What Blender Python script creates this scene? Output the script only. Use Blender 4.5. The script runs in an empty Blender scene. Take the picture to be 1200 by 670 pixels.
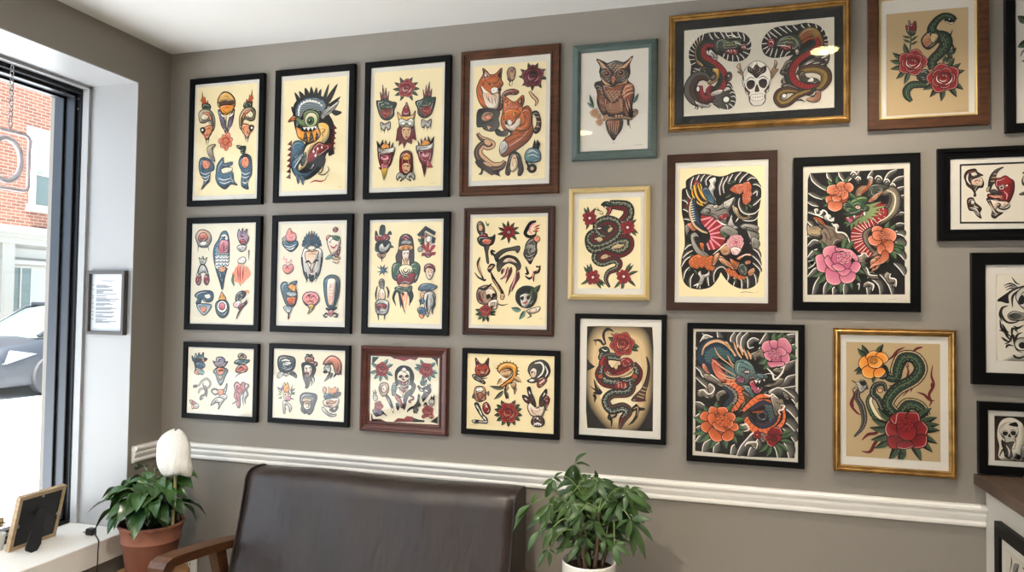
import bpy, bmesh, math, random
from mathutils import Vector, Matrix
from mathutils.geometry import tessellate_polygon
random.seed(7)
SC = bpy.context.scene
COL = SC.collection
R = math.radians

# ------------------------------------------------------------------ helpers
def lin(c):
    return c/12.92 if c <= .04045 else ((c+.055)/1.055)**2.4
def rgb(r, g, b):
    return (lin(r/255), lin(g/255), lin(b/255), 1)

def material(name, color, rough=.5, metal=0, bump=None, vary=None, spec=.5, coat=0):
    """Principled material; bump=(scale,strength,detail,stretch), vary=(second colour,scale,stretch)"""
    m = bpy.data.materials.new(name); m.use_nodes = True
    nt = m.node_tree; b = nt.nodes['Principled BSDF']
    b.inputs['Base Color'].default_value = color
    b.inputs['Roughness'].default_value = rough
    b.inputs['Metallic'].default_value = metal
    b.inputs['Specular IOR Level'].default_value = spec
    b.inputs['Coat Weight'].default_value = coat
    if vary or bump:
        tc = nt.nodes.new('ShaderNodeTexCoord')
    if vary:
        c2, sc, st = vary
        mp = nt.nodes.new('ShaderNodeMapping'); mp.inputs['Scale'].default_value = st
        n = nt.nodes.new('ShaderNodeTexNoise'); n.inputs['Scale'].default_value = sc; n.inputs['Detail'].default_value = 6
        r = nt.nodes.new('ShaderNodeValToRGB')
        r.color_ramp.elements[0].color = color; r.color_ramp.elements[1].color = c2
        r.color_ramp.elements[0].position = .35; r.color_ramp.elements[1].position = .68
        nt.links.new(tc.outputs['Object'], mp.inputs['Vector']); nt.links.new(mp.outputs['Vector'], n.inputs['Vector'])
        nt.links.new(n.outputs['Fac'], r.inputs['Fac']); nt.links.new(r.outputs['Color'], b.inputs['Base Color'])
    if bump:
        sc, stg, det, st = bump
        mp = nt.nodes.new('ShaderNodeMapping'); mp.inputs['Scale'].default_value = st
        n = nt.nodes.new('ShaderNodeTexNoise'); n.inputs['Scale'].default_value = sc; n.inputs['Detail'].default_value = det
        bp = nt.nodes.new('ShaderNodeBump'); bp.inputs['Strength'].default_value = stg; bp.inputs['Distance'].default_value = .01
        nt.links.new(tc.outputs['Object'], mp.inputs['Vector']); nt.links.new(mp.outputs['Vector'], n.inputs['Vector'])
        nt.links.new(n.outputs['Fac'], bp.inputs['Height']); nt.links.new(bp.outputs['Normal'], b.inputs['Normal'])
    return m

def glass_material(name, tint=(1, 1, 1, 1), ior=1.5, gain=1.3, rough=.0):
    m = bpy.data.materials.new(name); m.use_nodes = True
    nt = m.node_tree; nt.nodes.clear()
    o = nt.nodes.new('ShaderNodeOutputMaterial'); mx = nt.nodes.new('ShaderNodeMixShader')
    t = nt.nodes.new('ShaderNodeBsdfTransparent'); t.inputs['Color'].default_value = tint
    g = nt.nodes.new('ShaderNodeBsdfGlossy'); g.inputs['Roughness'].default_value = rough
    f = nt.nodes.new('ShaderNodeFresnel'); f.inputs['IOR'].default_value = ior
    k = nt.nodes.new('ShaderNodeMath'); k.operation = 'MULTIPLY'; k.inputs[1].default_value = gain; k.use_clamp = True
    # a thin pane reflects the same from both sides: the node inverts the index on the back, so give it the inverse there
    ge = nt.nodes.new('ShaderNodeNewGeometry'); md = nt.nodes.new('ShaderNodeMath'); md.operation = 'MULTIPLY_ADD'
    md.inputs[1].default_value = 1/ior-ior; md.inputs[2].default_value = ior
    nt.links.new(ge.outputs['Backfacing'], md.inputs[0]); nt.links.new(md.outputs[0], f.inputs['IOR'])
    nt.links.new(f.outputs['Fac'], k.inputs[0]); nt.links.new(k.outputs[0], mx.inputs['Fac'])
    nt.links.new(t.outputs[0], mx.inputs[1]); nt.links.new(g.outputs[0], mx.inputs[2]); nt.links.new(mx.outputs[0], o.inputs['Surface'])
    return m

def emission_material(name, color, strength):
    m = bpy.data.materials.new(name); m.use_nodes = True
    nt = m.node_tree; nt.nodes.clear()
    o = nt.nodes.new('ShaderNodeOutputMaterial'); e = nt.nodes.new('ShaderNodeEmission')
    e.inputs['Color'].default_value = color; e.inputs['Strength'].default_value = strength
    nt.links.new(e.outputs[0], o.inputs['Surface']); return m

def link(name, me, mat, parent=None, smooth=False):
    o = bpy.data.objects.new(name, me); COL.objects.link(o)
    if mat is not None:
        for m in (mat if isinstance(mat, (list, tuple)) else [mat]): me.materials.append(m)
    if smooth:
        for p in me.polygons: p.use_smooth = True
    if parent is not None: o.parent = parent
    return o

def build(name, bm, mat, parent=None, smooth=False, loc=None):
    if len(bm.faces) > 1: bmesh.ops.recalc_face_normals(bm, faces=bm.faces)      # a lone pane keeps the side it was drawn with
    me = bpy.data.meshes.new(name); bm.to_mesh(me); bm.free()
    o = link(name, me, mat, parent, smooth)
    if loc: o.location = loc
    return o

def thing(name, label, cat, loc=(0, 0, 0), rot=(0, 0, 0), group=None):
    o = bpy.data.objects.new(name, None); COL.objects.link(o)
    o.empty_display_size = .05
    o.location = loc; o.rotation_euler = rot
    return tag(o, label, cat, group)
def tag(o, label, cat, group=None):
    o['label'] = label; o['category'] = cat
    if group: o['group'] = group
    return o
def structure(o):
    o['kind'] = 'structure'; return o

def box(bm, x0, x1, y0, y1, z0, z1, bev=0):
    t = bmesh.new()
    v = [t.verts.new(c) for c in ((x0,y0,z0),(x1,y0,z0),(x1,y1,z0),(x0,y1,z0),(x0,y0,z1),(x1,y0,z1),(x1,y1,z1),(x0,y1,z1))]
    for f in ((3,2,1,0),(4,5,6,7),(0,1,5,4),(1,2,6,5),(2,3,7,6),(3,0,4,7)): t.faces.new([v[i] for i in f])
    if bev: bmesh.ops.bevel(t, geom=t.edges[:], offset=bev, segments=2, affect='EDGES', profile=.5)
    merge(bm, t)
def merge(bm, t, mx=None):
    if mx is not None: bmesh.ops.transform(t, matrix=mx, verts=t.verts)
    vs = [bm.verts.new(v.co) for v in t.verts]; t.verts.index_update()
    for f in t.faces:
        try:
            nf = bm.faces.new([vs[v.index] for v in f.verts]); nf.material_index = f.material_index; nf.smooth = f.smooth
        except ValueError: pass
    t.free()
def ring_frames(path, closed=False):
    out = []; n = len(path); prev = None
    for i, p in enumerate(path):
        a = path[i-1] if (i > 0 or closed) else path[i]; b = path[(i+1) % n] if (i < n-1 or closed) else path[i]
        t = (Vector(b)-Vector(a)).normalized()
        if prev is None:
            u = t.orthogonal().normalized()
        else:
            u = (prev - t*prev.dot(t))
            u = u.normalized() if u.length > 1e-6 else t.orthogonal().normalized()
        prev = u; out.append((Vector(p), u, t.cross(u)))
    return out
def tube(bm, path, rad, seg=8, closed=False, cap=True, flat=1.0):
    n = len(path); rs = rad if isinstance(rad, (list, tuple)) else [rad]*n
    rings = []
    for (p, u, w), r in zip(ring_frames(path, closed), rs):
        rings.append([bm.verts.new(p + u*(r*math.cos(2*math.pi*k/seg)) + w*(r*flat*math.sin(2*math.pi*k/seg))) for k in range(seg)])
    m = n if closed else n-1
    for i in range(m):
        a, b = rings[i], rings[(i+1) % n]
        for k in range(seg): bm.faces.new((a[k], a[(k+1) % seg], b[(k+1) % seg], b[k])).smooth = True
    if cap and not closed:
        bm.faces.new(rings[0][::-1]); bm.faces.new(rings[-1])
def lathe(bm, prof, seg=40, c=(0, 0), cap0=True, cap1=True):
    rings = []
    for r, z in prof:
        rings.append([bm.verts.new((c[0]+r*math.cos(2*math.pi*k/seg), c[1]+r*math.sin(2*math.pi*k/seg), z)) for k in range(seg)])
    for a, b in zip(rings, rings[1:]):
        for k in range(seg): bm.faces.new((a[k], a[(k+1) % seg], b[(k+1) % seg], b[k]))
    if cap0: bm.faces.new(rings[0][::-1])
    if cap1: bm.faces.new(rings[-1])
def extrude_x(bm, prof, x0, x1):
    a = [bm.verts.new((x0, y, z)) for y, z in prof]; b = [bm.verts.new((x1, y, z)) for y, z in prof]
    n = len(prof)
    for i in range(n): bm.faces.new((a[i], a[(i+1) % n], b[(i+1) % n], b[i]))
    bm.faces.new(a[::-1]); bm.faces.new(b)
def cyl(bm, p0, p1, r, seg=12, r1=None):
    tube(bm, [p0, p1], [r, r if r1 is None else r1], seg)
def smooth_path(pts, k=6, closed=False):
    P = [Vector(p) for p in pts]; n = len(P); out = []
    rng = range(n) if closed else range(n-1)
    for i in rng:
        if closed: a, b, c, d = P[i-1], P[i], P[(i+1) % n], P[(i+2) % n]
        else: a, b, c, d = P[max(i-1, 0)], P[i], P[i+1], P[min(i+2, n-1)]
        for j in range(k):
            t = j/k; t2 = t*t; t3 = t2*t
            out.append(.5*((2*b)+(c-a)*t+(2*a-5*b+4*c-d)*t2+(3*b-a-3*c+d)*t3))
    if not closed: out.append(P[-1])
    return out

# ------------------------------------------------------------------ printed drawings
INK = {k: rgb(*v) for k, v in dict(
    k=(24,22,23), K=(60,57,55), w=(236,232,223), c=(236,224,190), r=(152,38,42), R=(98,26,32), o=(220,120,52), O=(152,72,38),
    y=(226,176,66), Y=(236,170,70), g=(66,98,66), G=(36,60,50), b=(74,112,134), B=(36,56,76), t=(206,172,122), p=(222,146,160),
    P=(186,92,126), n=(214,168,128), N=(78,54,46), a=(158,154,146), A=(88,84,80), v=(112,92,128), l=(150,168,112), s=(230,142,110),
    V=(230,118,70), D=(150,138,120), i=(214,207,193), U=(150,122,62)).items()}
INK['t'] = rgb(206,178,134)
for n_ in range(1, 7): INK[str(n_)] = tuple(INK['k'][i]*(1-n_/7)+INK['t'][i]*n_/7 for i in range(4))   # airbrushed steps from black to tan
TEAL = rgb(94,134,132)
def mixc(a, b, t):
    return tuple(a[i]*(1-t)+b[i]*t for i in range(4))

class Sheet:
    """A printed sheet: flat ink shapes laid over each other on one piece of paper (local x right, y up, z to the viewer)."""
    def __init__(self, w, h, paper, teal=False):
        self.v = []; self.f = []; self.c = []; self.z = 0; self.w, self.h = w, h
        self.ink = dict(INK)
        if teal: self.ink['t'] = TEAL
        self.layer(); self.poly([(0,0),(w,0),(w,h),(0,h)], [paper]*4)
    def layer(self): self.z += 1
    def inside(self, p):
        return (min(max(p[0], 0), self.w), min(max(p[1], 0), self.h))
    def poly(self, pts, cols):
        if len(pts) < 3: return
        pts = [self.inside(p) for p in pts]
        base = len(self.v)
        tri = tessellate_polygon([[Vector((x, y, 0)) for x, y in pts]])
        for (x, y), c in zip(pts, cols): self.v.append((x, y, self.z)); self.c.append(c)
        for a, b, c in tri:
            (x0,y0),(x1,y1),(x2,y2) = pts[a], pts[b], pts[c]
            if (x1-x0)*(y2-y0)-(x2-x0)*(y1-y0) < 0: b, c = c, b
            self.f.append((base+a, base+b, base+c))
    def strip(self, A, B, ca, cb, zs=None):
        base = len(self.v); n = len(A)
        for i in range(n):
            z = self.z if zs is None else zs[i]
            for p, c in ((A[i], ca), (B[i], cb)):
                q = self.inside(p); self.v.append((q[0], q[1], z)); self.c.append(c[i] if isinstance(c, list) else c)
        for i in range(n-1):
            a = base+2*i
            self.f.append((a, a+1, a+3, a+2))
    def norms(self, P, closed=False):
        out = []; n = len(P)
        for i in range(n):
            a = P[i-1] if (i > 0 or closed) else P[i]; b = P[(i+1) % n] if (i < n-1 or closed) else P[i]
            dx, dy = b[0]-a[0], b[1]-a[1]; l = math.hypot(dx, dy) or 1
            out.append((-dy/l, dx/l))
        return out
    def curve(self, P, closed, k=4):
        return [(p.x, p.y) for p in smooth_path([(x, y, 0) for x, y in P], k, closed)]
    def shape(self, P, col, o, c2=None, g=None, oc=None, radial=None):
        if c2 is not None and g is not None:
            d = [x*g[0]-y*g[1] for x, y in P]; lo, hi = min(d), max(d); s = (hi-lo) or 1
            cols = [mixc(col, c2, (t-lo)/s) for t in d]
        else: cols = [col]*len(P)
        self.layer(); self.poly(P, cols)
        if o > 0: self.outline(P, o, oc or self.ink['k'])
    def detail(self, P, col, o):
        """whip shading along the lower right edge, a light line opposite and short ink lines inside a shape"""
        xs = [p[0] for p in P]; ys = [p[1] for p in P]; bw, bh = max(xs)-min(xs), max(ys)-min(ys); s = min(bw, bh)
        if s < .008: return
        ar = sum(P[i-1][0]*P[i][1]-P[i][0]*P[i-1][1] for i in range(len(P)))/2
        sg = 1 if ar > 0 else -1; N = self.norms(P, True); k = self.ink['k']; n = len(P)
        def inpoly(q):
            ins = False
            for i in range(n):
                (x0, y0), (x1, y1) = P[i-1], P[i]
                if (y0 > q[1]) != (y1 > q[1]) and q[0] < (x1-x0)*(q[1]-y0)/(y1-y0)+x0: ins = not ins
            return ins
        d = .30*math.sqrt(abs(ar)); lum = .2*col[0]+.7*col[1]+.1*col[2]
        run = []; A = []; B = []; C = []
        for i in range(n+1):
            nx, ny = -N[i % n][0]*sg, -N[i % n][1]*sg    # outward
            a = max(0, nx*.5-ny*.86)**.7; x, y = P[i % n]
            g = 1.0
            while g > .05 and not inpoly((x-nx*d*a*g*1.25, y-ny*d*a*g*1.25)): g *= .55
            if g <= .05: g = 0
            A.append((x, y)); B.append((x-nx*d*a*g, y-ny*d*a*g)); C.append(mixc(col, k, .82*min(1, a*1.6)))
        self.layer(); self.strip(A, B, C, col)
        cx, cy = sum(xs)/n, sum(ys)/n; line = k if lum > .09 else mixc(col, self.ink['w'], .45); hi = mixc(col, self.ink['w'], .6)
        def arc(f, i0, frac, w, c):
            Q = [(cx+(P[(i0+j) % n][0]-cx)*f, cy+(P[(i0+j) % n][1]-cy)*f) for j in range(max(3, int(n*frac)))]
            self.stroke(Q, [w*.3, w, w*.3], c, 1)
        i0 = max(range(n), key=lambda i: -P[i][0]*.6+P[i][1])    # upper left
        arc(.80, i0-int(n*.12), .26, o*.9, hi)
        h0 = int((xs[0]+ys[0])*7919) % n
        arc(.60, h0, .34, o*.8, line)
        if s > .014: arc(.36, h0+int(n*.45), .4, o*.8, line); arc(.72, i0+int(n*.45), .2, o*.7, hi)
    def scales(self, P, sp, r, col):
        xs = [p[0] for p in P]; ys = [p[1] for p in P]; self.layer(); j = 0; y = min(ys)
        while y < max(ys):
            x = min(xs)+(sp/2 if j % 2 else 0)
            while x < max(xs):
                ins = False
                for i in range(len(P)):
                    (x0, y0), (x1, y1) = P[i-1], P[i]
                    if (y0 > y) != (y1 > y) and x < (x1-x0)*(y-y0)/(y1-y0)+x0: ins = not ins
                if ins: self.quad((x-r*.5, y+r*.25), (x+r*.15, y-r*.25), r*.6, col, self.z); self.quad((x+r*.1, y-r*.25), (x+r*.55, y+r*.3), r*.6, col, self.z)
                x += sp
            y += sp*.8; j += 1
    def outline(self, P, o, col):
        self.layer(); Q = [P[i] for i in range(len(P)) if i == 0 or math.hypot(P[i][0]-P[i-1][0], P[i][1]-P[i-1][1]) > 1e-6]
        if math.hypot(Q[0][0]-Q[-1][0], Q[0][1]-Q[-1][1]) < 1e-6: Q.pop()
        if len(Q) < 3: return
        N = self.norms(Q, True); h = o/2
        A = [(x+n[0]*h, y+n[1]*h) for (x, y), n in zip(Q, N)]; B = [(x-n[0]*h, y-n[1]*h) for (x, y), n in zip(Q, N)]
        self.strip(A+[A[0]], B+[B[0]], col, col)
    def stroke(self, P, ws, col, k=4):
        C = self.curve(P, False, k) if len(P) > 2 else [(P[0][0]*(1-t/4)+P[1][0]*t/4, P[0][1]*(1-t/4)+P[1][1]*t/4) for t in range(5)]
        n = len(C); N = self.norms(C); m = len(ws); A = []; B = []
        for i in range(n):
            if m == 1: w = ws[0]
            else:
                t = i/(n-1)*(m-1); j = min(int(t), m-2); w = ws[j]*(1-t+j)+ws[j+1]*(t-j)
            h = w/2; A.append((C[i][0]+N[i][0]*h, C[i][1]+N[i][1]*h)); B.append((C[i][0]-N[i][0]*h, C[i][1]-N[i][1]*h))
        self.layer(); self.strip(A, B, col, col)
    def disc(self, x, y, rx, ry, col, o, c2=None, n=18):
        P = [(x+rx*math.cos(2*math.pi*i/n), y+ry*math.sin(2*math.pi*i/n)) for i in range(n)]
        self.shape(P, col, o, c2, (0, -1) if c2 else None)
    def petal(self, x, y, ang, r0, r1, half, col, base, o, bumps=3, rim=None, fall=.34, veins=None):
        """a petal fan from the flower's middle: base colour inside, col at the scalloped rim"""
        n = 12; ctr = (x+math.cos(ang)*r0, y+math.sin(ang)*r0)
        rimpts = []
        for i in range(n+1):
            t = -1+2*i/n; th = ang+half*t
            rr = r1*(1-fall*abs(t)**3)*(1+.04*math.cos(t*math.pi*bumps))
            rimpts.append((x+math.cos(th)*rr, y+math.sin(th)*rr))
        P = [ctr]+rimpts
        mids = [((px+ctr[0]*.75)/1.75*1.0, (py+ctr[1]*.75)/1.75) for px, py in rimpts]
        self.layer(); self.strip(rimpts, mids, col, mixc(col, base, .45)); self.strip(mids, [ctr]*len(mids), mixc(col, base, .45), base)
        self.outline(P, o, self.ink['k'])
        if rim is not None:
            I = [(ctr[0]+(px-ctr[0])*.93, ctr[1]+(py-ctr[1])*.93) for px, py in rimpts]
            self.stroke(I[1:-1], [o*.2, o*.65, o*.65, o*.2], rim, 1)
        if veins is not None:
            for j in (3, 6, 9):
                q = rimpts[j]; self.stroke([(ctr[0]+(q[0]-ctr[0])*f, ctr[1]+(q[1]-ctr[1])*f) for f in (.45, .62, .8)], [o*.5, o*.5, o*.2], veins, 1)
    def rose(self, x, y, r, c, d, h, rot, n):
        o = max(r*.05, .00035); a0 = R(rot)
        for i in range(n): self.petal(x, y, a0+2*math.pi*i/n, r*.1, r, math.pi/n*1.25, c, d, o, 2, mixc(c, h, .45))
        for i in range(n): self.petal(x, y, a0+2*math.pi*(i+.5)/n, r*.05, r*.7, math.pi/n*1.3, c, d, o, 1, mixc(c, h, .35))
        self.disc(x, y, r*.42, r*.4, c, o, d)
        for f, t0, t1, w in ((.40, 2.6, 4.6, 1.5), (.52, 4.9, 6.3, 1.5), (.26, 3.6, 5.6, 1.1), (.2, .3, 1.8, .9)):
            self.stroke([(x+r*f*math.cos(t0+(t1-t0)*i/5), y+r*f*.9*math.sin(t0+(t1-t0)*i/5)) for i in range(6)], [o*.3, o*w, o*.3], h, 1)
        for f, t0, t1 in ((.33, 2.4, 5.0), (.46, -.6, 1.2), (.6, 1.9, 3.0), (.6, 4.0, 5.2)):
            self.stroke([(x+r*f*math.cos(t0+(t1-t0)*i/5), y+r*f*.9*math.sin(t0+(t1-t0)*i/5)) for i in range(6)], [o*.4, o*1.5, o*.4], self.ink['k'], 1)
        self.stroke([(x-r*.02, y+r*.24), (x+r*.12, y+r*.1), (x, y-r*.04), (x-r*.12, y+r*.1), (x-r*.04, y+r*.28)], [o*.5, o*1.3, o*.9, o*.4], self.ink['k'])
    def peony(self, x, y, r, c, d, h, rot, ry):
        o = max(r*.028, .0003); a0 = R(rot); k = self.ink['k']; n0 = len(self.v)
        rnd = random.Random(int(rot*13+r*99991)); ox, oy = x+r*rnd.uniform(-.06, .1), y+r*rnd.uniform(.02, .12)
        for j, (n, rr, b) in enumerate(((6, 1.0, 3), (6, .86, 2), (5, .66, 3), (5, .46, 2), (4, .3, 1))):
            px, py = x+(ox-x)*j/4, y+(oy-y)*j/4
            for i in range(n):
                jit = rnd.uniform(-.14, .14); sc = rr*rnd.uniform(.9, 1.06)
                self.petal(px, py, a0+j*.7+2*math.pi*i/n+jit, r*.04, r*sc, math.pi/n*rnd.uniform(1.2, 1.45), mixc(c, h, .22*rnd.random()*(j < 3)), mixc(c, d, .62), o, b, mixc(c, h, .6), .2, mixc(c, d, .5) if j < 3 else None)
        for i in range(4):
            a = a0+2*math.pi*i/4; self.stroke([(ox+r*.03*math.cos(a), oy+r*.03*math.sin(a)), (ox+r*.12*math.cos(a+.5), oy+r*.12*math.sin(a+.5)), (ox+r*.16*math.cos(a+1.3), oy+r*.16*math.sin(a+1.3))], [o*.5, o*1.6, o*.5], d)
        if ry != 1:
            for i in range(n0, len(self.v)):
                vx, vy, vz = self.v[i]; self.v[i] = (vx, y+(vy-y)*ry, vz)
    def bloom(self, x, y, bx, by, r, c, d, petals):
        """a peony drawn petal by petal: each fades towards the heart; a dense bud sits in the middle"""
        k = self.ink['k']; o = .0022; n = 22; hi = mixc(c, self.ink['w'], .75)
        al = [q for t in petals for q in t]; rr = sum(math.hypot(q[0]-x, q[1]-y) for q in al)/len(al)*.95
        self.shape([(x+rr*math.cos(2*math.pi*i/n)*(1+.05*(i % 2)), y+rr*.94*math.sin(2*math.pi*i/n)*(1+.05*(i % 2))) for i in range(n)], d, o)
        for t in petals:
            mx, my = sum(q[0] for q in t)/len(t), sum(q[1] for q in t)/len(t); l = math.hypot(x-mx, y-my) or 1
            P = [(mx+(q[0]-mx)*1.2, my+(q[1]-my)*1.2) for q in t]; gx, gy = (bx-mx)/l, (by-my)/l
            self.shape(self.curve(P, True), c, o, d, (gx, -gy))
            Q = [(mx+(q[0]-mx)*.88, my+(q[1]-my)*.88) for q in P if (q[0]-mx)*gx+(q[1]-my)*gy < l*.12]
            if len(Q) > 2:
                Q.sort(key=lambda q: (q[0]-mx)*gy-(q[1]-my)*gx); self.stroke(Q, [o*.2, o*.6, o*.2], hi)
            for f in (-.25, .05, .3):
                ox, oy = -(y-my)/l*f*r*.7, (x-mx)/l*f*r*.7
                self.stroke([(mx+ox+(mx-x)*.2, my+oy+(my-y)*.2), (mx+ox*.7+(x-mx)*.15, my+oy*.7+(y-my)*.15)], [o*.35, o*.35], d)
        for s, n, j in ((1, 7, 0), (.68, 6, .5), (.38, 4, .2)):
            for i in range(n):
                a = 2*math.pi*(i+j)/n; px, py = bx+math.cos(a)*r*s*.55, by+math.sin(a)*r*s*.5; q = r*.42*(.6+.4*s)
                self.shape(self.curve([(px+q*math.cos(b), py+q*.85*math.sin(b)) for b in (0, 1.05, 2.1, 3.14, 4.2, 5.25)], True, 2), c, o*.6, d, (-math.cos(a), math.sin(a)))
    def flower(self, x, y, r, c, d, n, cc):
        o = max(r*.06, .00028)
        for i in range(n): self.petal(x, y, 2*math.pi*i/n+.3, r*.1, r*(1 if i % 2 else .88), math.pi/n*1.1, c, d, o, 1, None)
        self.disc(x, y, r*.34, r*.34, c, o*.8); self.disc(x, y, r*.17, r*.17, cc, o*.6)
    def leaf(self, x0, y0, x1, y1, w, c, d, v):
        dx, dy = x1-x0, y1-y0; L = math.hypot(dx, dy) or 1; nx, ny = -dy/L, dx/L
        A = []; B = []; M = []; n = 8
        for i in range(n+1):
            t = i/n; h = w*(math.sin(math.pi*t**.8))*.82
            bend = L*.05*math.sin(math.pi*t)
            px, py = x0+dx*t+nx*bend, y0+dy*t+ny*bend
            M.append((px, py)); A.append((px+nx*h, py+ny*h)); B.append((px-nx*h, py-ny*h))
        self.layer(); self.strip(A, M, mixc(c, v, .25), c); self.strip(M, B, mixc(c, d, .55), mixc(c, d, .85))
        o = max(w*.07, .0003)
        self.outline(A+B[::-1][1:-1], o, self.ink['k']); self.stroke(M[:-1], [o*1.2, o*.9, o*.4], mixc(c, v, .7), 1)
    def snake(self, P, ws, c, b, side, fr, sp, tick, hl):
        C = self.curve(P, False, 7); n = len(C); N = self.norms(C); m = len(ws); k = self.ink['k']
        W = []
        for i in range(n):
            t = i/(n-1)*(m-1); j = min(int(t), m-2); W.append(max(ws[j]*(1-t+j)+ws[j+1]*(t-j), .0004)/2)
        wm = max(W); o = max(wm*.17, .00035)
        z0 = self.z+1; st = .3
        def off(f, extra=0):
            return [(C[i][0]+N[i][0]*(W[i]*f+math.copysign(extra, f)), C[i][1]+N[i][1]*(W[i]*f+math.copysign(extra, f))) for i in range(n)]
        zo = [z0+i*st for i in range(n)]; zb = [z0+i*st+1 for i in range(n)]; zt = [z0+i*st+1.6 for i in range(n)]
        s = side
        self.strip(off(1, o), off(-1, o), k, k, zo)
        e0 = mixc(c, k, .75)
        self.strip(off(s*.98), off(s*fr), b if fr < 1 else c, mixc(b, k, .18), zb)
        if fr > -.9:
            mid = fr-(fr+1)*.45
            self.strip(off(s*fr), off(s*mid), mixc(c, k, .35), c, zb); self.strip(off(s*mid), off(-s*.98), c, e0, zb)
            self.strip(off(s*(fr+.05)), off(s*(fr-.07)), k, k, zt)
            self.strip(off(s*(mid-.08)), off(s*(mid-.2)), mixc(c, hl, .5), mixc(c, hl, .5), zt)
        step = 0; nxt = wm*.4; idx = 0
        for i in range(1, n-1):
            step += math.hypot(C[i][0]-C[i-1][0], C[i][1]-C[i-1][1])
            if step < nxt: continue
            step = 0; idx += 1; nxt = wm*.5
            x, y = C[i]; nx, ny = N[i]; tx, ty = ny, -nx; zz = zt[i]+.2
            if tick > 0:
                a, e = s*.95*W[i], s*(fr+.06)*W[i]; q = wm*.09*tick; tc = hl if fr < -.3 else mixc(k, b, .25)
                self.quad((x+nx*a, y+ny*a), (x+nx*e+tx*wm*.12, y+ny*e+ty*wm*.12), q, tc, zz)
            if sp > 0 and fr > -.9:
                for q, f in enumerate((-.35, -.75) if fr > 0 else (-.2, -.55, -.85)):
                    f2 = s*(fr+(f)*(1+fr))*W[i] if fr > 0 else s*f*W[i]
                    sh = wm*.16*((idx+q) % 2)
                    self.quad((x+nx*f2-tx*sh, y+ny*f2-ty*sh), (x+nx*(f2+W[i]*.14)-tx*sh, y+ny*(f2+W[i]*.14)-ty*sh), wm*.17, mixc(c, hl, .7), zz)
        self.z = zt[-1]+1
    def quad(self, p, q, w, col, z):
        dx, dy = q[0]-p[0], q[1]-p[1]; l = math.hypot(dx, dy) or 1; nx, ny = -dy/l*w/2, dx/l*w/2
        base = len(self.v)
        for a in ((p[0]+nx, p[1]+ny), (p[0]-nx, p[1]-ny), (q[0]-nx, q[1]-ny), (q[0]+nx, q[1]+ny)):
            a = self.inside(a); self.v.append((a[0], a[1], z)); self.c.append(col)
        self.f.append((base, base+1, base+2, base+3))
    def skull(self, x, y, w, h, c, d, tilt):
        ca, sa = math.cos(R(-tilt)), math.sin(R(-tilt)); k = self.ink['k']; o = max(w*.014, .0005)
        def T(L): return [(x+(u*w/2*ca-v*h/2*sa), y+(u*w/2*sa+v*h/2*ca)) for u, v in L]
        def S(L): return self.curve(T(L), True, 4)
        self.shape(S([(-.5,.86),(0,1),(.5,.88),(.9,.55),(1,.2),(.93,-.1),(.84,-.22),(.78,-.42),(.6,-.52),(.56,-.8),(.3,-1),(-.3,-1),(-.56,-.8),(-.6,-.52),(-.78,-.42),(-.86,-.2),(-.95,-.05),(-1,.2),(-.88,.58)]), c, o*1.5, mixc(c, d, .28), (0, 1), k)
        for m in (-1, 1):
            self.shape(S([(m*.16,.08),(m*.4,.16),(m*.66,.1),(m*.7,-.08),(m*.55,-.24),(m*.32,-.22),(m*.17,-.1)]), mixc(d, k, .35), o, k, (0, -1), k)
            self.stroke(T([(m*.14,.2),(m*.45,.28),(m*.8,.12)]), [o, o*2.4, o], k)
            self.stroke(T([(m*.9,.1),(m*.8,-.2),(m*.7,-.36),(m*.45,-.4)]), [o, o*2.6, o*2, o*.6], k)
            self.shape(S([(m*.78,-.16),(m*.66,-.42),(m*.56,-.5),(m*.5,-.38),(m*.6,-.3)]), d, 0)
            self.stroke(T([(m*.62,-.5),(m*.52,-.62),(m*.54,-.8),(m*.34,-.96)]), [o, o*2, o*1.6, o], mixc(d, k, .5))
        self.shape(S([(0,-.06),(.1,-.2),(.15,-.36),(.04,-.4),(0,-.36),(-.04,-.4),(-.15,-.36),(-.1,-.2)]), mixc(d, k, .6), o, None, None, k)
        self.shape(S([(-.42,-.52),(0,-.5),(.42,-.52),(.44,-.72),(0,-.8),(-.44,-.72)]), c, o, None, None, k)
        self.stroke(T([(-.43,-.62),(0,-.64),(.43,-.62)]), [o*.8]*3, k)
        for i in range(7): self.stroke(T([(-.36+i*.12,-.52),(-.35+i*.117,-.76)]), [o*.7, o*.7], k)
        self.shape(S([(-.6,.8),(-.2,.92),(-.5,.6),(-.82,.3),(-.84,.55)]), mixc(c, d, .3), 0)
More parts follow.
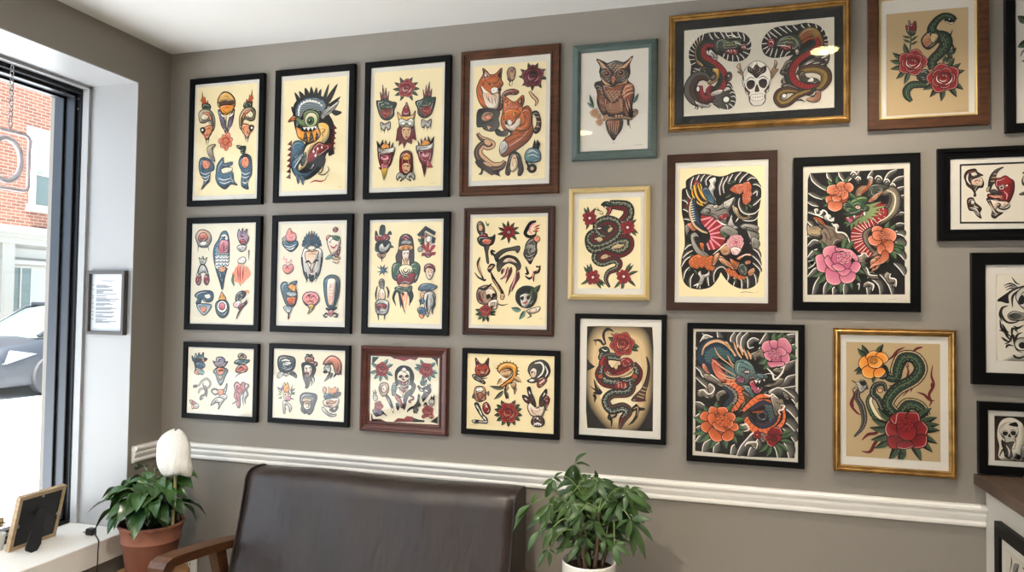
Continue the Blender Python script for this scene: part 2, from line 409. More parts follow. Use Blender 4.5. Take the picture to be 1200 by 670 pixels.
    def draw(self, ops):
        I = self.ink; m = 1e-4
        for op in ops:
            t, c = op[0], I[op[1]]; q = op[2]      # outline points in steps of 0.4 mm, widths in tenths of a millimetre
            P = [(q[i]*m*4, q[i+1]*m*4) for i in range(0, len(q), 2)]; a = op[3:]
            if t in 'fpg':
                C = P if t == 'p' else self.curve(P, True); a = list(a)+[None, None, 'k'][len(a)-1:]; o = a[0]*m
                self.shape(C, c, 0, I.get(a[1]), a[2])
                if t == 'f' and o > 0 and op[1] not in 'kK': self.detail(C, c if not a[1] else mixc(c, I[a[1]], .5), o)
                if o > 0: self.outline(C, o, I[a[3]])
            elif t == 'q': self.scales(P, a[0]*m, a[1]*m, c)
            elif t == 's': self.stroke(P, [w*m for w in a[0]], c)
            elif t == 'w':
                C = self.curve(P, False, 5) if len(P) > 2 else P; n = len(C); N = self.norms(C); g = I[a[2]]
                gw = a[1]*m*.62; e = [math.sin(math.pi*(.12+.82*i/(n-1))) for i in range(n)]
                G = [(C[i][0]+N[i][0]*gw*e[i], C[i][1]+N[i][1]*gw*e[i]) for i in range(n)]
                self.layer(); self.strip(C, G, mixc(g, I['w'], .12), I['k'])
                self.stroke(C, [a[0]*m*.5, a[0]*m, a[0]*m, a[0]*m*.6], c, 1)
            elif t == 'b': self.bloom(*P[0], *P[1], a[0]*m, c, I[a[1]], [[(g[i]*m*4, g[i+1]*m*4) for i in range(0, len(g), 2)] for g in a[2]])
            elif t == 'r': self.rose(*P[0], a[0]*m, c, I[a[1]], I[a[2]], a[3], a[4])
            elif t == 'y': self.peony(*P[0], a[0]*m, c, I[a[1]], I[a[2]], a[3], a[4])
            elif t == 'o': self.flower(*P[0], a[0]*m, c, I[a[1]], a[2], I[a[3]])
            elif t == 'l': self.leaf(*P[0], *P[1], a[0]*m, c, I[a[1]], I[a[2]])
            elif t == 'n': self.snake(P, [w*m for w in a[0]], c, I[a[1]], a[2], a[3], a[4], a[5], I[a[6]])
            elif t == 'd': self.disc(*P[0], a[0]*m, a[3]*m, c, a[1]*m, I.get(a[2]))
            elif t == 'k': self.skull(*P[0], a[0]*m, a[1]*m, c, I[a[2]], a[3])
    def build(self, name, mat, parent):
        dz = min(1e-5, .0028/self.z)
        me = bpy.data.meshes.new(name)
        # local frame of the picture: x right, z up, -y towards the viewer
        me.from_pydata([(x, -z*dz, y) for x, y, z in self.v], [], self.f)
        at = me.color_attributes.new('ink', 'FLOAT_COLOR', 'POINT')
        flat = [ch for c in self.c for ch in c]
        at.data.foreach_set('color', flat); me.update()
        return link(name, me, mat, parent)
PRINTS={
1:dict(sheet=(-2.0392, 1.9321, -1.75, 2.3786),inner=(-2.0513, 1.9216, -1.7427, 2.3902),ops=[
('f','t',[296,1039,347,1051,412,1024,460,962,458,889,404,877,314,890,261,908,254,976],34),
('f','n',[291,1028,348,1046,413,1016,456,955,451,940,358,953,262,942,264,986],34,'y',(0,-1)),
('p','N',[265,946,445,956,454,920,359,922,271,914],26),
('f','o',[282,905,370,917,447,903,438,853,362,814,304,846],30,'y',(0,1)),
('f','A',[262,871,310,839,348,755,361,670,362,631,336,668,308,706,286,774],38,'v',(0,-1)),
('f','A',[458,867,431,838,390,757,377,670,383,634,402,672,432,715,450,786],38,'v',(0,-1)),
('p','w',[289,838,336,809,332,787,306,802],26),
('p','w',[398,805,444,837,440,807,409,786],26),
('s','N',[362,802,360,714,372,648],[34,68,34]),
('s','r',[342,645,368,622,398,646],[21,51,17]),
('o','s',[365,542],356,'r',7,'o'),
('s','r',[323,573,369,586,400,558,381,524,340,535],[13,34,34,13]),
('s','r',[352,484,383,454],[43,13]),
('p','o',[62,1071,80,998,96,1020,113,956,134,977,146,923,83,909,61,933,71,964,49,978,64,1008],26,'r',(0,1)),
('f','G',[67,919,98,944,156,936,173,894,137,870,90,873],34),
('f','t',[34,800,32,856,84,891,158,878,212,821,230,749,221,678,191,654,188,724,161,766,104,747,51,755],38,'G',(1,0)),
('f','c',[64,830,100,854,148,834,145,790,92,775,60,794],30),
('f','o',[80,860,158,846,186,791,177,761,154,806,106,836],21,'s',(1,0)),
('f','o',[116,706,189,716,201,657,166,602,141,572,108,605,96,663],34,'n',(0,1)),
('f','k',[53,692,95,703,117,671,92,641,65,652],21),
('d','w',[80,675],54,17,None,54),
('s','k',[119,595,137,523],[60,13]),
('s','k',[161,602,152,536],[60,13]),
('s','r',[70,642,119,613,144,643],[26,51,17]),
('s','k',[190,667,210,719,192,791,148,842],[17,51,43,17]),
('p','o',[661,1051,648,981,632,1003,619,942,598,963,589,910,650,894,670,916,659,946,679,960,663,990],26,'r',(0,1)),
('f','G',[665,903,634,928,579,924,564,884,601,858,646,859],34),
('f','t',[704,785,702,840,651,876,580,866,531,813,518,743,530,673,561,647,559,717,584,757,640,736,690,742],38,'G',(1,0)),
('f','c',[673,815,637,841,592,823,598,779,649,762,679,780],30),
('f','o',[657,846,581,836,557,783,568,752,588,796,632,824],21,'s',(1,0)),
('f','o',[631,696,560,708,551,651,588,595,614,565,644,596,652,653],34,'n',(0,1)),
('f','k',[692,680,651,693,632,662,658,632,682,641],21),
('d','w',[667,664],54,17,None,54),
('s','k',[634,588,621,517],[60,13]),
('s','k',[593,595,605,530],[60,13]),
('s','r',[678,632,633,605,607,635],[26,51,17]),
('s','k',[561,660,539,712,552,783,592,832],[17,51,43,17]),
('f','G',[144,488,195,516,242,518,237,500,212,475,219,413,242,350,216,356,162,416],34,'t',(0,-1)),
('f','G',[602,478,556,484,500,496,506,470,542,450,548,420,583,409],34),
('f','b',[49,310,63,376,115,391,194,361,233,302,229,258,193,237,180,149,144,115,88,64,117,152,68,224],38,'B',(0,-1)),
('f','s',[86,326,116,364,185,335,176,282,119,271],30,'o',(1,0)),
('s','w',[72,242,126,218,193,237],[17,30,13]),
('s','w',[84,202,132,182,184,207],[17,30,13]),
('s','w',[106,161,138,151,169,172],[17,30,13]),
('f','b',[677,292,660,375,599,404,544,376,526,307,564,222,561,136,572,78,644,50,632,120,675,196],38,'B',(0,-1)),
('f','s',[647,298,630,368,579,374,556,306,603,256],30,'o',(-1,0)),
('s','w',[558,223,610,199,664,218],[17,30,13]),
('s','w',[565,179,606,164,650,180],[17,30,13]),
('s','w',[576,124,607,112,637,124],[17,30,13]),
('f','b',[261,234,274,313,339,381,346,319,443,328,439,298,342,275,328,232,451,227,469,139,516,94,440,105,374,59,296,101,258,168],38,'B',(0,-1)),
('f','c',[322,258,383,278,450,266,436,232,349,214],21),
('s','w',[288,172,351,152,438,166],[17,34,13]),
('s','w',[305,132,362,116,428,132],[17,34,13]),
('s','k',[345,350,357,296],[34,9])]),
2:dict(sheet=(-1.6302, 1.9371, -1.3511, 2.3751),inner=(-1.6431, 1.9148, -1.3428, 2.3917),ops=[
('f','k',[158,872,122,977,191,899],12),
('f','k',[196,904,173,984,241,928],12),
('f','k',[241,928,239,1014,292,942],12),
('f','k',[292,938,305,1020,337,939],12),
('f','k',[337,939,366,1009,378,932],12),
('f','k',[378,932,416,989,414,911],12),
('f','k',[439,900,500,1035,479,906],12),
('f','k',[469,885,595,1028,520,859],12),
('f','k',[476,817,628,900,560,825],12),
('f','k',[522,778,646,748,578,717],12),
('f','k',[107,773,90,838,142,794],12),
('f','k',[152,589,112,750,125,863,220,929,337,939,449,904,505,849,482,772,554,656,572,521,541,389,487,348,440,216,292,110,164,137,100,252,138,341,209,383,258,470,230,540],23),
('f','B',[157,612,132,772,156,856,242,909,348,916,444,878,476,822,463,724,402,777,300,792,200,740],23,'b',(0,1)),
('q','w',[162,620,143,771,166,851,247,900,348,906,440,869,466,818,458,751,386,778,300,784,210,740],66,27),
('q','w',[125,468,201,482,243,440,214,383,154,340,114,274,97,343],66,27),
('s','w',[174,742,187,840,273,880,384,859,441,810],[55,86,78,39]),
('s','b',[142,715,157,717],[39,39]),
('s','b',[138,753,154,751],[39,39]),
('s','b',[144,790,158,784],[39,39]),
('s','b',[158,824,171,814],[39,39]),
('s','b',[179,854,191,841],[39,39]),
('s','b',[207,877,216,862],[39,39]),
('s','b',[240,893,246,876],[39,39]),
('s','b',[276,900,279,882],[39,39]),
('s','b',[314,900,314,882],[39,39]),
('s','b',[352,890,348,873],[39,39]),
('s','b',[387,872,380,858],[39,39]),
('s','b',[418,848,408,836],[39,39]),
('s','b',[442,818,430,808],[39,39]),
('s','b',[461,783,447,778],[39,39]),
('f','g',[145,694,98,706,57,685,108,741,159,734,221,698,230,766,300,792,387,756,409,682,375,626,279,614,197,641],35,'l',(1,0.4)),
('f','o',[57,685,102,737,144,734,129,699],27,'r',(-1,0)),
('d','l',[313,693],294,35,'c',294),
('d','g',[308,684],157,27,None,157),
('d','k',[303,680],73,12,None,73),
('d','w',[295,689],26,0,None,26),
('f','A',[413,727,452,774,531,814,614,857,566,776,483,722,444,689],31,'w',(1,0)),
('s','k',[453,724,522,774,590,823],[20,31,12]),
('f','y',[151,634,229,585,331,584,391,603,422,538,399,481,303,468,232,490,169,538],31,'o',(0,-1)),
('p','w',[223,626,244,593,264,619,285,582,310,616,331,584,350,618,371,595,380,630,304,626],20),
('f','N',[236,494,254,588,282,487],20),
('f','N',[303,491,320,584,348,484],20),
('f','N',[368,487,386,580,414,480],20),
('f','c',[390,643,455,657,510,618,518,524,470,455,400,436,335,413,302,334,264,236,183,195,152,223,202,270,235,359,274,443,368,478,422,543],27,'y',(1,0)),
('s','k',[446,600,472,580,437,551,458,523],[20,39,16]),
('f','B',[124,478,206,491,253,444,224,382,164,340,120,274,90,216,97,343],27,'b',(0.5,-1)),
('p','R',[104,501,58,463,107,446],16),
('p','R',[102,447,57,408,106,392],16),
('p','R',[101,392,56,354,105,338],16),
('p','R',[100,338,54,300,104,284],16),
('p','R',[99,284,53,245,103,230],16),
('p','R',[98,230,52,191,102,175],16),
('p','R',[96,176,51,136,100,121],16),
('p','R',[565,633,600,591,556,580],16),
('p','R',[558,584,597,542,550,531],16),
('p','R',[552,536,593,494,544,483],16),
('p','R',[546,487,589,445,537,434],16),
('p','R',[540,438,585,396,531,386],16),
('p','R',[533,390,582,348,524,337],16),
('f','b',[110,252,139,314,234,382,236,336,196,271,183,204,240,174,340,198,399,262,366,196,266,128,164,146],31,'B',(1,0)),
('s','w',[141,228,171,276,215,328],[20,39,16]),
('f','r',[308,266,292,334,335,413,399,468,475,446,534,456,565,428,516,386,462,362,398,316],35,'R',(1,-0.6)),
('f','w',[338,377,350,398,364,376,351,363],12),
('f','w',[383,402,395,423,408,400,396,388],12),
('f','w',[428,413,440,434,453,412,441,399],12),
('f','w',[360,336,372,357,385,334,372,322],12),
('f','k',[521,390,571,384,562,344,517,332],16),
('f','G',[212,270,260,380,272,312,238,246],23),
('s','k',[375,210,432,167,465,237,483,303,458,300],[31,55,47,20]),
('s','k',[402,159,467,148,521,190,505,231],[23,47,39,16]),
('s','k',[483,103,522,154],[31,12]),
('s','r',[318,73,368,94,438,86,493,102],[16,55,55,16]),
('f','B',[164,160,186,68,215,135],16),
('f','B',[215,135,243,53,256,147],16),
('s','A',[628,22,663,30],[8,8])]),
3:dict(sheet=(-1.2364, 1.9376, -0.9582, 2.3771),inner=(-1.2516, 1.9208, -0.9505, 2.3946),ops=[
('l','G',[378,941,453,973],79,'k','l'),
('l','G',[356,962,395,1030],79,'k','l'),
('l','G',[306,966,264,1040],79,'k','l'),
('l','G',[286,949,209,995],79,'k','l'),
('l','G',[378,894,453,848],79,'k','l'),
('l','G',[358,876,399,803],79,'k','l'),
('l','G',[308,880,268,812],79,'k','l'),
('l','G',[286,900,212,865],79,'k','l'),
('l','G',[384,917,470,911],79,'k','l'),
('l','G',[279,925,192,931],79,'k','l'),
('r','r',[332,928],355,'R','w',10,5),
('f','r',[80,800,63,914,99,844],14,'G',(0,-1)),
('f','r',[94,817,86,984,118,838],14,'G',(0,-1)),
('f','r',[114,829,121,954,138,828],14,'G',(0,-1)),
('f','r',[133,819,156,916,148,804],14,'G',(0,-1)),
('f','G',[26,822,60,828,113,843,182,811,236,794,213,729,209,675,156,638,98,651,58,703],32,'A',(0,1)),
('r','r',[128,716],217,'R','n',40,5),
('f','g',[61,788,100,799,134,770,173,794,207,769,184,744,130,748,86,750],25,'G',(0,-1)),
('f','A',[79,625,118,605,171,624,177,570,163,544,134,568,115,538,90,562,74,590],29,'w',(0,1)),
('s','k',[80,571,86,526],[36,11]),
('s','k',[114,551,120,511],[36,11]),
('s','k',[148,554,154,522],[36,11]),
('f','r',[579,794,591,905,559,838],14,'G',(0,-1)),
('f','r',[564,811,566,975,540,832],14,'G',(0,-1)),
('f','r',[545,824,534,947,522,823],14,'G',(0,-1)),
('f','r',[526,814,501,910,513,800],14,'G',(0,-1)),
('f','G',[630,814,597,822,545,837,480,808,428,792,452,726,458,674,511,636,567,648,604,698],32,'A',(0,1)),
('r','r',[536,713],217,'R','n',40,5),
('f','g',[598,782,560,794,528,766,489,790,456,767,481,741,532,744,575,746],25,'G',(0,-1)),
('f','A',[586,623,549,603,497,623,493,570,508,544,536,567,555,538,578,561,592,588],29,'w',(0,1)),
('s','k',[588,570,584,526],[36,11]),
('s','k',[555,551,551,511],[36,11]),
('s','k',[522,553,518,522],[36,11]),
('f','R',[304,736,323,762,339,796,357,755,367,723,373,670,296,670],25,'r',(0,1)),
('f','n',[247,709,277,676,301,665,373,665,406,676,429,710,421,644,388,607,283,608,258,641],29,'y',(0,1)),
('f','A',[263,628,296,643,340,623,383,642,416,618,408,557,346,582,279,564],29,'w',(0,-1)),
('p','R',[238,433,250,544,274,587,298,552,314,474,344,432,381,483,394,558,418,574,428,512,444,427,401,451,397,398,349,423,321,362,306,421,268,387,272,440],29),
('f','n',[294,546,341,565,390,540,386,483,344,436,304,478],29),
('s','k',[304,536,332,539],[29,50,21]),
('s','k',[351,538,380,532],[29,50,21]),
('s','r',[326,464,343,470,362,462],[21,64,21]),
('s','k',[342,525,338,490,352,485],[14,21,14]),
('f','w',[288,604,321,611,326,584,298,581],18),
('f','w',[360,582,364,608,398,602,384,576],18),
('f','k',[54,380,38,448,84,387],7),
('f','k',[74,388,102,458,103,386],7),
('f','k',[123,386,131,452,152,384],7),
('f','k',[152,375,175,441,176,374],7),
('f','k',[177,356,209,426,196,346],7),
('f','o',[84,387,108,413,137,420,166,397,167,361,124,350],25,'y',(0,1)),
('f','A',[50,389,89,369,162,370,225,372,212,296,168,312,105,310,60,326],29,'w',(1,0)),
('f','R',[55,340,105,319,163,321,211,328,194,235,161,192,98,190,67,250],29,'r',(1,0)),
('f','p',[90,302,125,282,158,303,169,267,126,251,91,271],21),
('s','k',[76,316,105,297],[21,50]),
('s','k',[197,324,158,299],[21,50]),
('f','r',[87,217,126,234,165,214,147,170,103,172],21,'p',(0,1)),
('f','k',[609,393,622,460,581,399],7),
('f','k',[590,400,561,468,562,397],7),
('f','k',[544,396,533,460,516,393],7),
('f','k',[516,384,491,448,492,382],7),
('f','k',[492,364,458,431,474,353],7),
('f','o',[581,399,557,423,529,429,501,404,502,369,544,360],25,'y',(0,1)),
('f','A',[614,402,577,381,506,378,445,377,460,303,503,321,564,323,606,340],29,'w',(1,0)),
('f','R',[610,354,564,332,507,330,460,334,480,244,514,203,575,205,602,265],29,'r',(1,0)),
('f','p',[578,315,546,294,512,313,504,277,546,264,578,285],21),
('s','k',[592,330,564,310],[21,50]),
('s','k',[474,331,512,309],[21,50]),
('f','r',[584,232,546,246,509,225,529,183,571,187],21,'p',(0,1)),
('p','y',[93,181,156,188,143,126,120,69,104,127],21,'g',(0,1)),
('p','R',[63,192,92,199,98,159],14),
('p','R',[495,226,551,237,544,136,531,84,515,155],21,'k',(0,1)),
('p','r',[575,240,614,169,566,171],18),
('f','r',[287,138,280,254,294,315,346,339,399,310,410,226,407,129,350,113],32,'R',(0,-1)),
('f','y',[313,296,346,321,385,297,386,258,348,246,314,261],25,'o',(0,-1)),
('s','k',[318,278,346,290,376,276],[18,36,18]),
('f','n',[305,208,348,228,391,204,388,152,350,118,311,155],29),
('s','k',[315,199,339,200],[29,43,21]),
('s','k',[358,199,382,196],[29,43,21]),
('s','r',[335,149,349,153,364,148],[21,57,21]),
('f','w',[321,119,282,138,250,104,260,64,284,94,308,84,289,54,322,70,341,92],29,'A',(0,-1)),
('f','w',[364,118,402,136,436,100,427,61,403,92,379,83,399,52,365,70,346,92],29,'A',(0,-1)),
('s','A',[593,25,644,32],[7,7])]),
4:dict(sheet=(-0.8384, 1.9497, -0.5663, 2.3691),inner=(-0.8543, 1.9324, -0.5532, 2.3906),ops=[
('f','N',[245,718,293,796,373,816,430,790,404,762,342,767,294,740,269,634,206,634,182,704],29,'O',(1,0.3)),
('f','O',[51,735,31,832,57,913,92,971,87,1024,128,995,156,962,210,966,268,1014,264,915,283,870,257,820,258,716,233,636,161,636,97,667],32,'o',(0.3,1)),
('p','k',[96,1010,138,946,102,940],13),
('p','k',[259,1002,228,948,256,924],13),
('p','w',[106,988,129,951,106,948],6),
('f','w',[86,806,140,811,181,778,230,792,249,752,237,658,184,635,120,687],23,'n',(0,-1)),
('f','o',[102,936,174,948,238,926,225,883,157,880],10,'O',(0,-1)),
('s','w',[80,864,104,818,140,802],[19,97,32]),
('f','w',[167,827,203,846,252,820,230,792,186,786],19),
('f','k',[230,826,261,833,266,811,244,804],10),
('s','k',[139,876,180,869],[19,52,26]),
('s','k',[229,874,256,881],[19,45,19]),
('d','y',[175,874],36,13,None,36),
('d','y',[238,874],27,13,None,27),
('s','N',[58,865,95,793],[10,29,10]),
('s','N',[50,805,87,737],[10,29,10]),
('s','N',[75,907,104,849],[10,29,10]),
('s','N',[123,774,160,710],[10,29,10]),
('s','N',[177,761,187,682],[10,29,10]),
('s','N',[204,768,214,689],[10,29,10]),
('f','O',[278,599,286,693,284,762,330,733,366,705,405,702,466,754,480,702,464,638,516,656,556,586,557,509,567,419,520,337,412,262,310,210,266,234,260,299,308,374,378,421,298,452,266,526],32,'o',(0.4,-0.8)),
('p','k',[294,748,339,698,304,692],13),
('p','k',[462,741,459,664,414,693],13),
('p','n',[308,726,326,703,308,700],6),
('p','n',[449,716,445,682,428,696],6),
('f','w',[288,538,332,574,386,545,447,550,448,482,400,437,347,444,306,485],23,'n',(0,-1)),
('f','s',[308,657,374,692,432,653,406,616,327,617],10,'O',(0,-1)),
('f','o',[291,611,335,638,406,629,451,596,412,539,377,494,333,497,297,538],19,'O',(0,1)),
('f','w',[324,519,350,543,373,507,351,487],13),
('f','k',[302,524,324,527,328,501,306,502],10),
('s','k',[287,602,318,592],[26,58,19]),
('s','k',[367,589,411,599],[19,58,26]),
('d','y',[309,592],36,13,None,36),
('d','y',[385,588],45,13,None,45),
('f','w',[270,230,260,312,300,353,336,316,328,266],23,'A',(1,1)),
('f','o',[464,622,516,639,548,552,540,468,497,432,436,427,409,462,483,492,486,556],26,'O',(0,-1)),
('s','N',[322,373,409,411,519,405],[10,26,10]),
('s','N',[313,330,423,376,546,386],[10,26,10]),
('s','N',[336,278,432,324,528,349],[10,26,10]),
('s','N',[508,606,530,532,510,456],[10,26,10]),
('f','k',[208,470,244,463,276,440,325,454,334,406,286,392,227,412],16,'A',(1,0)),
('s','k',[329,450,365,414,343,393],[32,65,19]),
('f','N',[556,594,604,600,635,526,632,437,593,401,567,428,596,481,591,550],26,'k',(0,-1)),
('s','n',[582,550,626,548],[16,29,13]),
('s','n',[592,511,635,504],[16,29,13]),
('s','n',[588,465,631,458],[16,29,13]),
('f','k',[36,549,48,644,124,656,206,646,256,613,243,554,253,488,191,444,114,462,91,489,46,492],23,'A',(1,1)),
('f','n',[80,568,102,618,170,627,198,595,180,553,122,531],23,'N',(0,-1)),
('f','s',[117,579,157,594,176,562,135,547],16),
('s','k',[63,517,126,530,207,547],[13,39,16]),
('p','n',[150,456,136,500,177,484],13),
('f','N',[317,962,339,1008,388,1004,398,952,380,893,340,896],26,'n',(0,1)),
('s','n',[335,987,362,946,388,978],[13,32,13]),
('s','k',[350,895,341,857,359,843],[23,39,13]),
('s','k',[372,894,364,838],[23,13]),
('f','N',[322,910,344,930,354,878],16),
('l','G',[578,960,605,1034],82,'k','l'),
('l','G',[542,963,512,1042],82,'k','l'),
('l','G',[605,936,676,970],82,'k','l'),
('l','G',[612,900,693,880],82,'k','l'),
('l','G',[591,869,639,800],82,'k','l'),
('l','G',[556,863,550,782],82,'k','l'),
('l','G',[520,884,458,836],82,'k','l'),
('l','G',[508,918,424,924],82,'k','l'),
('l','G',[514,942,442,989],82,'k','l'),
('r','R',[556,914],399,'k','p',20,5),
('s','k',[527,784,554,743,598,694,581,648],[78,130,130,32]),
('s','n',[527,784,554,743,598,694,586,656],[32,65,65,13]),
('n','N',[46,435,84,386,143,356,188,324,148,309,102,328,58,278,68,222,123,167,191,121,272,126,311,172],[65,130,195,227,227,227,260,292,325,325,260,65],'n',1,0.2,0,0,'n'),
('f','n',[111,362,147,374,184,337,161,312,125,327],19),
('f','k',[32,180,86,190,150,144,210,78,192,48,124,90,60,131],19,'N',(1,0)),
('f','n',[105,168,159,162,191,121,142,132],16),
('s','k',[60,131,97,108,88,65,66,62],[32,78,78,32]),
('p','k',[187,87,272,101,255,63,273,32,214,56],13),
('f','N',[317,60,334,158,359,234,398,254,447,221,466,161,484,84,458,34,432,43,440,94,422,124,374,101,353,42],29,'k',(0,-1)),
('f','n',[361,97,368,186,399,232,426,184,431,120,392,70],23,'c',(0,1)),
('s','k',[382,199,399,190,417,197],[16,29,13]),
('f','t',[496,176,500,236,538,272,595,270,634,234,640,166,601,146,536,145],29,'b',(1,0)),
('p','k',[560,271,581,351,594,304,607,349,633,310,621,260],13),
('s','w',[526,235,569,250,613,222],[13,29,10]),
('s','w',[518,201,565,216,622,188],[13,29,10]),
('d','k',[562,93],163,16,'G',163),
('d','n',[562,93],73,19,None,73),
('s','k',[500,160,527,120,515,82],[45,84,26]),
('s','A',[563,28,624,38],[6,6])]),
5:dict(sheet=(-0.4456, 2.0361, -0.2136, 2.3844),inner=(-0.4456, 2.0361, -0.2136, 2.3844),ops=[
('f','N',[153,518,128,572,138,602,190,619,169,690,175,741,143,806,206,777,240,760,308,778,383,758,453,808,427,738,431,659,411,602,462,544,466,462,450,374,458,305,421,274,286,275,210,307,154,414],33,'k',(0,-0.4)),
('f','O',[143,803,195,774,237,722,224,686,182,751],21,'N',(0,1)),
('f','O',[450,804,414,712,384,697,366,712,413,770],21,'N',(0,1)),
('f','A',[223,734,240,760,308,775,380,752,394,727,336,694,286,656,254,697],24,'k',(0,1)),
('s','n',[250,752,261,738,272,754],[9,21,9]),
('s','n',[281,750,292,735,303,752],[9,21,9]),
('s','n',[312,747,322,733,334,749],[9,21,9]),
('s','n',[342,745,353,730,364,746],[9,21,9]),
('s','n',[266,732,276,718,288,734],[9,21,9]),
('s','n',[297,730,307,715,319,731],[9,21,9]),
('s','n',[327,727,338,712,350,729],[9,21,9]),
('s','n',[282,712,292,697,304,714],[9,21,9]),
('s','n',[312,709,322,695,334,711],[9,21,9]),
('s','n',[297,692,308,677,319,693],[9,21,9]),
('s','n',[161,791,206,735,258,683,282,643],[30,77,71,30]),
('s','n',[444,788,390,730,329,694,292,642],[30,77,71,30]),
('f','A',[176,654,182,702,223,716,272,671,279,612,252,583,207,600],24,'N',(0,-1)),
('f','A',[300,618,312,678,366,708,418,670,421,625,381,587,327,581],24,'N',(0,-1)),
('d','n',[234,671],131,30,None,131),
('d','R',[234,671],90,24,None,90),
('d','k',[234,671],41,6,None,41),
('d','w',[229,676],17,0,None,17),
('d','n',[353,668],131,30,None,131),
('d','R',[353,668],90,24,None,90),
('d','k',[353,668],41,6,None,41),
('d','w',[348,674],17,0,None,17),
('f','s',[269,627,289,649,313,623,300,590,286,574,276,595],24,'O',(0,-1)),
('s','n',[183,644,214,600,256,576],[12,36,12]),
('s','n',[190,619,225,582,269,565],[12,36,12]),
('s','n',[320,571,378,580,414,619],[12,36,12]),
('s','n',[310,562,378,567,408,596],[12,36,12]),
('f','A',[194,580,283,553,385,573,378,519,335,454,284,419,236,460,201,525],24,'O',(0.3,-1)),
('s','n',[222,527,239,510,252,528],[9,24,9]),
('s','n',[256,524,273,508,287,526],[9,24,9]),
('s','n',[290,522,307,505,321,523],[9,24,9]),
('s','n',[324,520,341,503,355,520],[9,24,9]),
('s','n',[232,505,250,488,263,506],[9,24,9]),
('s','n',[266,503,284,486,297,504],[9,24,9]),
('s','n',[300,500,318,484,331,502],[9,24,9]),
('s','n',[334,498,352,482,365,499],[9,24,9]),
('s','n',[368,496,386,479,399,497],[9,24,9]),
('s','n',[243,484,260,467,274,485],[9,24,9]),
('s','n',[277,482,294,465,308,483],[9,24,9]),
('s','n',[311,479,328,462,342,480],[9,24,9]),
('s','n',[345,477,362,460,375,478],[9,24,9]),
('s','n',[253,462,270,446,284,464],[9,24,9]),
('s','n',[287,460,304,444,318,462],[9,24,9]),
('s','n',[321,458,338,441,352,459],[9,24,9]),
('s','n',[264,441,281,424,294,442],[9,24,9]),
('s','n',[298,439,315,422,328,440],[9,24,9]),
('f','O',[209,462,243,442,284,412,332,440,368,485,386,416,380,330,302,308,238,326,210,383],24,'N',(0,1)),
('s','N',[226,423,236,412,250,425],[9,27,9]),
('s','N',[257,421,268,410,281,423],[9,27,9]),
('s','N',[288,419,298,408,312,421],[9,27,9]),
('s','N',[318,417,329,406,342,419],[9,27,9]),
('s','N',[349,415,359,404,372,416],[9,27,9]),
('s','N',[240,402,250,390,264,403],[9,27,9]),
('s','N',[271,400,281,388,295,401],[9,27,9]),
('s','N',[302,397,312,386,325,399],[9,27,9]),
('s','N',[332,395,342,384,356,397],[9,27,9]),
('s','N',[362,393,373,382,386,395],[9,27,9]),
('s','N',[227,382,237,371,250,384],[9,27,9]),
('s','N',[258,380,268,369,281,382],[9,27,9]),
('s','N',[288,378,298,367,312,380],[9,27,9]),
('s','N',[319,376,329,365,342,378],[9,27,9]),
('s','N',[349,374,360,363,373,376],[9,27,9]),
('s','N',[240,360,251,349,264,362],[9,27,9]),
('s','N',[271,358,282,347,295,360],[9,27,9]),
('s','N',[302,356,312,345,326,358],[9,27,9]),
('s','N',[332,354,343,343,356,356],[9,27,9]),
('s','N',[363,352,373,341,386,354],[9,27,9]),
('s','N',[227,340,238,329,251,342],[9,27,9]),
('s','N',[258,338,268,328,282,340],[9,27,9]),
('s','N',[288,336,299,326,312,338],[9,27,9]),
('s','N',[319,334,330,324,343,336],[9,27,9]),
('s','N',[350,332,360,322,373,334],[9,27,9]),
('f','N',[146,536,128,575,149,594,194,570,205,514,216,393,241,322,200,321,168,396],27,'k',(0,-1)),
('s','O',[156,545,185,446,224,340],[12,36,12]),
('s','O',[146,518,175,426,210,334],[12,36,12]),
('f','O',[365,510,388,566,435,573,466,536,463,462,444,374,431,276,418,209,408,278,380,330,386,416,358,472],27,'N',(0.2,1)),
('q','n',[237,340,226,392,260,421,295,405,339,426,369,451,373,338,302,318],53,27),
('q','n',[174,516,163,559,190,557,208,480,223,375,199,394],59,27),
('s','n',[372,502,405,551,452,554],[18,53,18]),
('s','n',[365,475,406,514,456,524],[18,53,18]),
('s','n',[379,450,412,479,463,492],[18,53,18]),
('s','k',[386,430,414,328,414,260],[15,30,12]),
('s','k',[403,435,427,345,424,276],[15,30,12]),
('s','k',[423,447,444,374],[15,30,12]),
('s','n',[394,424,420,328],[9,27,9]),
('s','n',[413,438,436,354],[9,27,9]),
('f','N',[228,261,258,276,333,272,374,256,361,178,324,129,298,92,267,132,239,188],27,'k',(0,1)),
('f','O',[247,260,264,259,268,166,281,122,259,170],15,'n',(0,1)),
('f','O',[267,259,284,258,284,165,289,122,276,169],15,'n',(0,1)),
('f','O',[288,258,304,256,300,164,297,122,292,168],15,'n',(0,1)),
('f','O',[308,256,325,255,317,163,306,121,308,167],15,'n',(0,1)),
('f','O',[328,255,345,254,333,162,314,121,324,166],15,'n',(0,1)),
('f','n',[210,283,268,296,387,296,448,275,445,258,354,271,269,269,214,265],21,'N',(0,-1)),
('d','n',[316,300],41,18,None,41),
('d','n',[340,299],41,18,None,41),
('d','n',[364,298],41,18,None,41),
('s','k',[448,275,478,300,494,320],[59,77,30]),
('f','n',[454,343,488,344,501,320,478,284,451,275,471,308],21,'N',(0,-1)),
('s','k',[414,260,428,222,442,180],[36,30,9]),
('l','t',[127,381,64,434],62,'k','l'),
('l','G',[123,392,88,502],62,'k','l'),
('l','t',[464,394,506,482],55,'k','l'),
('o','n',[131,336],166,'N',7,'O'),
('o','n',[176,254],138,'N',7,'O'),
('o','n',[228,289],110,'N',7,'O'),
('o','n',[169,302],110,'N',7,'O'),
('s','A',[284,66,298,68,308,61],[6,9,6]),
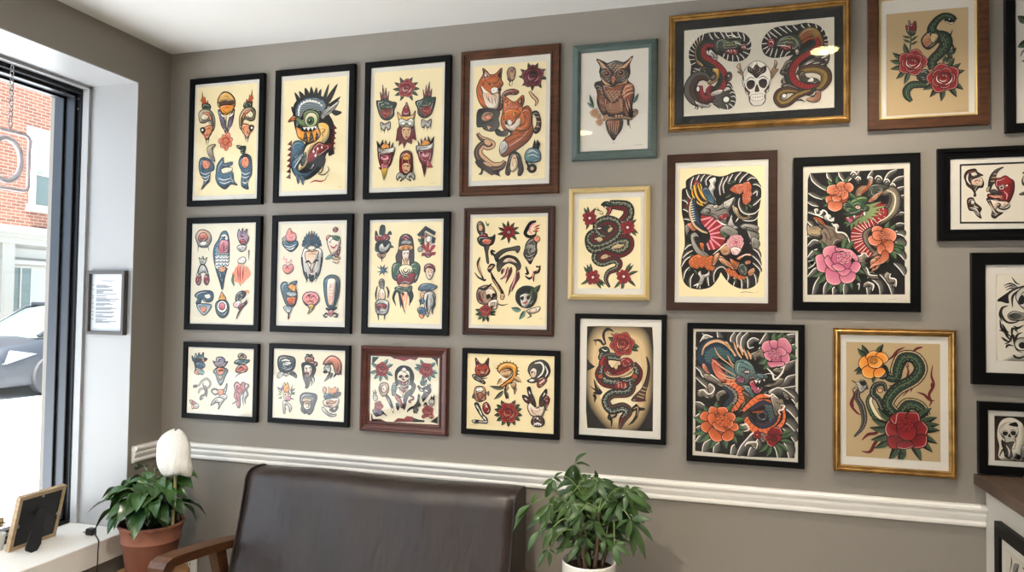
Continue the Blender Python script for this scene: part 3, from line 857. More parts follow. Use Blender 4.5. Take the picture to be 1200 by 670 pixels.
('s','A',[467,36,510,41,546,39],[6,9,6])]),
6:dict(sheet=(-0.094, 2.1405, 0.368, 2.43),inner=(-0.1228, 2.1123, 0.394, 2.4591),ops=[
('f','k',[54,345,58,424,40,493,44,560,79,614,128,666,203,688,278,685,341,674,414,674,477,655,519,607,532,550,515,475,468,434,405,429,352,440,310,470,270,496,236,476,193,536,161,528,153,472,204,412,140,395,194,366,226,310,162,292,98,320],8),
('w','w',[105,450,44,425],21,79,'A'),
('w','w',[94,473,29,474],21,79,'A'),
('w','w',[88,500,23,525],21,79,'A'),
('w','w',[86,528,27,576],21,79,'A'),
('w','w',[89,556,41,623],21,79,'A'),
('w','w',[97,580,63,661],21,79,'A'),
('w','w',[109,600,92,688],21,79,'A'),
('w','w',[124,613,125,702],21,79,'A'),
('w','w',[142,618,160,701],21,79,'A'),
('w','w',[242,610,218,648,199,686],24,105,'A'),
('w','w',[284,628,256,656,241,688],24,105,'A'),
('w','w',[326,624,309,655,290,684],24,105,'A'),
('w','w',[362,632,341,656,332,678],24,105,'A'),
('w','w',[414,632,385,657,379,678],24,105,'A'),
('w','w',[456,612,436,648,427,671],24,105,'A'),
('w','w',[477,588,479,622,467,658],24,105,'A'),
('w','w',[488,554,519,574,525,597],24,105,'A'),
('w','w',[484,526,519,523,532,540],24,105,'A'),
('w','w',[467,505,498,487,515,479],24,105,'A'),
('w','w',[440,492,468,461,480,440],24,105,'A'),
('w','w',[415,486,430,453,436,428],24,105,'A'),
('w','w',[386,490,388,457,388,430],24,105,'A'),
('w','w',[352,500,348,467,342,445],24,105,'A'),
('w','w',[327,511,316,485,310,468],24,105,'A'),
('n','U',[270,585,210,613,139,604,105,544,114,453,151,410],[79,131,158,158,131,53],'t',1,0.0,0,0,'k'),
('n','G',[257,557,218,590,171,592,140,548,150,484,226,426,281,372,317,302,290,227,227,187],[105,210,263,289,289,289,289,289,289,184],'r',1,-0.15,1,1.6,'k'),
('f','G',[242,558,246,610,288,630,341,612,394,605,436,610,463,590,446,569,457,550,426,538,394,536,352,533,331,506,295,520,264,516],21,'A',(0,1)),
('s','l',[299,605,341,590,383,588],[11,29,11]),
('s','l',[310,570,362,568,415,565],[11,29,11]),
('s','l',[341,623,394,630,436,623],[11,29,11]),
('s','l',[383,597,415,594,446,580],[11,29,11]),
('s','w',[341,643,372,649,414,628,446,634],[16,34,13]),
('s','w',[404,584,446,569,463,546],[16,34,13]),
('f','r',[329,522,362,532,411,530,432,513,420,483,373,489,342,501],18,'R',(0,1)),
('f','r',[446,547,478,571,496,549,488,517,461,519],18,'R',(0,1)),
('s','w',[352,529,358,510],[32,8]),
('s','w',[375,527,382,508],[32,8]),
('s','w',[398,525,405,506],[32,8]),
('s','w',[457,540,480,544,488,526],[13,26,11]),
('d','y',[386,575],25,16,None,25),
('d','w',[320,580],21,13,None,21),
('f','w',[193,502,210,544,242,514,270,482,257,450,232,466,215,487],16,'A',(1,1)),
('s','k',[210,521,232,504,242,476,264,474],[16,32,24,11]),
('f','A',[97,396,162,404,215,389,258,352,279,328,248,286,184,302,130,340,87,365],21,'k',(1,1)),
('s','k',[108,390,151,369,201,312],[21,58,21]),
('s','k',[140,395,183,373,228,316],[21,58,21]),
('s','k',[179,392,215,371,247,330],[21,58,21]),
('w','w',[72,376,108,357,141,316],21,53,'A'),
('w','w',[80,397,117,383,151,349],21,53,'A'),
('f','y',[228,381,270,382,286,345,279,294,222,254,190,266,248,297,258,334],21,'N',(0,1)),
('f','k',[336,328,364,348,384,320,374,276,338,266,324,291],18,'A',(1,0)),
('d','n',[357,313],49,32,None,49),
('s','k',[334,246,364,252,391,208],[42,68,13]),
('s','k',[334,224,364,224,392,175],[42,68,13]),
('n','N',[205,289,162,326,98,320,55,255,56,188,99,129,152,125,227,154,301,137,365,78],[105,237,315,342,342,315,315,368,394,263],'A',-1,0.1,1,0,'k'),
('n','R',[130,250,129,183,163,131,227,154,206,200,226,243],[131,237,263,237,210,79],'r',1,0,1,1,'k'),
('f','k',[248,152,312,181,385,198,412,140,406,75,365,38,302,48,227,98,270,106],13,'A',(-1,0)),
('w','w',[366,166,387,176,406,163],21,79,'A'),
('w','w',[375,136,396,142,412,127],21,79,'A'),
('w','w',[371,104,392,102,410,90],21,79,'A'),
('w','w',[358,82,377,70,392,54],21,79,'A'),
('w','w',[337,79,348,61,350,38],21,79,'A'),
('d','w',[339,119],111,42,None,111),
('d','w',[114,222],58,26,None,99),
('f','w',[216,176,248,196,301,204,312,181,280,161,227,154],16,'A',(0,1)),
('f','w',[90,127,120,109,185,87,217,80,196,62,132,70,99,95],18,'A',(0,1)),
('s','k',[88,118,99,73,82,56],[32,42,8]),
('s','k',[110,94,114,60,99,50],[32,42,8]),
('s','k',[153,69,142,52],[32,42,8]),
('s','k',[238,86,272,61,291,42],[32,42,8]),
('f','k',[642,460,614,522,619,582,652,639,708,677,786,688,863,686,939,695,1015,678,1069,635,1104,561,1108,467,1095,374,1102,303,1048,296,940,316,896,308,907,390,1004,464,896,454,808,438,709,432],8),
('w','w',[664,554,630,557,614,554],24,92,'A'),
('w','w',[666,578,641,604,628,608],24,92,'A'),
('w','w',[686,588,664,626,657,643],24,92,'A'),
('w','w',[730,596,686,636,670,654],24,92,'A'),
('w','w',[764,609,719,652,695,673],24,92,'A'),
('w','w',[808,624,764,664,741,681],24,92,'A'),
('w','w',[841,633,808,667,790,688],24,92,'A'),
('w','w',[885,641,863,666,847,685],24,92,'A'),
('w','w',[670,534,642,520,621,510],24,92,'A'),
('w','w',[675,517,657,492,642,470],24,92,'A'),
('w','w',[697,515,686,480,675,445],24,92,'A'),
('w','w',[731,505,720,465,713,434],24,92,'A'),
('w','w',[775,489,760,454,753,431],24,92,'A'),
('w','w',[830,477,802,458,788,435],24,92,'A'),
('w','w',[939,650,918,673,913,688],24,92,'A'),
('w','w',[983,655,968,673,961,690],24,92,'A'),
('w','w',[1026,639,1026,656,1015,675],24,92,'A'),
('w','w',[1058,612,1069,628,1065,642],24,92,'A'),
('w','w',[1076,575,1097,580,1090,602],24,92,'A'),
('w','w',[1080,540,1108,542,1106,551],24,92,'A'),
('w','w',[1080,516,1110,506,1109,514],24,92,'A'),
('f','U',[880,594,918,638,972,658,1026,639,1065,576,1080,504,1058,459,1026,533,983,572,940,552,896,521,870,540],21,'N',(-1,0.5)),
('s','O',[896,580,939,612,994,630],[42,63,16]),
('s','O',[907,556,950,587,1004,606],[42,63,16]),
('s','O',[918,531,961,562,1015,569],[42,63,16]),
('s','O',[1037,591,1060,530,1061,471],[42,63,16]),
('f','A',[1030,460,1112,478,1121,407,1102,348,1048,348,1009,405],21,'k',(1,-0.3)),
('s','w',[1037,367,1065,400,1102,413],[11,26,8]),
('s','w',[1048,354,1080,380,1108,387],[11,26,8]),
('n','G',[1009,563,1022,510,961,461,885,413,837,348,826,278,864,204,951,167,1026,180,1048,155],[131,237,289,315,315,315,315,315,263,105],'r',1,-0.2,0,1.6,'k'),
('f','G',[720,549,753,594,819,611,874,601,907,556,916,507,885,474,841,490,819,509,775,508,731,522],21,'A',(0,1)),
('s','l',[760,569,808,581,863,572],[13,32,11]),
('s','l',[753,546,797,554,852,542],[13,32,11]),
('s','l',[830,598,874,558,896,509],[13,32,11]),
('d','y',[826,575],27,16,None,27),
('f','r',[753,522,786,524,834,531,841,502,815,481,775,491],18,'R',(0,1)),
('f','r',[655,555,668,590,706,586,713,550,697,515,670,522],18,'R',(0,1)),
('s','w',[670,565,693,568,702,543],[13,29,11]),
('s','w',[731,529,775,527,826,508],[13,32,11]),
('f','w',[865,476,885,486,896,459,878,440],16,'A',(0,1)),
('f','A',[776,353,802,398,854,406,842,372,808,338,802,292,776,282,751,308],21,'N',(1,1)),
('s','k',[764,318,786,328,793,304,776,294],[16,42,26,8]),
('f','A',[760,235,776,263,802,256,800,220,771,216],21,'k',(1,0)),
('d','n',[782,236],32,21,None,32),
('f','A',[896,332,940,375,1005,405,1080,387,1097,339,1048,312,962,326],18,'k',(1,-0.3)),
('s','w',[929,340,962,366,1005,382],[11,26,8]),
('s','w',[962,331,1000,358,1048,366],[11,26,8]),
('s','w',[1005,323,1037,344,1080,350],[11,26,8]),
('n','U',[886,273,918,311,972,323,1037,315,1089,281,1095,222,1059,166,1026,156],[105,210,237,263,289,289,210,105],'N',1,0.3,1,0.8,'k'),
('f','G',[896,296,929,305,951,256,1026,239,1048,202,1005,193,929,211,896,248],18,'N',(0,-1)),
('f','w',[957,220,988,254,1007,228,994,213],18),
('f','A',[760,200,809,212,875,179,929,152,1005,146,984,112,896,123,809,148],18,'k',(0,1)),
('n','U',[896,142,842,158,787,162,743,141,732,94,765,56,820,65,875,108,940,133,984,148],[105,158,210,210,210,237,210,184,158,53],'N',-1,0.2,1,0.8,'k'),
('f','R',[951,80,1005,99,1026,145,1054,131,1052,72,1016,49,968,60],21,'n',(-1,0)),
('s','k',[940,116,994,100,1026,124],[16,42,13]),
('s','k',[870,73,908,76,940,57],[13,53,13]),
('d','w',[785,117],77,26,None,77),
('s','A',[984,40,1027,44,1070,46],[5,6,5]),
('k','w',[576,236],879,1456,'N',-2),
('f','n',[443,408,421,380,450,340,424,342,462,306,476,258,469,325,453,364],18,'N',(0,1)),
('f','n',[713,412,707,363,685,325,685,258,713,296,741,337,719,339,731,384],18,'N',(0,1)),
('f','N',[507,339,513,379,544,353,570,388,604,358,644,371,642,325,604,304,573,277,542,309],18,'k',(0,1)),
('s','k',[572,407,579,387,566,374],[13,21,11])]),
7:dict(sheet=(0.517, 2.1037, 0.7402, 2.4227),inner=(0.5029, 2.0886, 0.7578, 2.4427),ops=[
('l','G',[124,434,42,494],91,'k','l'),
('l','G',[117,411,23,434],91,'k','l'),
('l','G',[118,385,26,365],91,'k','l'),
('l','G',[133,354,66,284],91,'k','l'),
('l','G',[154,338,122,240],91,'k','l'),
('l','G',[155,460,123,563],91,'k','l'),
('l','G',[417,320,468,416],97,'k','l'),
('l','G',[432,305,509,373],97,'k','l'),
('l','G',[441,284,536,316],97,'k','l'),
('l','G',[437,231,524,167],97,'k','l'),
('l','G',[420,212,478,113],97,'k','l'),
('l','G',[383,203,374,88],97,'k','l'),
('l','G',[356,216,297,125],97,'k','l'),
('l','G',[339,238,250,186],97,'k','l'),
('l','G',[438,440,407,381],80,'k','l'),
('l','G',[390,382,410,442],57,'k','l'),
('s','G',[168,646,170,580,164,499],[23,37,37]),
('l','G',[170,597,110,619],46,'k','l'),
('l','G',[168,561,115,592],46,'k','l'),
('l','G',[170,570,220,608],46,'k','l'),
('l','G',[170,541,220,566],46,'k','l'),
('f','R',[142,652,136,698,153,687,156,736,174,698,200,725,208,685,202,643,174,613],21,'r',(0,-1)),
('s','k',[165,712,168,662],[12,19,9]),
('s','k',[185,706,182,661],[12,19,9]),
('f','G',[139,656,156,664,174,632,191,657,205,646,191,614,162,614],14),
('s','k',[453,632,436,578,447,529,458,490,441,475],[14,56,46,51,12]),
('f','G',[413,452,424,489,452,480,475,491,466,457,447,436,452,410,430,424],19),
('n','G',[470,701,439,736,391,744,343,710,312,649,340,597,391,576,408,526,370,465,316,405,322,340],[93,116,139,162,208,324,347,301,254,231,185],'t',1,1,1,0,'l'),
('f','G',[303,633,271,620,240,574,254,521,291,494,337,526,374,568,348,603],21,'k',(1,0)),
('f','n',[291,621,260,598,248,557,277,512,311,532,328,563,306,591],16,'O',(0,1)),
('s','k',[266,601,291,608],[14,14]),
('s','k',[270,586,298,595],[14,14]),
('s','k',[274,571,306,581],[14,14]),
('s','k',[278,556,312,567],[14,14]),
('s','k',[282,541,320,554],[14,14]),
('s','k',[287,526,327,540],[14,14]),
('f','t',[317,616,357,592,325,544,303,578],7),
('f','k',[397,715,420,726,453,712,470,694,448,681,422,696,402,704],9),
('f','c',[405,704,439,688,462,692,448,674,416,687],12),
('d','w',[431,715],23,9,None,23),
('n','G',[279,223,224,230,172,228,140,191,143,145,172,104],[162,185,208,208,162,69],'t',-1,1,1,0,'l'),
('f','G',[224,322,270,344,296,309,276,256,233,259,207,290],19,'k',(0,1)),
('f','k',[207,274,247,261,279,246,253,244],9),
('r','r',[179,403],410,'R','w',0,5),
('r','r',[388,267],455,'R','w',30,5),
('s','A',[450,8,473,14,492,6,548,12],[4,7,4])]),
8:dict(sheet=(0.8641, 2.051, 1.0192, 2.4808),inner=(0.8625, 2.0508, 1.0212, 2.481),ops=[
('s','k',[29,523,50,565,77,528,63,470],[21,50,21]),
('s','k',[37,488,64,482],[21,50,21]),
('s','k',[46,606,64,617],[21,50,21]),
('s','R',[48,644,78,632],[21,42]),
('o','r',[184,694],465,'R',8,'k'),
('l','G',[287,754,355,793],134,'k','l'),
('l','G',[185,834,186,928],134,'k','l'),
('l','G',[82,774,12,828],134,'k','l'),
('l','G',[80,633,11,592],134,'k','l'),
('l','G',[183,553,183,460],134,'k','l'),
('l','G',[286,614,353,561],134,'k','l'),
('k','w',[208,333],879,1137,'k',0)]),
9:dict(sheet=(-2.0418, 1.4174, -1.7473, 1.8126),inner=(-2.0476, 1.4107, -1.7436, 1.8197),ops=[
('f','b',[311,835,348,908,402,919,430,868,442,795,445,680,439,584,418,526,398,449,374,330,340,411,301,507,270,604,254,700,270,778],42,'B',(0,1)),
('f','r',[316,758,332,816,364,834,428,818,438,756,418,699,336,696],34,'p',(0,-1)),
('f','w',[335,873,389,892,426,853,409,822,377,854],25),
('d','k',[386,861],38,13,None,38),
('s','k',[374,811,381,707],[25,51,21]),
('q','w',[276,708,302,777,336,692,435,706,439,584,413,534,318,526,285,584],93,42),
('s','w',[282,669,301,654,318,673],[21,51,21]),
('s','w',[323,669,342,653,360,672],[21,51,21]),
('s','w',[364,669,383,653,400,672],[21,51,21]),
('s','w',[405,668,423,653,441,672],[21,51,21]),
('s','w',[283,636,302,621,320,640],[21,51,21]),
('s','w',[324,636,343,620,360,640],[21,51,21]),
('s','w',[365,636,384,620,401,640],[21,51,21]),
('s','w',[406,636,424,620,442,639],[21,51,21]),
('s','w',[284,604,303,588,320,607],[21,51,21]),
('s','w',[325,603,344,588,362,607],[21,51,21]),
('s','w',[366,603,385,588,402,607],[21,51,21]),
('s','w',[407,603,425,588,443,607],[21,51,21]),
('s','w',[285,571,304,555,322,574],[21,51,21]),
('s','w',[326,570,345,555,362,574],[21,51,21]),
('s','w',[367,570,386,555,403,574],[21,51,21]),
('s','w',[408,570,426,555,444,574],[21,51,21]),
('f','o',[322,542,367,565,408,549,396,515,342,507],25,'t',(0,1)),
('s','k',[324,488,355,372],[21,42,13]),
('s','k',[356,488,360,353],[21,42,13]),
('s','k',[388,488,368,372],[21,42,13]),
('f','n',[52,819,36,878,76,932,141,938,206,906,231,844,206,786,165,759,86,768],38,'b',(0,1)),
('f','s',[70,838,91,896,146,907,185,856,149,826,98,822],30,'r',(0,1)),
('f','w',[90,799,126,822,168,814,164,782,109,775],25),
('s','k',[72,780,69,710],[51,13]),
('s','k',[187,778,203,724],[51,13]),
('s','k',[97,857,121,842,148,860],[25,51,25]),
('f','c',[95,624,85,659,113,639,131,670,150,635,182,658,165,604,143,581,106,589],34,'b',(0,1)),
('f','w',[81,488,106,573,147,584,185,542,201,480,145,507],34,'A',(0,1)),
('f','r',[72,468,109,484,120,426,98,375,61,394,54,441],34,'R',(0,1)),
('f','r',[164,480,206,468,217,418,190,376,153,410],34,'R',(0,1)),
('s','k',[58,468,97,565,134,585,171,558,215,464],[25,67,67,67,25]),
('f','b',[46,270,96,309,202,321,262,302,268,237,228,206,164,213,135,236,109,185,62,192,84,235],38,'B',(0,-1)),
('f','w',[162,274,221,287,240,252,195,236],25),
('f','b',[72,177,136,189,247,179,230,121,163,70,102,119],34,'w',(0,1)),
('f','s',[124,146,184,159,189,120,148,100],21),
('f','o',[336,238,353,276,366,311,389,284,418,246,400,212,355,207],30,'y',(0,1)),
('f','b',[297,172,319,214,377,230,436,212,461,144,436,74,378,50,318,92],38,'A',(0,1)),
('d','w',[377,162],245,38,None,245),
('d','r',[377,165],151,34,'p',151),
('f','p',[538,870,554,939,573,904,598,946,608,908,648,938,645,884,672,850,639,785,576,794],34,'b',(0,-1)),
('f','r',[566,824,615,835,634,800,594,782],25),
('f','w',[537,756,572,778,639,770,632,728,578,713],34,'A',(0,1)),
('s','k',[570,870,614,858],[25,59,25]),
('f','w',[550,606,572,648,620,659,644,625,613,591],30),
('s','s',[534,564,515,450,560,412],[42,190,42]),
('s','s',[560,595,550,469,574,392],[42,190,42]),
('s','s',[591,591,586,469,592,389],[42,190,42]),
('s','s',[622,583,634,469,606,393],[42,190,42]),
('s','s',[650,564,678,488,618,419],[42,190,42]),
('s','s',[526,507,505,488,538,430],[42,190,42]),
('s','r',[547,564,564,431],[21,67,21]),
('s','r',[578,572,583,412],[21,67,21]),
('s','r',[618,564,609,427],[21,67,21]),
('s','g',[513,369,493,426,505,488],[25,126,84]),
('s','k',[579,389,593,370],[42,21]),
('s','A',[676,728,674,628],[59,17]),
('f','A',[534,251,555,297,608,320,652,306,632,256,584,229,545,190],38,'k',(1,0)),
('f','w',[509,182,544,217,588,221,603,172,546,152],30,'p',(0,1)),
('f','r',[568,164,633,203,668,222,660,188,612,153,587,126],30,'R',(0,1)),
('s','N',[549,42,578,107,634,176,659,241],[42,84,59,21]),
('s','o',[639,320,679,317,684,290],[34,59,21])]),
10:dict(sheet=(-1.6295, 1.4294, -1.3475, 1.8078),inner=(-1.6428, 1.4128, -1.3407, 1.8187),ops=[
('f','b',[310,713,246,730,244,751,252,754],23,'B',(0,-1)),
('f','b',[314,718,252,757,254,790,264,779],23,'B',(0,-1)),
('f','b',[320,721,266,781,270,826,283,799],23,'B',(0,-1)),
('f','b',[329,724,285,800,292,855,306,813],23,'B',(0,-1)),
('f','b',[339,726,308,814,318,874,332,820],23,'B',(0,-1)),
('f','b',[350,726,335,820,346,880,360,820],23,'B',(0,-1)),
('f','b',[360,726,362,820,374,873,386,812],23,'B',(0,-1)),
('f','b',[371,724,389,812,401,853,410,798],23,'B',(0,-1)),
('f','b',[380,720,412,797,424,823,430,779],23,'B',(0,-1)),
('f','b',[386,717,432,777,442,787,445,754],23,'B',(0,-1)),
('f','b',[390,712,446,752,454,749,453,728],23,'B',(0,-1)),
('s','R',[344,810,342,873],[85,19]),
('f','a',[262,696,283,710,351,688,417,713,464,676,470,590,451,502,415,440,362,392,306,440,258,514,239,606],35,'w',(0,-1)),
('f','n',[280,670,350,691,426,680,419,624,380,532,356,476,325,532,286,606],27,'w',(0,1)),
('s','R',[292,680,355,676,413,687],[19,39,19]),
('s','k',[282,569,316,584,341,558],[31,93,31]),
('s','k',[370,562,399,591,432,584],[31,93,31]),
('s','k',[243,625,268,476,312,384],[85,62,12]),
('s','k',[465,624,444,476,396,384],[85,62,12]),
('s','k',[289,476,307,417,296,376],[85,62,12]),
('s','k',[331,458,342,377],[85,62,12]),
('s','k',[373,451,371,377],[85,62,12]),
('s','k',[406,476,408,410],[85,62,12]),
('s','k',[352,440,358,366],[85,62,12]),
('s','k',[350,569,338,510,360,499,376,514],[19,39,39,15]),
('s','r',[335,484,360,476,385,488],[19,54,19]),
('f','b',[22,758,34,780,99,768,184,782,198,737,152,689,114,678,58,712],35,'B',(0,1)),
('f','s',[56,795,75,870,104,907,130,872,170,850,175,794,120,772],27,'p',(0,1)),
('f','a',[17,799,50,829,73,795,48,772],23),
('s','w',[48,739,109,723,176,749],[15,35,15]),
('s','w',[66,712,114,701,156,719],[15,35,15]),
('s','p',[51,638,39,604,78,604,70,570,112,577,125,604,138,570],[23,39,39,39,19]),
('f','p',[37,533,62,551,92,536,122,559,152,532,145,488,94,458,46,484],23,'s',(0,1)),
('s','r',[63,514,88,525,114,503],[19,39,19]),
('f','s',[506,808,530,833,563,822,556,785,519,774],27),
('f','r',[578,891,606,909,632,890,612,861,583,869],27),
('f','w',[519,789,572,825,650,813,659,750,628,678,580,634,533,715],35,'n',(0,1)),
('f','g',[568,814,600,828,646,813,634,776,597,788],23),
('s','r',[553,734,586,711,627,740],[23,62,23]),
('f','r',[596,641,628,685,660,721,653,656,630,619],27,'R',(0,1)),
('f','t',[502,602,543,642,576,623,560,605],19),
('f','n',[577,601,617,623,666,612,638,594],23),
('s','k',[536,770,561,759],[19,46,15]),
('f','n',[577,579,618,572,655,582,627,557],15),
('f','b',[16,327,36,376,79,379,97,346,130,376,198,391,178,339,201,272,191,179,154,138,94,152,54,215],35,'A',(0,1)),
('f','o',[102,335,140,361,182,342,180,290,141,298],23,'y',(0,1)),
('f','w',[78,271,146,290,202,261,143,234],23,'b',(0,-1)),
('f','o',[84,223,138,234,190,231,174,168,119,160],27,'r',(0,1)),
('f','b',[52,136,115,148,146,130,126,78,91,85],27,'w',(0,1)),
('s','k',[117,85,110,18],[77,54]),
('s','R',[114,48,114,26],[93,77]),
('f','p',[262,224,290,273,348,288,411,274,445,226,430,182,368,144,297,162],35,'s',(0,1)),
('s','R',[295,225,332,255,366,233],[19,50,19]),
('s','R',[346,218,386,248,416,211],[19,50,19]),
('s','R',[308,188,354,200,388,178],[19,50,19]),
('s','R',[328,273,341,218],[19,50,19]),
('f','y',[326,155,376,170,389,141,361,100,324,74,340,118],31,'g',(0,1)),
('s','k',[275,199,314,162,340,126],[19,62,19]),
('f','A',[491,384,519,432,580,451,642,429,664,367,654,258,624,166,596,129,538,147,502,256],35,'b',(-1,0)),
('f','n',[532,400,577,422,622,396,617,294,599,166,546,172,526,293],31,'w',(0,-1)),
('s','p',[549,366,570,359,594,370],[19,42,19]),
('s','p',[550,337,571,330,595,341],[19,42,19]),
('s','p',[551,308,572,301,596,312],[19,42,19]),
('s','p',[552,278,572,272,596,282],[19,42,19]),
('s','p',[552,249,573,242,597,253],[19,42,19]),
('s','p',[553,220,574,213,598,224],[19,42,19]),
('s','k',[631,385,641,294,611,173],[39,116,39]),
('f','k',[522,136,576,122,628,144,637,130,580,104,530,117],19),
('f','p',[552,103,584,118,601,86,577,52,556,70],23,'r',(0,1)),
('s','k',[495,54,527,84,548,63],[31,69,23]),
('s','k',[651,64,618,86,602,71],[31,69,23]),
('f','A',[486,73,507,55,540,52,512,40],15),
('f','A',[654,83,626,57,602,53,643,46],15)]),
11:dict(sheet=(-1.2348, 1.4303, -0.952, 1.8063),inner=(-1.245, 1.4123, -0.9455, 1.817),ops=[
('f','k',[285,771,304,812,352,830,405,807,426,751,436,640,430,545,394,548,384,641,320,641,310,545,265,560,252,623,275,679],32,'N',(0,1)),
('f','r',[297,790,352,826,405,788,378,778,325,774],25,'R',(0,-1)),
('f','a',[306,756,354,774,406,759,398,736,318,734],21),
('f','o',[282,712,354,730,418,718,411,681,295,678],25,'y',(0,1)),
('d','k',[327,700],49,18,'n',49),
('d','k',[379,704],49,18,'n',49),
('f','n',[319,671,351,678,388,674,385,611,369,574,350,564,329,586,316,630],28,'w',(0,-1)),
('s','k',[328,648,344,645],[18,42,14]),
('s','k',[364,648,380,652],[18,42,14]),
('s','r',[341,597,353,589,369,600],[21,56,21]),
('p','n',[337,571,370,571,374,530,330,527],18),
('f','g',[221,538,257,564,310,549,308,456,272,397,228,416,214,475],32,'G',(0,1)),
('f','g',[402,548,453,570,498,530,491,456,457,383,417,398,391,475],32,'G',(0,1)),
('f','c',[290,519,338,545,390,541,426,512,420,456,360,427,300,453],28),
('s','k',[327,501,338,480,355,471,372,480,383,508],[18,49,49,49,18]),
('s','k',[306,501,326,465,356,453,384,466,402,508],[18,49,49,49,18]),
('s','k',[286,501,315,450,356,434,396,451,422,508],[18,49,49,49,18]),
('f','r',[264,438,291,464,352,431,415,471,452,449,433,383,398,361,349,376,298,353,273,375],32,'R',(0,1)),
('s','k',[300,408,352,423,404,416],[18,42,18]),
('f','n',[293,360,349,368,398,357,374,331,310,335],21),
('f','g',[246,327,298,342,362,328,414,350,422,317,399,288,347,298,283,286],28,'G',(0,1)),
('s','k',[258,301,235,234,265,161],[120,106,14]),
('s','k',[295,290,308,216,310,143],[120,106,14]),
('s','k',[335,287,316,217,359,88],[120,106,14]),
('s','k',[383,291,408,236,397,162],[120,106,14]),
('s','k',[406,310,428,254,413,192],[120,106,14]),
('s','s',[315,272,337,198,346,125],[56,42,14]),
('s','s',[351,272,349,199],[56,42,14]),
('s','s',[375,272,365,180,358,125],[56,42,14]),
('f','R',[36,812,52,830,93,807,130,833,183,810,180,776,119,762,49,767],28,'r',(0,-1)),
('f','k',[36,820,43,868,64,830],14,'G',(0,1)),
('f','k',[80,830,91,912,136,908,134,833],14,'G',(0,1)),
('f','k',[162,829,190,862,207,828],14,'G',(0,1)),
('f','k',[100,867,116,916,129,866],14,'G',(0,1)),
('f','k',[46,744,90,766,172,769,201,735,174,668,109,643,50,692],28),
('f','w',[79,714,111,747,140,710,188,750,185,706,137,665,88,673],25,'A',(0,1)),
('l','G',[181,717,234,705],66,'k','l'),
('l','G',[64,662,38,718],66,'k','l'),
('f','n',[64,650,121,643,154,668,142,620,106,602,72,624],25,'N',(0,1)),
('s','k',[110,620,110,572],[85,21]),
('p','B',[116,490,66,527,100,508,95,542,120,516,144,550,136,508,181,523,149,494,178,471,141,475,138,445,121,471,84,445,100,475,64,475],21,'b',(0,1)),
('d','b',[120,494],66,14,None,66),
('f','N',[91,344,86,386,110,412,139,397,140,345,128,308],28,'a',(0,1)),
('f','w',[88,289,116,326,149,289,154,230,118,207,81,229],25,'n',(0,1)),
('s','k',[70,344,56,270,61,214],[35,85,35]),
('s','k',[164,341,186,290,179,234],[35,85,35]),
('f','A',[57,195,106,222,184,200,189,123,158,78,76,84,54,140],32,'w',(1,0)),
('f','r',[70,169,118,185,168,170,156,130,120,140,83,121],25,'R',(0,1)),
('s','k',[80,92,89,25],[78,21]),
('s','k',[153,85,146,30],[78,21]),
('s','N',[94,174,96,84],[18,35,18]),
('p','k',[464,820,546,900,649,843,638,811,551,860,488,802],18),
('p','k',[508,834,498,732,534,713,539,842],21),
('p','A',[547,841,614,804,650,785,620,712,560,753],28,'w',(1,0)),
('p','k',[614,804,646,788,643,745,608,738],14),
('s','O',[508,787,544,805,571,822],[35,85,35]),
('f','w',[552,786,587,808,604,767,572,749],21),
('l','g',[513,750,473,787],66,'k','l'),
('l','g',[545,731,502,702],74,'k','l'),
('f','a',[475,692,506,713,522,676,487,662],25),
('s','r',[574,654,534,713,526,732],[71,141,35]),
('s','r',[578,654,573,720,584,749],[71,141,35]),
('s','r',[586,650,624,705,648,719],[71,141,35]),
('s','r',[574,647,539,640,511,647],[71,141,35]),
('s','r',[590,643,633,646,652,657],[71,141,35]),
('f','r',[547,647,582,665,618,639,587,610,555,618],25,'R',(0,1)),
('s','k',[535,640,508,622],[71,21]),
('f','R',[546,475,545,530,580,552,623,544,647,508,644,475,628,508,580,515],28,'r',(0,-1)),
('f','n',[554,493,580,515,628,504,636,468,606,406,570,428],28,'w',(0,1)),
('s','k',[578,475,593,478],[18,35,14]),
('s','k',[609,471,624,475],[18,35,14]),
('s','r',[590,442,610,438],[42,21]),
('f','b',[486,314,520,362,599,369,674,344,639,315,561,300],32,'A',(0,1)),
('f','n',[514,288,557,303,570,263,542,234,511,252],25),
('f','w',[554,281,620,300,656,257,642,184,607,129,585,63,560,128,543,219],32,'A',(1,0)),
('s','k',[585,274,571,183,588,92],[35,106,21]),
('s','k',[632,275,649,184,627,129,636,82],[35,92,71,14]),
('f','b',[496,218,543,226,555,201,520,182],21),
('f','b',[481,134,524,153,568,128,553,81,506,87],28,'B',(0,1)),
('f','s',[498,80,526,91,546,70,526,48],21),
('s','k',[515,237,508,164],[56,35])]),
12:dict(sheet=(-0.8324, 1.4323, -0.5591, 1.816),inner=(-0.8413, 1.4223, -0.5523, 1.8252),ops=[
('l','G',[336,856,332,930],70,'k','l'),
('l','G',[354,851,393,913],70,'k','l'),
('l','G',[365,838,434,868],70,'k','l'),
('l','G',[368,822,444,810],70,'k','l'),
('l','G',[360,805,414,752],70,'k','l'),
('l','G',[338,796,339,722],70,'k','l'),
('l','G',[316,806,262,754],70,'k','l'),
('l','G',[307,822,231,810],70,'k','l'),
('l','G',[310,839,239,872],70,'k','l'),
('l','G',[321,852,279,915],70,'k','l'),
('o','r',[338,826],251,'R',10,'y'),
('d','w',[338,826],55,23,None,55),
('d','R',[338,826],27,10,None,27),
('f','A',[39,872,46,913,74,928,106,897,114,833,91,808,56,819],26,'k',(0,1)),
('f','n',[54,883,78,898,98,864,83,838,59,849],19),
('s','g',[121,927,141,889,152,908],[19,64,32]),
('f','R',[64,793,91,819,134,814,142,784,104,766],26,'r',(0,1)),
('f','G',[56,786,53,741,85,710,136,699,198,728,212,806,174,784],29,'k',(0,1)),
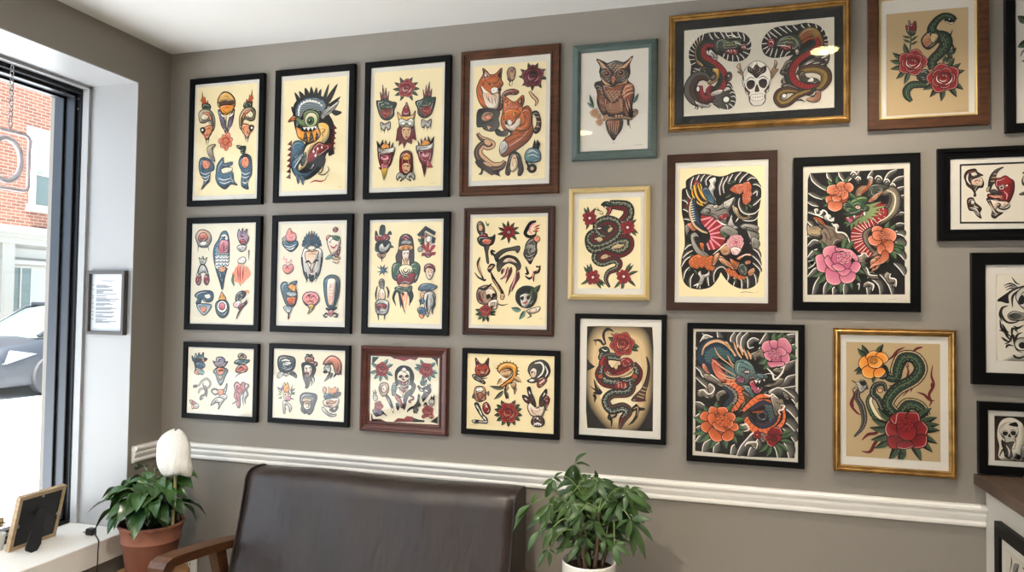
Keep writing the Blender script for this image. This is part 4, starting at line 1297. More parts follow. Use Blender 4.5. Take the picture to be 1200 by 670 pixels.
('f','r',[88,748,123,770,178,758,174,728,132,714],23,'s',(0,-1)),
('f','k',[112,703,159,706,148,646,158,553,138,557,125,635],23,'A',(1,0)),
('s','k',[589,917,540,904,503,846,492,809,527,783,583,800,590,844],[64,129,142,129,116,64,16]),
('s','p',[582,896,548,882,530,834,557,808],[19,64,64,19]),
('s','r',[571,863,627,887],[16,64,16]),
('s','r',[575,848,624,858],[16,64,16]),
('s','r',[556,830,616,832],[16,64,16]),
('f','A',[501,724,531,761,576,778,603,752,596,698,600,643,567,588,542,541,515,570,480,622,490,680],29,'k',(0.4,1)),
('f','s',[568,768,598,793,625,770,618,741,592,734],23),
('s','a',[524,676,534,686,552,689,556,662,540,656],[16,35,35,32,16]),
('s','a',[510,676,527,697,561,695,568,661,540,648],[16,35,35,32,16]),
('s','a',[494,677,521,707,570,701,580,661,540,639],[16,35,35,32,16]),
('s','a',[495,622,529,607,582,632],[16,39,16]),
('s','a',[510,588,541,577,571,603],[16,39,16]),
('s','k',[242,642,223,616,188,635,183,661,218,653],[32,97,110,97,32]),
('f','k',[215,624,280,671,361,689,433,703,445,677,422,640,396,663,319,652,254,605,243,560,216,579],29,'A',(0,-1)),
('f','k',[236,553,266,590,331,619,404,604,443,560,455,515,428,486,398,530,340,552,286,520,256,475,236,497],29,'A',(0,1)),
('f','w',[286,560,328,597,389,586,424,545,366,560,320,552],19,'n',(0,-1)),
('s','N',[310,497,287,479,280,449],[32,142,97,16]),
('s','N',[336,516,322,442,265,405],[32,142,97,16]),
('s','N',[367,516,356,460,316,368],[32,142,97,16]),
('s','N',[417,497,407,405,366,332,344,258],[32,142,97,16]),
('s','N',[436,479,430,424,400,368,374,295],[32,142,97,16]),
('s','p',[336,504,330,449,288,408],[16,58,13]),
('s','p',[413,479,396,387,362,313],[16,58,13]),
('s','p',[306,504,298,471],[16,58,13]),
('f','k',[147,498,174,542,216,534,190,497,167,468],26),
('s','k',[174,479,207,404,258,331,290,276,275,228],[32,129,129,116,39]),
('s','n',[199,408,238,349,274,294],[13,32,13]),
('f','n',[278,279,309,268,298,228,271,238],23),
('s','w',[192,624,212,572,204,553],[13,32,13]),
('f','n',[147,498,178,527,205,531,178,498],16),
('s','k',[75,606,56,554,69,490,109,404],[32,110,97,52]),
('s','n',[71,572,64,516,93,434],[13,45,13]),
('s','k',[26,468,62,423,121,397,129,412],[19,64,77,19]),
('s','k',[632,530,614,478,573,457,574,387],[32,129,110,32]),
('s','k',[500,519,520,460,494,457],[32,110,32]),
('s','k',[494,438,536,413,569,442],[26,97,26]),
('s','k',[632,515,594,519],[32,77]),
('s','s',[561,490,569,449,562,413],[19,52,16]),
('s','n',[621,508,599,475],[16,32,16]),
('f','A',[48,285,71,330,130,352,188,342,228,294,236,238,210,201,152,182,85,188,53,225],32,'n',(1,-0.2)),
('f','w',[130,293,169,323,220,294,224,253,166,245],19,'n',(0,1)),
('f','k',[139,260,170,274,178,245,147,230],13),
('f','k',[193,271,220,282,224,253,201,242],13),
('s','k',[60,330,122,319,188,368],[32,110,32]),
('f','k',[178,234,198,249,206,223],10),
('f','w',[171,212,232,227,249,183,230,138,184,145,156,174],26,'n',(0,1)),
('s','k',[182,204,185,164],[26,26]),
('s','k',[198,204,200,164],[26,26]),
('s','k',[214,204,216,164],[26,26]),
('s','k',[229,205,232,164],[26,26]),
('s','k',[241,190,288,176,345,188],[32,45,10]),
('s','R',[72,292,80,236,112,200],[32,129,45]),
('l','G',[99,123,34,138],70,'k','l'),
('l','G',[100,106,35,88],70,'k','l'),
('l','G',[109,90,62,45],70,'k','l'),
('l','G',[125,82,108,21],70,'k','l'),
('l','G',[143,82,161,22],70,'k','l'),
('l','G',[166,104,229,83],70,'k','l'),
('l','G',[168,115,234,116],70,'k','l'),
('l','G',[162,134,215,171],70,'k','l'),
('r','r',[133,126],219,'R','n',20,5),
('f','G',[417,222,420,295,468,339,533,347,590,322,605,256,584,194,535,157,463,167],32,'k',(-0.5,1)),
('f','w',[451,255,477,277,507,285,556,267,546,205,505,157,467,178],26,'A',(1,0)),
('f','k',[458,248,485,255,482,226,462,226],10),
('f','k',[515,256,541,267,538,234,515,234],10),
('s','r',[474,196,501,200,523,216],[19,64,19]),
('f','k',[432,277,469,325,533,332,575,296,514,296,458,281],19),
('l','G',[575,278,638,358],117,'k','l'),
('l','G',[560,242,574,333],94,'k','l'),
('l','t',[464,134,372,155],102,'k','l'),
('l','t',[498,131,446,50],94,'k','l'),
('f','n',[509,128,573,154,633,166,626,130,566,107],26,'w',(0,-1)),
('s','k',[528,106,555,85,518,66],[16,52,16]),
('s','A',[623,60,660,68],[6,6])]),
13:dict(sheet=(-0.4462, 1.5641, -0.233, 1.8739),inner=(-0.4575, 1.5467, -0.2168, 1.8904),ops=[
('l','G',[84,634,48,701],58,'k','l'),
('l','G',[115,633,151,696],58,'k','l'),
('l','G',[116,578,153,513],58,'k','l'),
('l','G',[90,576,67,506],58,'k','l'),
('l','G',[93,638,80,711],58,'k','l'),
('l','G',[440,547,475,609],58,'k','l'),
('l','G',[447,540,500,588],58,'k','l'),
('l','G',[452,504,514,466],58,'k','l'),
('l','G',[446,497,498,445],58,'k','l'),
('l','G',[419,489,407,417],58,'k','l'),
('l','G',[395,510,327,486],58,'k','l'),
('l','G',[116,128,78,210],64,'k','l'),
('l','G',[109,123,50,192],64,'k','l'),
('l','G',[125,131,109,219],64,'k','l'),
('l','G',[159,74,228,17],64,'k','l'),
('l','G',[152,68,204,-5],64,'k','l'),
('l','G',[101,79,24,34],64,'k','l'),
('l','G',[162,79,240,35],64,'k','l'),
('l','G',[411,134,456,220],64,'k','l'),
('l','G',[417,130,478,204],64,'k','l'),
('l','G',[427,115,518,148],64,'k','l'),
('l','G',[390,69,374,-28],64,'k','l'),
('l','G',[373,76,311,1],64,'k','l'),
('l','G',[422,81,496,18],64,'k','l'),
('n','G',[276,11,244,78,268,141,338,173,353,220,306,246,210,221,159,253,172,300,241,332,352,302,430,346,430,416,351,416,225,364,129,342,100,413,122,464,208,492],[30,104,148,178,207,207,237,266,266,266,296,296,296,296,296,296,296,296,266],'R',-1,0.2,1,0.9,'c'),
('n','G',[319,522,240,459,176,496,175,556,255,584,334,550,335,474,256,411,145,381,96,430,128,480],[207,237,266,296,296,296,296,296,266,237,148],'R',-1,0.2,1,0.9,'c'),
('n','G',[378,568,431,630,418,694,349,712,269,720],[266,325,325,296,237],'R',1,0.1,1,0.9,'c'),
('f','k',[196,719,224,744,266,743,301,720,289,698,254,705,212,709],18,'G',(1,0)),
('f','r',[215,706,260,701,292,697,280,650,254,622,232,619,251,657,241,683],24,'R',(0,1)),
('p','w',[225,706,235,683,244,702],9),
('s','k',[242,625,226,616,216,629],[18,41,15]),
('d','w',[253,730],19,15,None,19),
('s','k',[206,658,174,672,142,682],[15,36,12]),
('s','k',[210,658,210,636,178,649],[12,30,12]),
('s','k',[180,668,164,701],[30,9]),
('f','k',[185,524,223,542,271,532,290,494,243,482,204,502],15,'G',(1,0)),
('s','w',[166,515,201,518],[15,41,15]),
('f','t',[256,504,290,526,297,500,265,478],12),
('f','t',[154,428,192,444,215,418,186,396],15),
('f','t',[282,338,336,378,399,368,352,340],15),
('f','t',[194,259,236,284,274,278,230,249],12),
('o','r',[99,606],258,'R',8,'w'),
('o','r',[424,520],258,'R',8,'w'),
('o','r',[132,96],258,'R',8,'w'),
('o','r',[395,103],258,'R',8,'w')]),
14:dict(sheet=(-0.106, 1.5397, 0.1612, 1.966),inner=(-0.1185, 1.5227, 0.1744, 1.9768),ops=[
('f','k',[39,603,20,699,19,818,22,890,50,906,52,961,91,992,136,1011,205,1013,258,1001,319,988,372,995,416,1014,476,1024,535,1012,594,973,630,917,644,839,631,731,617,654,617,584,619,530,604,468,615,437,635,360,643,275,636,198,608,105,558,70,496,66,432,89,384,128,344,182,332,198,316,158,265,88,208,64,144,60,78,79,37,126,20,222,20,317,44,412,42,523],5),
('w','w',[53,890,68,841,92,808],27,135,'A'),
('w','w',[22,802,54,786,84,745],27,135,'A'),
('w','w',[26,723,54,714,92,681],27,135,'A'),
('w','w',[36,643,78,634,124,609],27,135,'A'),
('w','w',[91,888,98,952,114,991],27,135,'A'),
('w','w',[137,934,142,974,160,1005],27,135,'A'),
('w','w',[168,941,182,980,205,1008],27,135,'A'),
('w','w',[218,916,213,956,233,986,258,1000],27,135,'A'),
('w','w',[327,833,321,896,334,943,349,982],27,135,'A'),
('w','w',[357,848,349,911,372,958,386,988],27,135,'A'),
('w','w',[387,926,402,964,424,1003],27,135,'A'),
('w','w',[439,947,454,978,490,1019],27,135,'A'),
('w','w',[476,930,498,968,542,1009],27,135,'A'),
('w','w',[535,944,564,966,601,960],27,135,'A'),
('w','w',[579,911,608,910,642,886],27,135,'A'),
('w','w',[580,833,609,856,609,817],27,135,'A'),
('w','w',[580,740,609,762,642,800],27,135,'A'),
('w','w',[476,805,469,751,492,696,536,671,595,678,631,716],27,135,'A'),
('w','w',[448,611,477,657],27,135,'A'),
('w','w',[439,806,425,752,440,689,477,641,536,617,595,623,621,654],27,135,'A'),
('w','w',[44,388,76,420,101,427],27,135,'A'),
('w','w',[28,317,68,356,109,380],27,135,'A'),
('w','w',[20,245,52,301,93,332],27,135,'A'),
('w','w',[37,142,53,206,86,245],27,135,'A'),
('w','w',[95,71,94,142,118,190],27,135,'A'),
('w','w',[168,64,176,127,184,166],27,135,'A'),
('w','w',[241,88,232,158,240,198],27,135,'A'),
('w','w',[281,119,280,182,304,229,344,244,376,221],27,135,'A'),
('w','w',[557,438,596,414,627,390],27,135,'A'),
('w','w',[580,391,619,360,640,313],27,135,'A'),
('w','w',[573,337,620,290,644,252],27,135,'A'),
('w','w',[581,275,628,228,640,198],27,135,'A'),
('w','w',[589,190,604,144,605,105],27,135,'A'),
('w','w',[534,167,542,120,542,72],27,135,'A'),
('w','w',[487,159,495,112,496,66],27,135,'A'),
('w','w',[432,182,440,136,432,89],27,135,'A'),
('w','w',[384,206,392,166,384,128],27,135,'A'),
('f','A',[229,884,244,930,236,962,281,984,296,952,282,922,289,890,274,858,282,803,298,755,267,788,252,851],19,'w',(0,-1)),
('s','w',[244,875,266,906,259,938,289,968],[22,38,27,13]),
('f','N',[432,736,462,720,477,672,522,648,580,654,522,625,470,642,440,689],16,'t',(0,-1)),
('f','a',[484,563,507,594,551,593,595,584,625,561,619,530,627,468,588,438,556,469,535,531,529,562,577,554,600,522,626,514],24,'A',(0,1)),
('f','a',[572,484,619,468,635,422,604,391,572,406],19,'A',(0,1)),
('f','a',[47,587,93,602,80,554,59,507],19,'A',(0,1)),
('f','s',[62,602,101,610,139,601,150,561,114,538,79,570],16,'R',(1,0)),
('f','N',[99,888,122,959,168,949,191,901,206,813,260,764,207,750,168,759,122,816],19,'k',(0,1)),
('s','y',[99,896,107,840,146,775,192,750],[22,54,22]),
('s','y',[114,919,130,847,168,790,214,766],[22,54,22]),
('s','y',[145,942,160,886,199,813,260,772],[22,54,22]),
('s','y',[168,933,183,877,214,805,267,764],[22,54,22]),
('s','y',[129,950,122,903,138,839,184,758],[22,54,22]),
('f','B',[183,893,214,908,244,867,282,787,282,756,244,772,214,805,191,853],19,'b',(0,1)),
('s','r',[114,919,137,958,145,926],[27,81,27]),
('s','R',[61,825,84,777,85,705,100,634],[27,135,108,27]),
('s','R',[46,762,77,729,85,666],[27,135,108,27]),
('n','B',[115,816,108,744,116,681,146,609,204,560,256,536],[108,243,297,324,297,135],'t',-1,0.5,1,0,'b'),
('s','w',[83,777,107,783],[16,30,8]),
('s','w',[85,758,110,764],[16,30,8]),
('s','w',[88,739,114,744],[16,30,8]),
('s','w',[90,720,117,725],[16,30,8]),
('s','w',[92,700,120,706],[16,30,8]),
('s','w',[95,681,123,687],[16,30,8]),
('s','w',[97,662,126,668],[16,30,8]),
('s','w',[100,643,130,649],[16,30,8]),
('s','w',[102,624,133,630],[16,30,8]),
('n','r',[207,679,222,631,276,582,307,519,295,449,231,410],[243,405,486,513,459,216],'r',-1,-1,0,2.2,'p'),
('f','A',[169,695,207,742,244,764,312,747,350,770,410,807,432,806,425,752,395,698,403,658,373,628,388,596,343,597,298,629,253,662,200,671],24,'a',(0,-1)),
('f','r',[313,660,350,675,388,674,380,636,343,628,321,629],19,'R',(0,1)),
('s','w',[298,629,343,597,388,588,410,658],[22,49,38,13]),
('f','a',[350,770,372,785,402,800,439,814,417,760,388,722,358,730],19,'w',(1,-1)),
('f','n',[267,740,298,755,312,739,290,724],22,'w',(0,-1)),
('d','k',[292,740],15,5,None,15),
('s','k',[207,726,245,717,238,686,214,694],[22,43,32,13]),
('s','k',[283,700,328,715,388,737],[16,43,16]),
('f','w',[403,643,418,674,433,595,469,564,429,548,378,565],19,'A',(0,1)),
('f','a',[333,566,388,580,466,532,446,486,383,502,328,527],22,'A',(0,1)),
('f','g',[328,527,350,534,383,494,351,487],13),
('f','a',[92,506,130,530,158,498,141,490,125,474,158,403,240,324,264,300,223,308,158,340,109,411],22,'A',(1,0)),
('f','o',[166,442,198,434,199,379,174,395],16,'R',(0,1)),
('f','O',[402,878,446,916,506,922,550,936,572,880,558,826,565,779,536,749,506,765,498,820,506,851,462,837,424,854],11,'s',(0,-1)),
('o','V',[432,881],91,'R',7,'o'),
('o','s',[461,896],91,'R',7,'o'),
('o','V',[491,887],91,'R',7,'o'),
('o','s',[520,913],91,'R',7,'o'),
('o','V',[546,904],91,'R',7,'o'),
('o','s',[476,860],91,'R',7,'o'),
('o','V',[535,866],91,'R',7,'o'),
('o','s',[554,834],91,'R',7,'o'),
('o','V',[521,827],91,'R',7,'o'),
('o','s',[546,795],91,'R',7,'o'),
('o','V',[524,772],91,'R',7,'o'),
('o','s',[513,882],91,'R',7,'o'),
('l','g',[416,924,386,941],48,'k','l'),
('l','g',[446,935,409,952],42,'k','l'),
('l','g',[543,749,572,717],54,'k','l'),
('l','g',[528,741,525,695],42,'k','l'),
('l','g',[410,838,357,809],48,'k','l'),
('f','O',[77,285,102,324,158,348,207,316,264,339,280,284,272,221,232,214,200,245,151,229,102,237],11,'o',(0,-1)),
('o','V',[110,277],97,'R',7,'y'),
('o','o',[134,308],97,'R',7,'y'),
('o','V',[167,292],97,'R',7,'y'),
('o','o',[142,253],97,'R',7,'y'),
('o','V',[183,261],97,'R',7,'y'),
('o','o',[216,284],97,'R',7,'y'),
('o','V',[248,296],97,'R',7,'y'),
('o','o',[232,245],97,'R',7,'y'),
('o','V',[264,237],97,'R',7,'y'),
('o','o',[199,316],97,'R',7,'y'),
('l','g',[118,222,143,182],48,'k','l'),
('l','g',[94,237,70,206],42,'k','l'),
('l','g',[118,340,77,348],48,'k','l'),
('o','V',[392,213],91,'R',7,'y'),
('o','o',[416,190],91,'R',7,'y'),
('o','V',[448,174],91,'R',7,'y'),
('o','o',[479,159],91,'R',7,'y'),
('o','V',[511,163],91,'R',7,'y'),
('o','o',[432,206],91,'R',7,'y'),
('l','g',[448,151,432,120],42,'k','l'),
('l','g',[511,144,526,105],42,'k','l'),
('f','n',[264,260,280,339,320,362,320,315,280,252],24,'O',(0,1)),
('f','t',[320,394,343,424,383,440,415,392,400,346,352,338],24,'O',(0,1)),
('f','n',[320,338,368,315,408,268,392,260,336,284],24,'O',(1,1)),
('f','n',[312,315,352,315,416,268,448,213,400,237,344,268],24,'O',(0,1)),
('f','o',[400,315,447,291,479,275,463,221,432,236],24,'N',(0,1)),
('s','w',[272,347,335,401,375,440],[16,32,16]),
('y','p',[446,439],272,'r','w',0,1.0),
('f','p',[407,393,447,408,494,384,463,338,423,346],24,'w',(0,-1)),
('f','o',[455,314,510,345,557,352,573,329,518,330,479,299],22,'n',(0,-1)),
('f','G',[463,236,494,275,534,252,542,198,518,167,479,190],24,'A',(0,1)),
('f','r',[518,283,557,298,565,275,534,260],19,'n',(0,1)),
('f','n',[542,206,589,236,596,198,558,167],19,'O',(0,1)),
('s','w',[494,322,526,345,565,337],[13,32,13]),
('f','w',[151,190,175,214,184,182,224,190,240,214,248,174,216,158,200,142,184,95,127,87,160,127,168,158],19,'A',(0,1)),
('s','w',[119,87,152,103,144,72],[27,43,16]),
('s','N',[485,33,524,42,583,34],[13,16,11]),
('s','A',[594,38,629,43],[6,6])]),
15:dict(sheet=(0.2778, 1.5275, 0.5822, 1.9536),inner=(0.2778, 1.5275, 0.5822, 1.9536),ops=[
('p','k',[47,1018,361,1020,718,1028,720,542,723,62,31,53,30,552,33,966],7),
('w','w',[47,1018,66,957,118,906,170,874],29,218,'A'),
('w','w',[36,859,81,827,140,806],29,218,'A'),
('w','w',[30,788,66,762,111,752],29,218,'A'),
('w','w',[33,706,81,689,141,664,178,630],29,218,'A'),
('w','w',[30,634,51,609,81,584],29,218,'A'),
('w','w',[170,1016,178,977,207,949],29,218,'A'),
('w','w',[256,1016,266,982,302,936],29,218,'A'),
('w','w',[310,932,346,963,361,985],29,218,'A'),
('w','w',[404,1022,376,978,383,938,404,929],29,218,'A'),
('w','w',[498,1024,470,982,462,951],29,218,'A'),
('w','w',[669,1025,612,1000,577,938],29,218,'A'),
('w','w',[718,971,669,959,634,924],29,218,'A'),
('w','w',[719,890,676,880,648,852],29,218,'A'),
('w','w',[719,824,682,817,662,802],29,218,'A'),
('w','w',[719,690,689,691,661,676],29,218,'A'),
('w','w',[720,604,682,609,647,590],29,218,'A'),
('w','w',[720,526,675,546,633,535],29,218,'A'),
('w','w',[30,512,66,540,118,511],29,-291,'A'),
('w','w',[30,439,74,487,134,470],29,-291,'A'),
('w','w',[31,350,66,398,104,414],29,-291,'A'),
('w','w',[37,318,89,326,74,286,37,261],29,-291,'A'),
('w','w',[31,197,74,253,104,269],29,-291,'A'),
('w','w',[67,56,82,132,119,197],29,-291,'A'),
('w','w',[148,57,152,117,178,165],29,-291,'A'),
('w','w',[215,57,215,101,230,117],29,-291,'A'),
('w','w',[295,58,292,110,302,150],29,-291,'A'),
('w','w',[462,59,454,118,440,150],29,-291,'A'),
('w','w',[550,60,540,127,497,174,462,190],29,-291,'A'),
('w','w',[632,61,611,127,576,182,547,213],29,-291,'A'),
('w','w',[716,206,688,252,646,300],29,-291,'A'),
('w','w',[720,323,682,370,632,394],29,-291,'A'),
('w','w',[720,424,689,456,647,460],29,-291,'A'),
('w','w',[720,502,696,518,661,527],29,-291,'A'),
('d','A',[364,990],98,27,'k',98),
('s','w',[342,996,357,1015,377,1009,387,990],[15,39,39,12]),
('s','w',[357,985,364,998,372,990],[7,22,7]),
('d','A',[397,953],87,27,'k',87),
('s','w',[378,958,391,975,408,970,417,952],[15,39,39,12]),
('s','w',[391,948,397,960,404,953],[7,22,7]),
('d','A',[484,950],87,27,'k',87),
('s','w',[464,956,477,972,494,966,503,949],[15,39,39,12]),
('s','w',[477,945,484,957,490,950],[7,22,7]),
('d','A',[541,948],116,27,'k',116),
('s','w',[515,955,532,977,555,970,567,947],[15,39,39,12]),
('s','w',[532,942,541,957,550,948],[7,22,7]),
('d','A',[598,926],98,27,'k',98),
('s','w',[576,932,591,950,610,944,620,925],[15,39,39,12]),
('s','w',[591,921,598,934,605,926],[7,22,7]),
('d','A',[640,893],87,27,'k',87),
('s','w',[621,898,634,914,651,909,660,892],[15,39,39,12]),
('s','w',[634,888,640,900,647,893],[7,22,7]),
('d','A',[679,746],81,27,'k',81),
('s','w',[661,751,673,766,689,761,696,746],[15,39,39,12]),
('s','w',[673,742,679,753,685,746],[7,22,7]),
('d','A',[668,707],93,27,'k',93),
('s','w',[648,713,662,730,680,724,688,707],[15,39,39,12]),
('s','w',[662,702,668,715,675,707],[7,22,7]),
('d','A',[650,668],75,27,'k',75),
('s','w',[634,673,645,687,660,682,667,668],[15,39,39,12]),
('s','w',[645,664,650,674,656,668],[7,22,7]),
('d','A',[630,661],52,27,'k',52),
('s','w',[618,664,626,674,636,670,641,660],[15,39,39,12]),
('s','w',[626,658,630,665,633,661],[7,22,7]),
('f','A',[30,617,51,593,96,600,133,575,141,534,104,511,52,520,30,552],22,'t',(0,1)),
('d','A',[96,721],75,27,'w',75),
('d','A',[133,704],69,27,'w',69),
('d','A',[178,663],116,27,'w',116),
('d','A',[211,642],75,27,'w',75),
('d','A',[237,589],104,27,'w',104),
('s','w',[81,730,96,689,126,688,141,720,170,703,185,646,214,638,222,662],[24,44,44,24]),
('f','D',[70,665,111,664,141,623,185,598,229,582,259,541,302,524,332,452,288,468,244,453,215,397,170,422,111,470,141,502,126,551,148,583,104,616],22,'N',(1,0.4)),
('s','N',[96,648,148,591,185,550,215,453],[15,48,24,12]),
('s','N',[148,550,170,510,163,454],[15,48,24,12]),
('s','N',[215,566,244,509,274,484],[15,48,24,12]),
('s','w',[207,614,237,589,244,549,288,540,317,516,339,460],[24,44,44,24]),
('s','O',[74,665,118,648,163,599],[24,97,24]),
('n','D',[520,869,576,852,633,858,654,794,633,716,576,662,505,624,448,578,426,514,448,419,505,371,548,394],[145,218,267,315,364,364,339,339,339,315,242,121],'A',-1,0.6,1,0,'k'),
('n','r',[505,680,576,702,519,632,440,602,390,547,390,467,426,411,490,355],[73,242,267,291,315,339,291,145],'r',1,-1,0,1.1,'w'),
('s','r',[498,703,548,742,598,756],[24,97,15]),
('s','r',[505,680,555,702,598,709],[24,97,15]),
('s','r',[505,656,548,663,590,670],[24,97,15]),
('s','r',[498,719,534,758,562,773],[24,97,15]),
('s','c',[598,867,648,834,658,778,640,708,598,654,534,616],[24,34,39,34,24]),
('f','G',[462,824,476,902,534,916,598,898,612,882,576,860,534,845,505,814],19,'A',(1,0)),
('f','N',[376,826,383,874,419,904,462,911,491,958,505,933,469,871,433,848,412,817],19,'n',(1,-1)),
('f','O',[462,776,491,814,534,845,576,860,570,844,534,806,498,775],19,'n',(0,-1)),
('s','O',[419,841,455,879,484,942],[24,73,24]),
('q','k',[576,844,633,850,651,786,633,716,590,678,612,740,619,795],36,19),
('q','k',[505,624,562,654,534,608,476,569,448,514,433,482,462,562],36,19),
('p','l',[433,760,476,760,562,781,498,735,605,748,519,711,576,694,505,687,548,663,491,664,505,632,462,649,462,609,433,634,419,594,404,634,382,579,368,611,346,548,339,604,310,580,317,612,288,604,310,636,361,627,404,674],17,'g',(-1,-0.3)),
('f','g',[266,741,288,780,324,772,354,803,404,825,455,816,469,784,448,752,476,736,462,704,433,713,404,682,361,667,317,668,281,692,310,700],22,'G',(0,1)),
('s','l',[332,755,361,786,412,809,455,808],[15,44,19]),
('s','k',[324,748,361,738,383,754],[15,39,12]),
('f','s',[372,738,390,754,414,745,412,724,390,722],24,'w',(1,0)),
('d','k',[394,738],17,5,None,17),
('s','k',[281,716,310,700,361,707],[15,39,15]),
('s','l',[288,732,317,724,346,731],[12,29,10]),
('f','G',[273,733,288,764,317,756,310,724],17,'g',(0,-1)),
('f','R',[302,660,346,667,390,674,426,705,448,697,433,673,390,650,354,619,317,628],19,'r',(0,1)),
('p','w',[440,705,450,689,442,665,432,688],12),
('p','w',[361,672,370,651,378,674],10),
('p','w',[317,660,324,644,333,662],10),
('f','P',[317,647,346,651,361,635,339,614],15),
('f','O',[498,340,548,363,569,316,533,253,490,237,504,284],22,'n',(0,1)),
('f','n',[483,324,519,340,526,292,504,276,483,284],19,'O',(0,1)),
('s','k',[504,300,519,276,504,260],[24,48,15]),
('f','D',[346,364,390,356,433,372,469,348,447,316,469,300,433,276,462,253,476,213,519,213,547,182,504,174,462,198,418,269,382,300],29,'A',(0,1)),
('f','D',[433,142,462,158,504,134,504,95,483,87,490,119,462,118,433,110],29,'A',(0,1)),
('f','D',[576,206,597,237,625,213,618,190,646,190,667,159,660,120,632,120,646,151,611,143,590,174],29,'A',(0,1)),
('s','w',[354,372,404,356,440,380,469,348],[19,44,19]),
('s','w',[433,292,462,253,476,213,533,206],[19,44,19]),
('s','w',[462,158,504,134,497,87],[19,48,19]),
('s','w',[625,221,618,190,660,174,660,120],[19,44,19]),
('s','w',[390,134,404,142,401,94],[15,39,12]),
('l','g',[205,876,134,922],75,'G','l'),
('l','g',[224,898,178,972],75,'G','l'),
('l','g',[256,910,250,998],75,'G','l'),
('l','g',[293,900,331,977],75,'G','l'),
('l','g',[197,829,116,820],75,'G','l'),
('l','g',[208,798,142,748],75,'G','l'),
('l','g',[313,790,374,732],75,'G','l'),
('l','g',[621,535,664,602],87,'G','l'),
('l','g',[596,548,616,628],87,'G','l'),
('l','g',[649,434,718,406],87,'G','l'),
('l','g',[640,415,700,367],87,'G','l'),
('l','g',[620,394,663,326],87,'G','l'),
('l','g',[590,380,602,298],87,'G','l'),
('l','g',[652,449,725,434],87,'G','l'),
('l','g',[156,354,66,410],98,'G','l'),
('l','g',[145,324,44,354],98,'G','l'),
('l','g',[188,392,129,484],98,'G','l'),
('l','g',[289,405,324,510],98,'G','l'),
('l','g',[152,242,57,195],98,'G','l'),
('l','g',[170,213,92,137],98,'G','l'),
('l','g',[210,182,172,78],98,'G','l'),
('l','g',[261,174,270,62],98,'G','l'),
('l','g',[306,189,357,93],98,'G','l'),
('l','g',[338,219,418,151],98,'G','l'),
('l','g',[354,252,449,214],98,'G','l'),
('l','g',[314,391,373,482],98,'G','l'),
('l','g',[360,282,461,272],98,'G','l'),
('l','g',[310,852,390,794],75,'G','l'),
('b','s',[262,834,266,866],179,'O',[[178,864,185,904,229,915,251,902,244,862,214,847],[244,910,259,934,288,937,306,916,295,888,259,890],[302,916,332,928,357,906,357,878,332,859,306,880],[166,800,170,824,200,827,222,806,207,783,178,780],[288,853,317,864,324,828,302,804,273,813],[185,755,192,783,229,786,273,777,270,733,229,714,192,731],[214,823,244,830,273,813,259,790,222,794]]),
('b','p',[248,293,294,341],237,'P',[[95,344,126,363,152,359,157,319,162,287,180,263,152,239,111,255,102,295],[150,391,167,423,215,435,248,418,253,397,215,383,200,343,163,351],[248,418,302,410,346,398,384,350,377,316,346,350,302,390,252,394],[339,262,361,302,390,306,409,278,390,238,354,227,324,238],[176,255,208,239,252,223,268,183,256,147,215,141,178,166,169,214],[274,207,310,223,361,223,371,191,346,158,302,151,277,175],[160,319,185,351,208,311,237,270,230,247,193,263],[252,246,302,254,339,246,317,215,281,207],[215,279,252,294,288,278,295,254,252,246]]),
('b','s',[569,481,576,512],145,'O',[[498,545,505,576,540,584,572,560,569,528,526,521],[569,544,598,567,647,542,657,503,633,472,590,496],[576,449,612,472,640,448,632,394,597,386,569,418],[472,490,498,513,534,505,555,473,533,442,490,450],[533,426,562,442,583,418,576,378,540,379],[548,339,569,386,597,378,603,339,576,308,533,292,490,268,498,292],[505,537,548,544,569,504,540,481,505,498]]),
('s','A',[603,20,673,28],[5,5])]),
16:dict(sheet=(0.7158, 1.7632, 0.9545, 1.9459),inner=(0.6895, 1.744, 0.9789, 1.9636),ops=[
('f','i',[8,436,590,448,591,7,6,22],0),
('s','k',[4,446,2,14],[57,57]),
('s','k',[-1,14,593,5],[57,57]),
('s','k',[1,449,596,451],[57,57]),
('s','k',[596,451,594,2],[57,57]),
('f','N',[29,363,44,400,71,414,104,415,116,392,153,366,125,359,146,338,157,308,150,276,124,272,102,241,107,216,92,209,94,236,77,266,48,292,38,325],22,'k',(0,-1)),
('f','i',[77,331,103,345,136,352,153,324,146,289,114,285,81,299],17,'n',(0,1)),
('f','i',[73,384,103,390,116,370,88,361],13),
('s','w',[56,382,49,337,70,299],[13,35,13]),
('s','r',[92,323,120,332],[17,44,17]),
('s','R',[42,372,64,396,99,400],[17,52,22]),
('d','k',[127,324],17,7,None,17),
('f','N',[48,162,54,195,85,199,102,161,141,120,130,84,140,44,112,64,91,99,61,108],22,'k',(0,1)),
('f','i',[72,174,89,181,96,156,76,150],13),
('s','i',[65,125,102,116,126,76],[13,44,13]),
('s','i',[91,136,119,124],[13,35,13]),
('f','k',[185,260,194,344,222,393,254,414,286,422,254,396,236,355,236,318,215,294,200,258],22,'A',(1,-1)),
('s','n',[202,319,232,320],[13,26,13]),
('s','n',[209,346,239,348],[13,26,13]),
('s','n',[220,373,243,372],[13,26,13]),
('f','R',[232,294,236,338,264,342,296,358,328,334,351,314,353,265,344,216,316,155,274,161,242,182,204,188,180,208,189,226,232,219,253,243,242,268],24,'r',(0,-1)),
('d','w',[272,270],68,22,None,68),
('d','k',[272,270],34,9,None,34),
('d','w',[306,284],34,17,None,34),
('f','k',[193,245,221,259,253,243,274,226,242,219,210,225],17,'A',(0,-1)),
('f','a',[174,246,180,273,198,280,189,245],15,'n',(0,1)),
('s','n',[193,213,232,200,274,206],[22,44,17]),
('s','R',[317,303,338,265,316,192],[22,87,22]),
('s','p',[285,242,306,217,302,180],[13,44,13]),
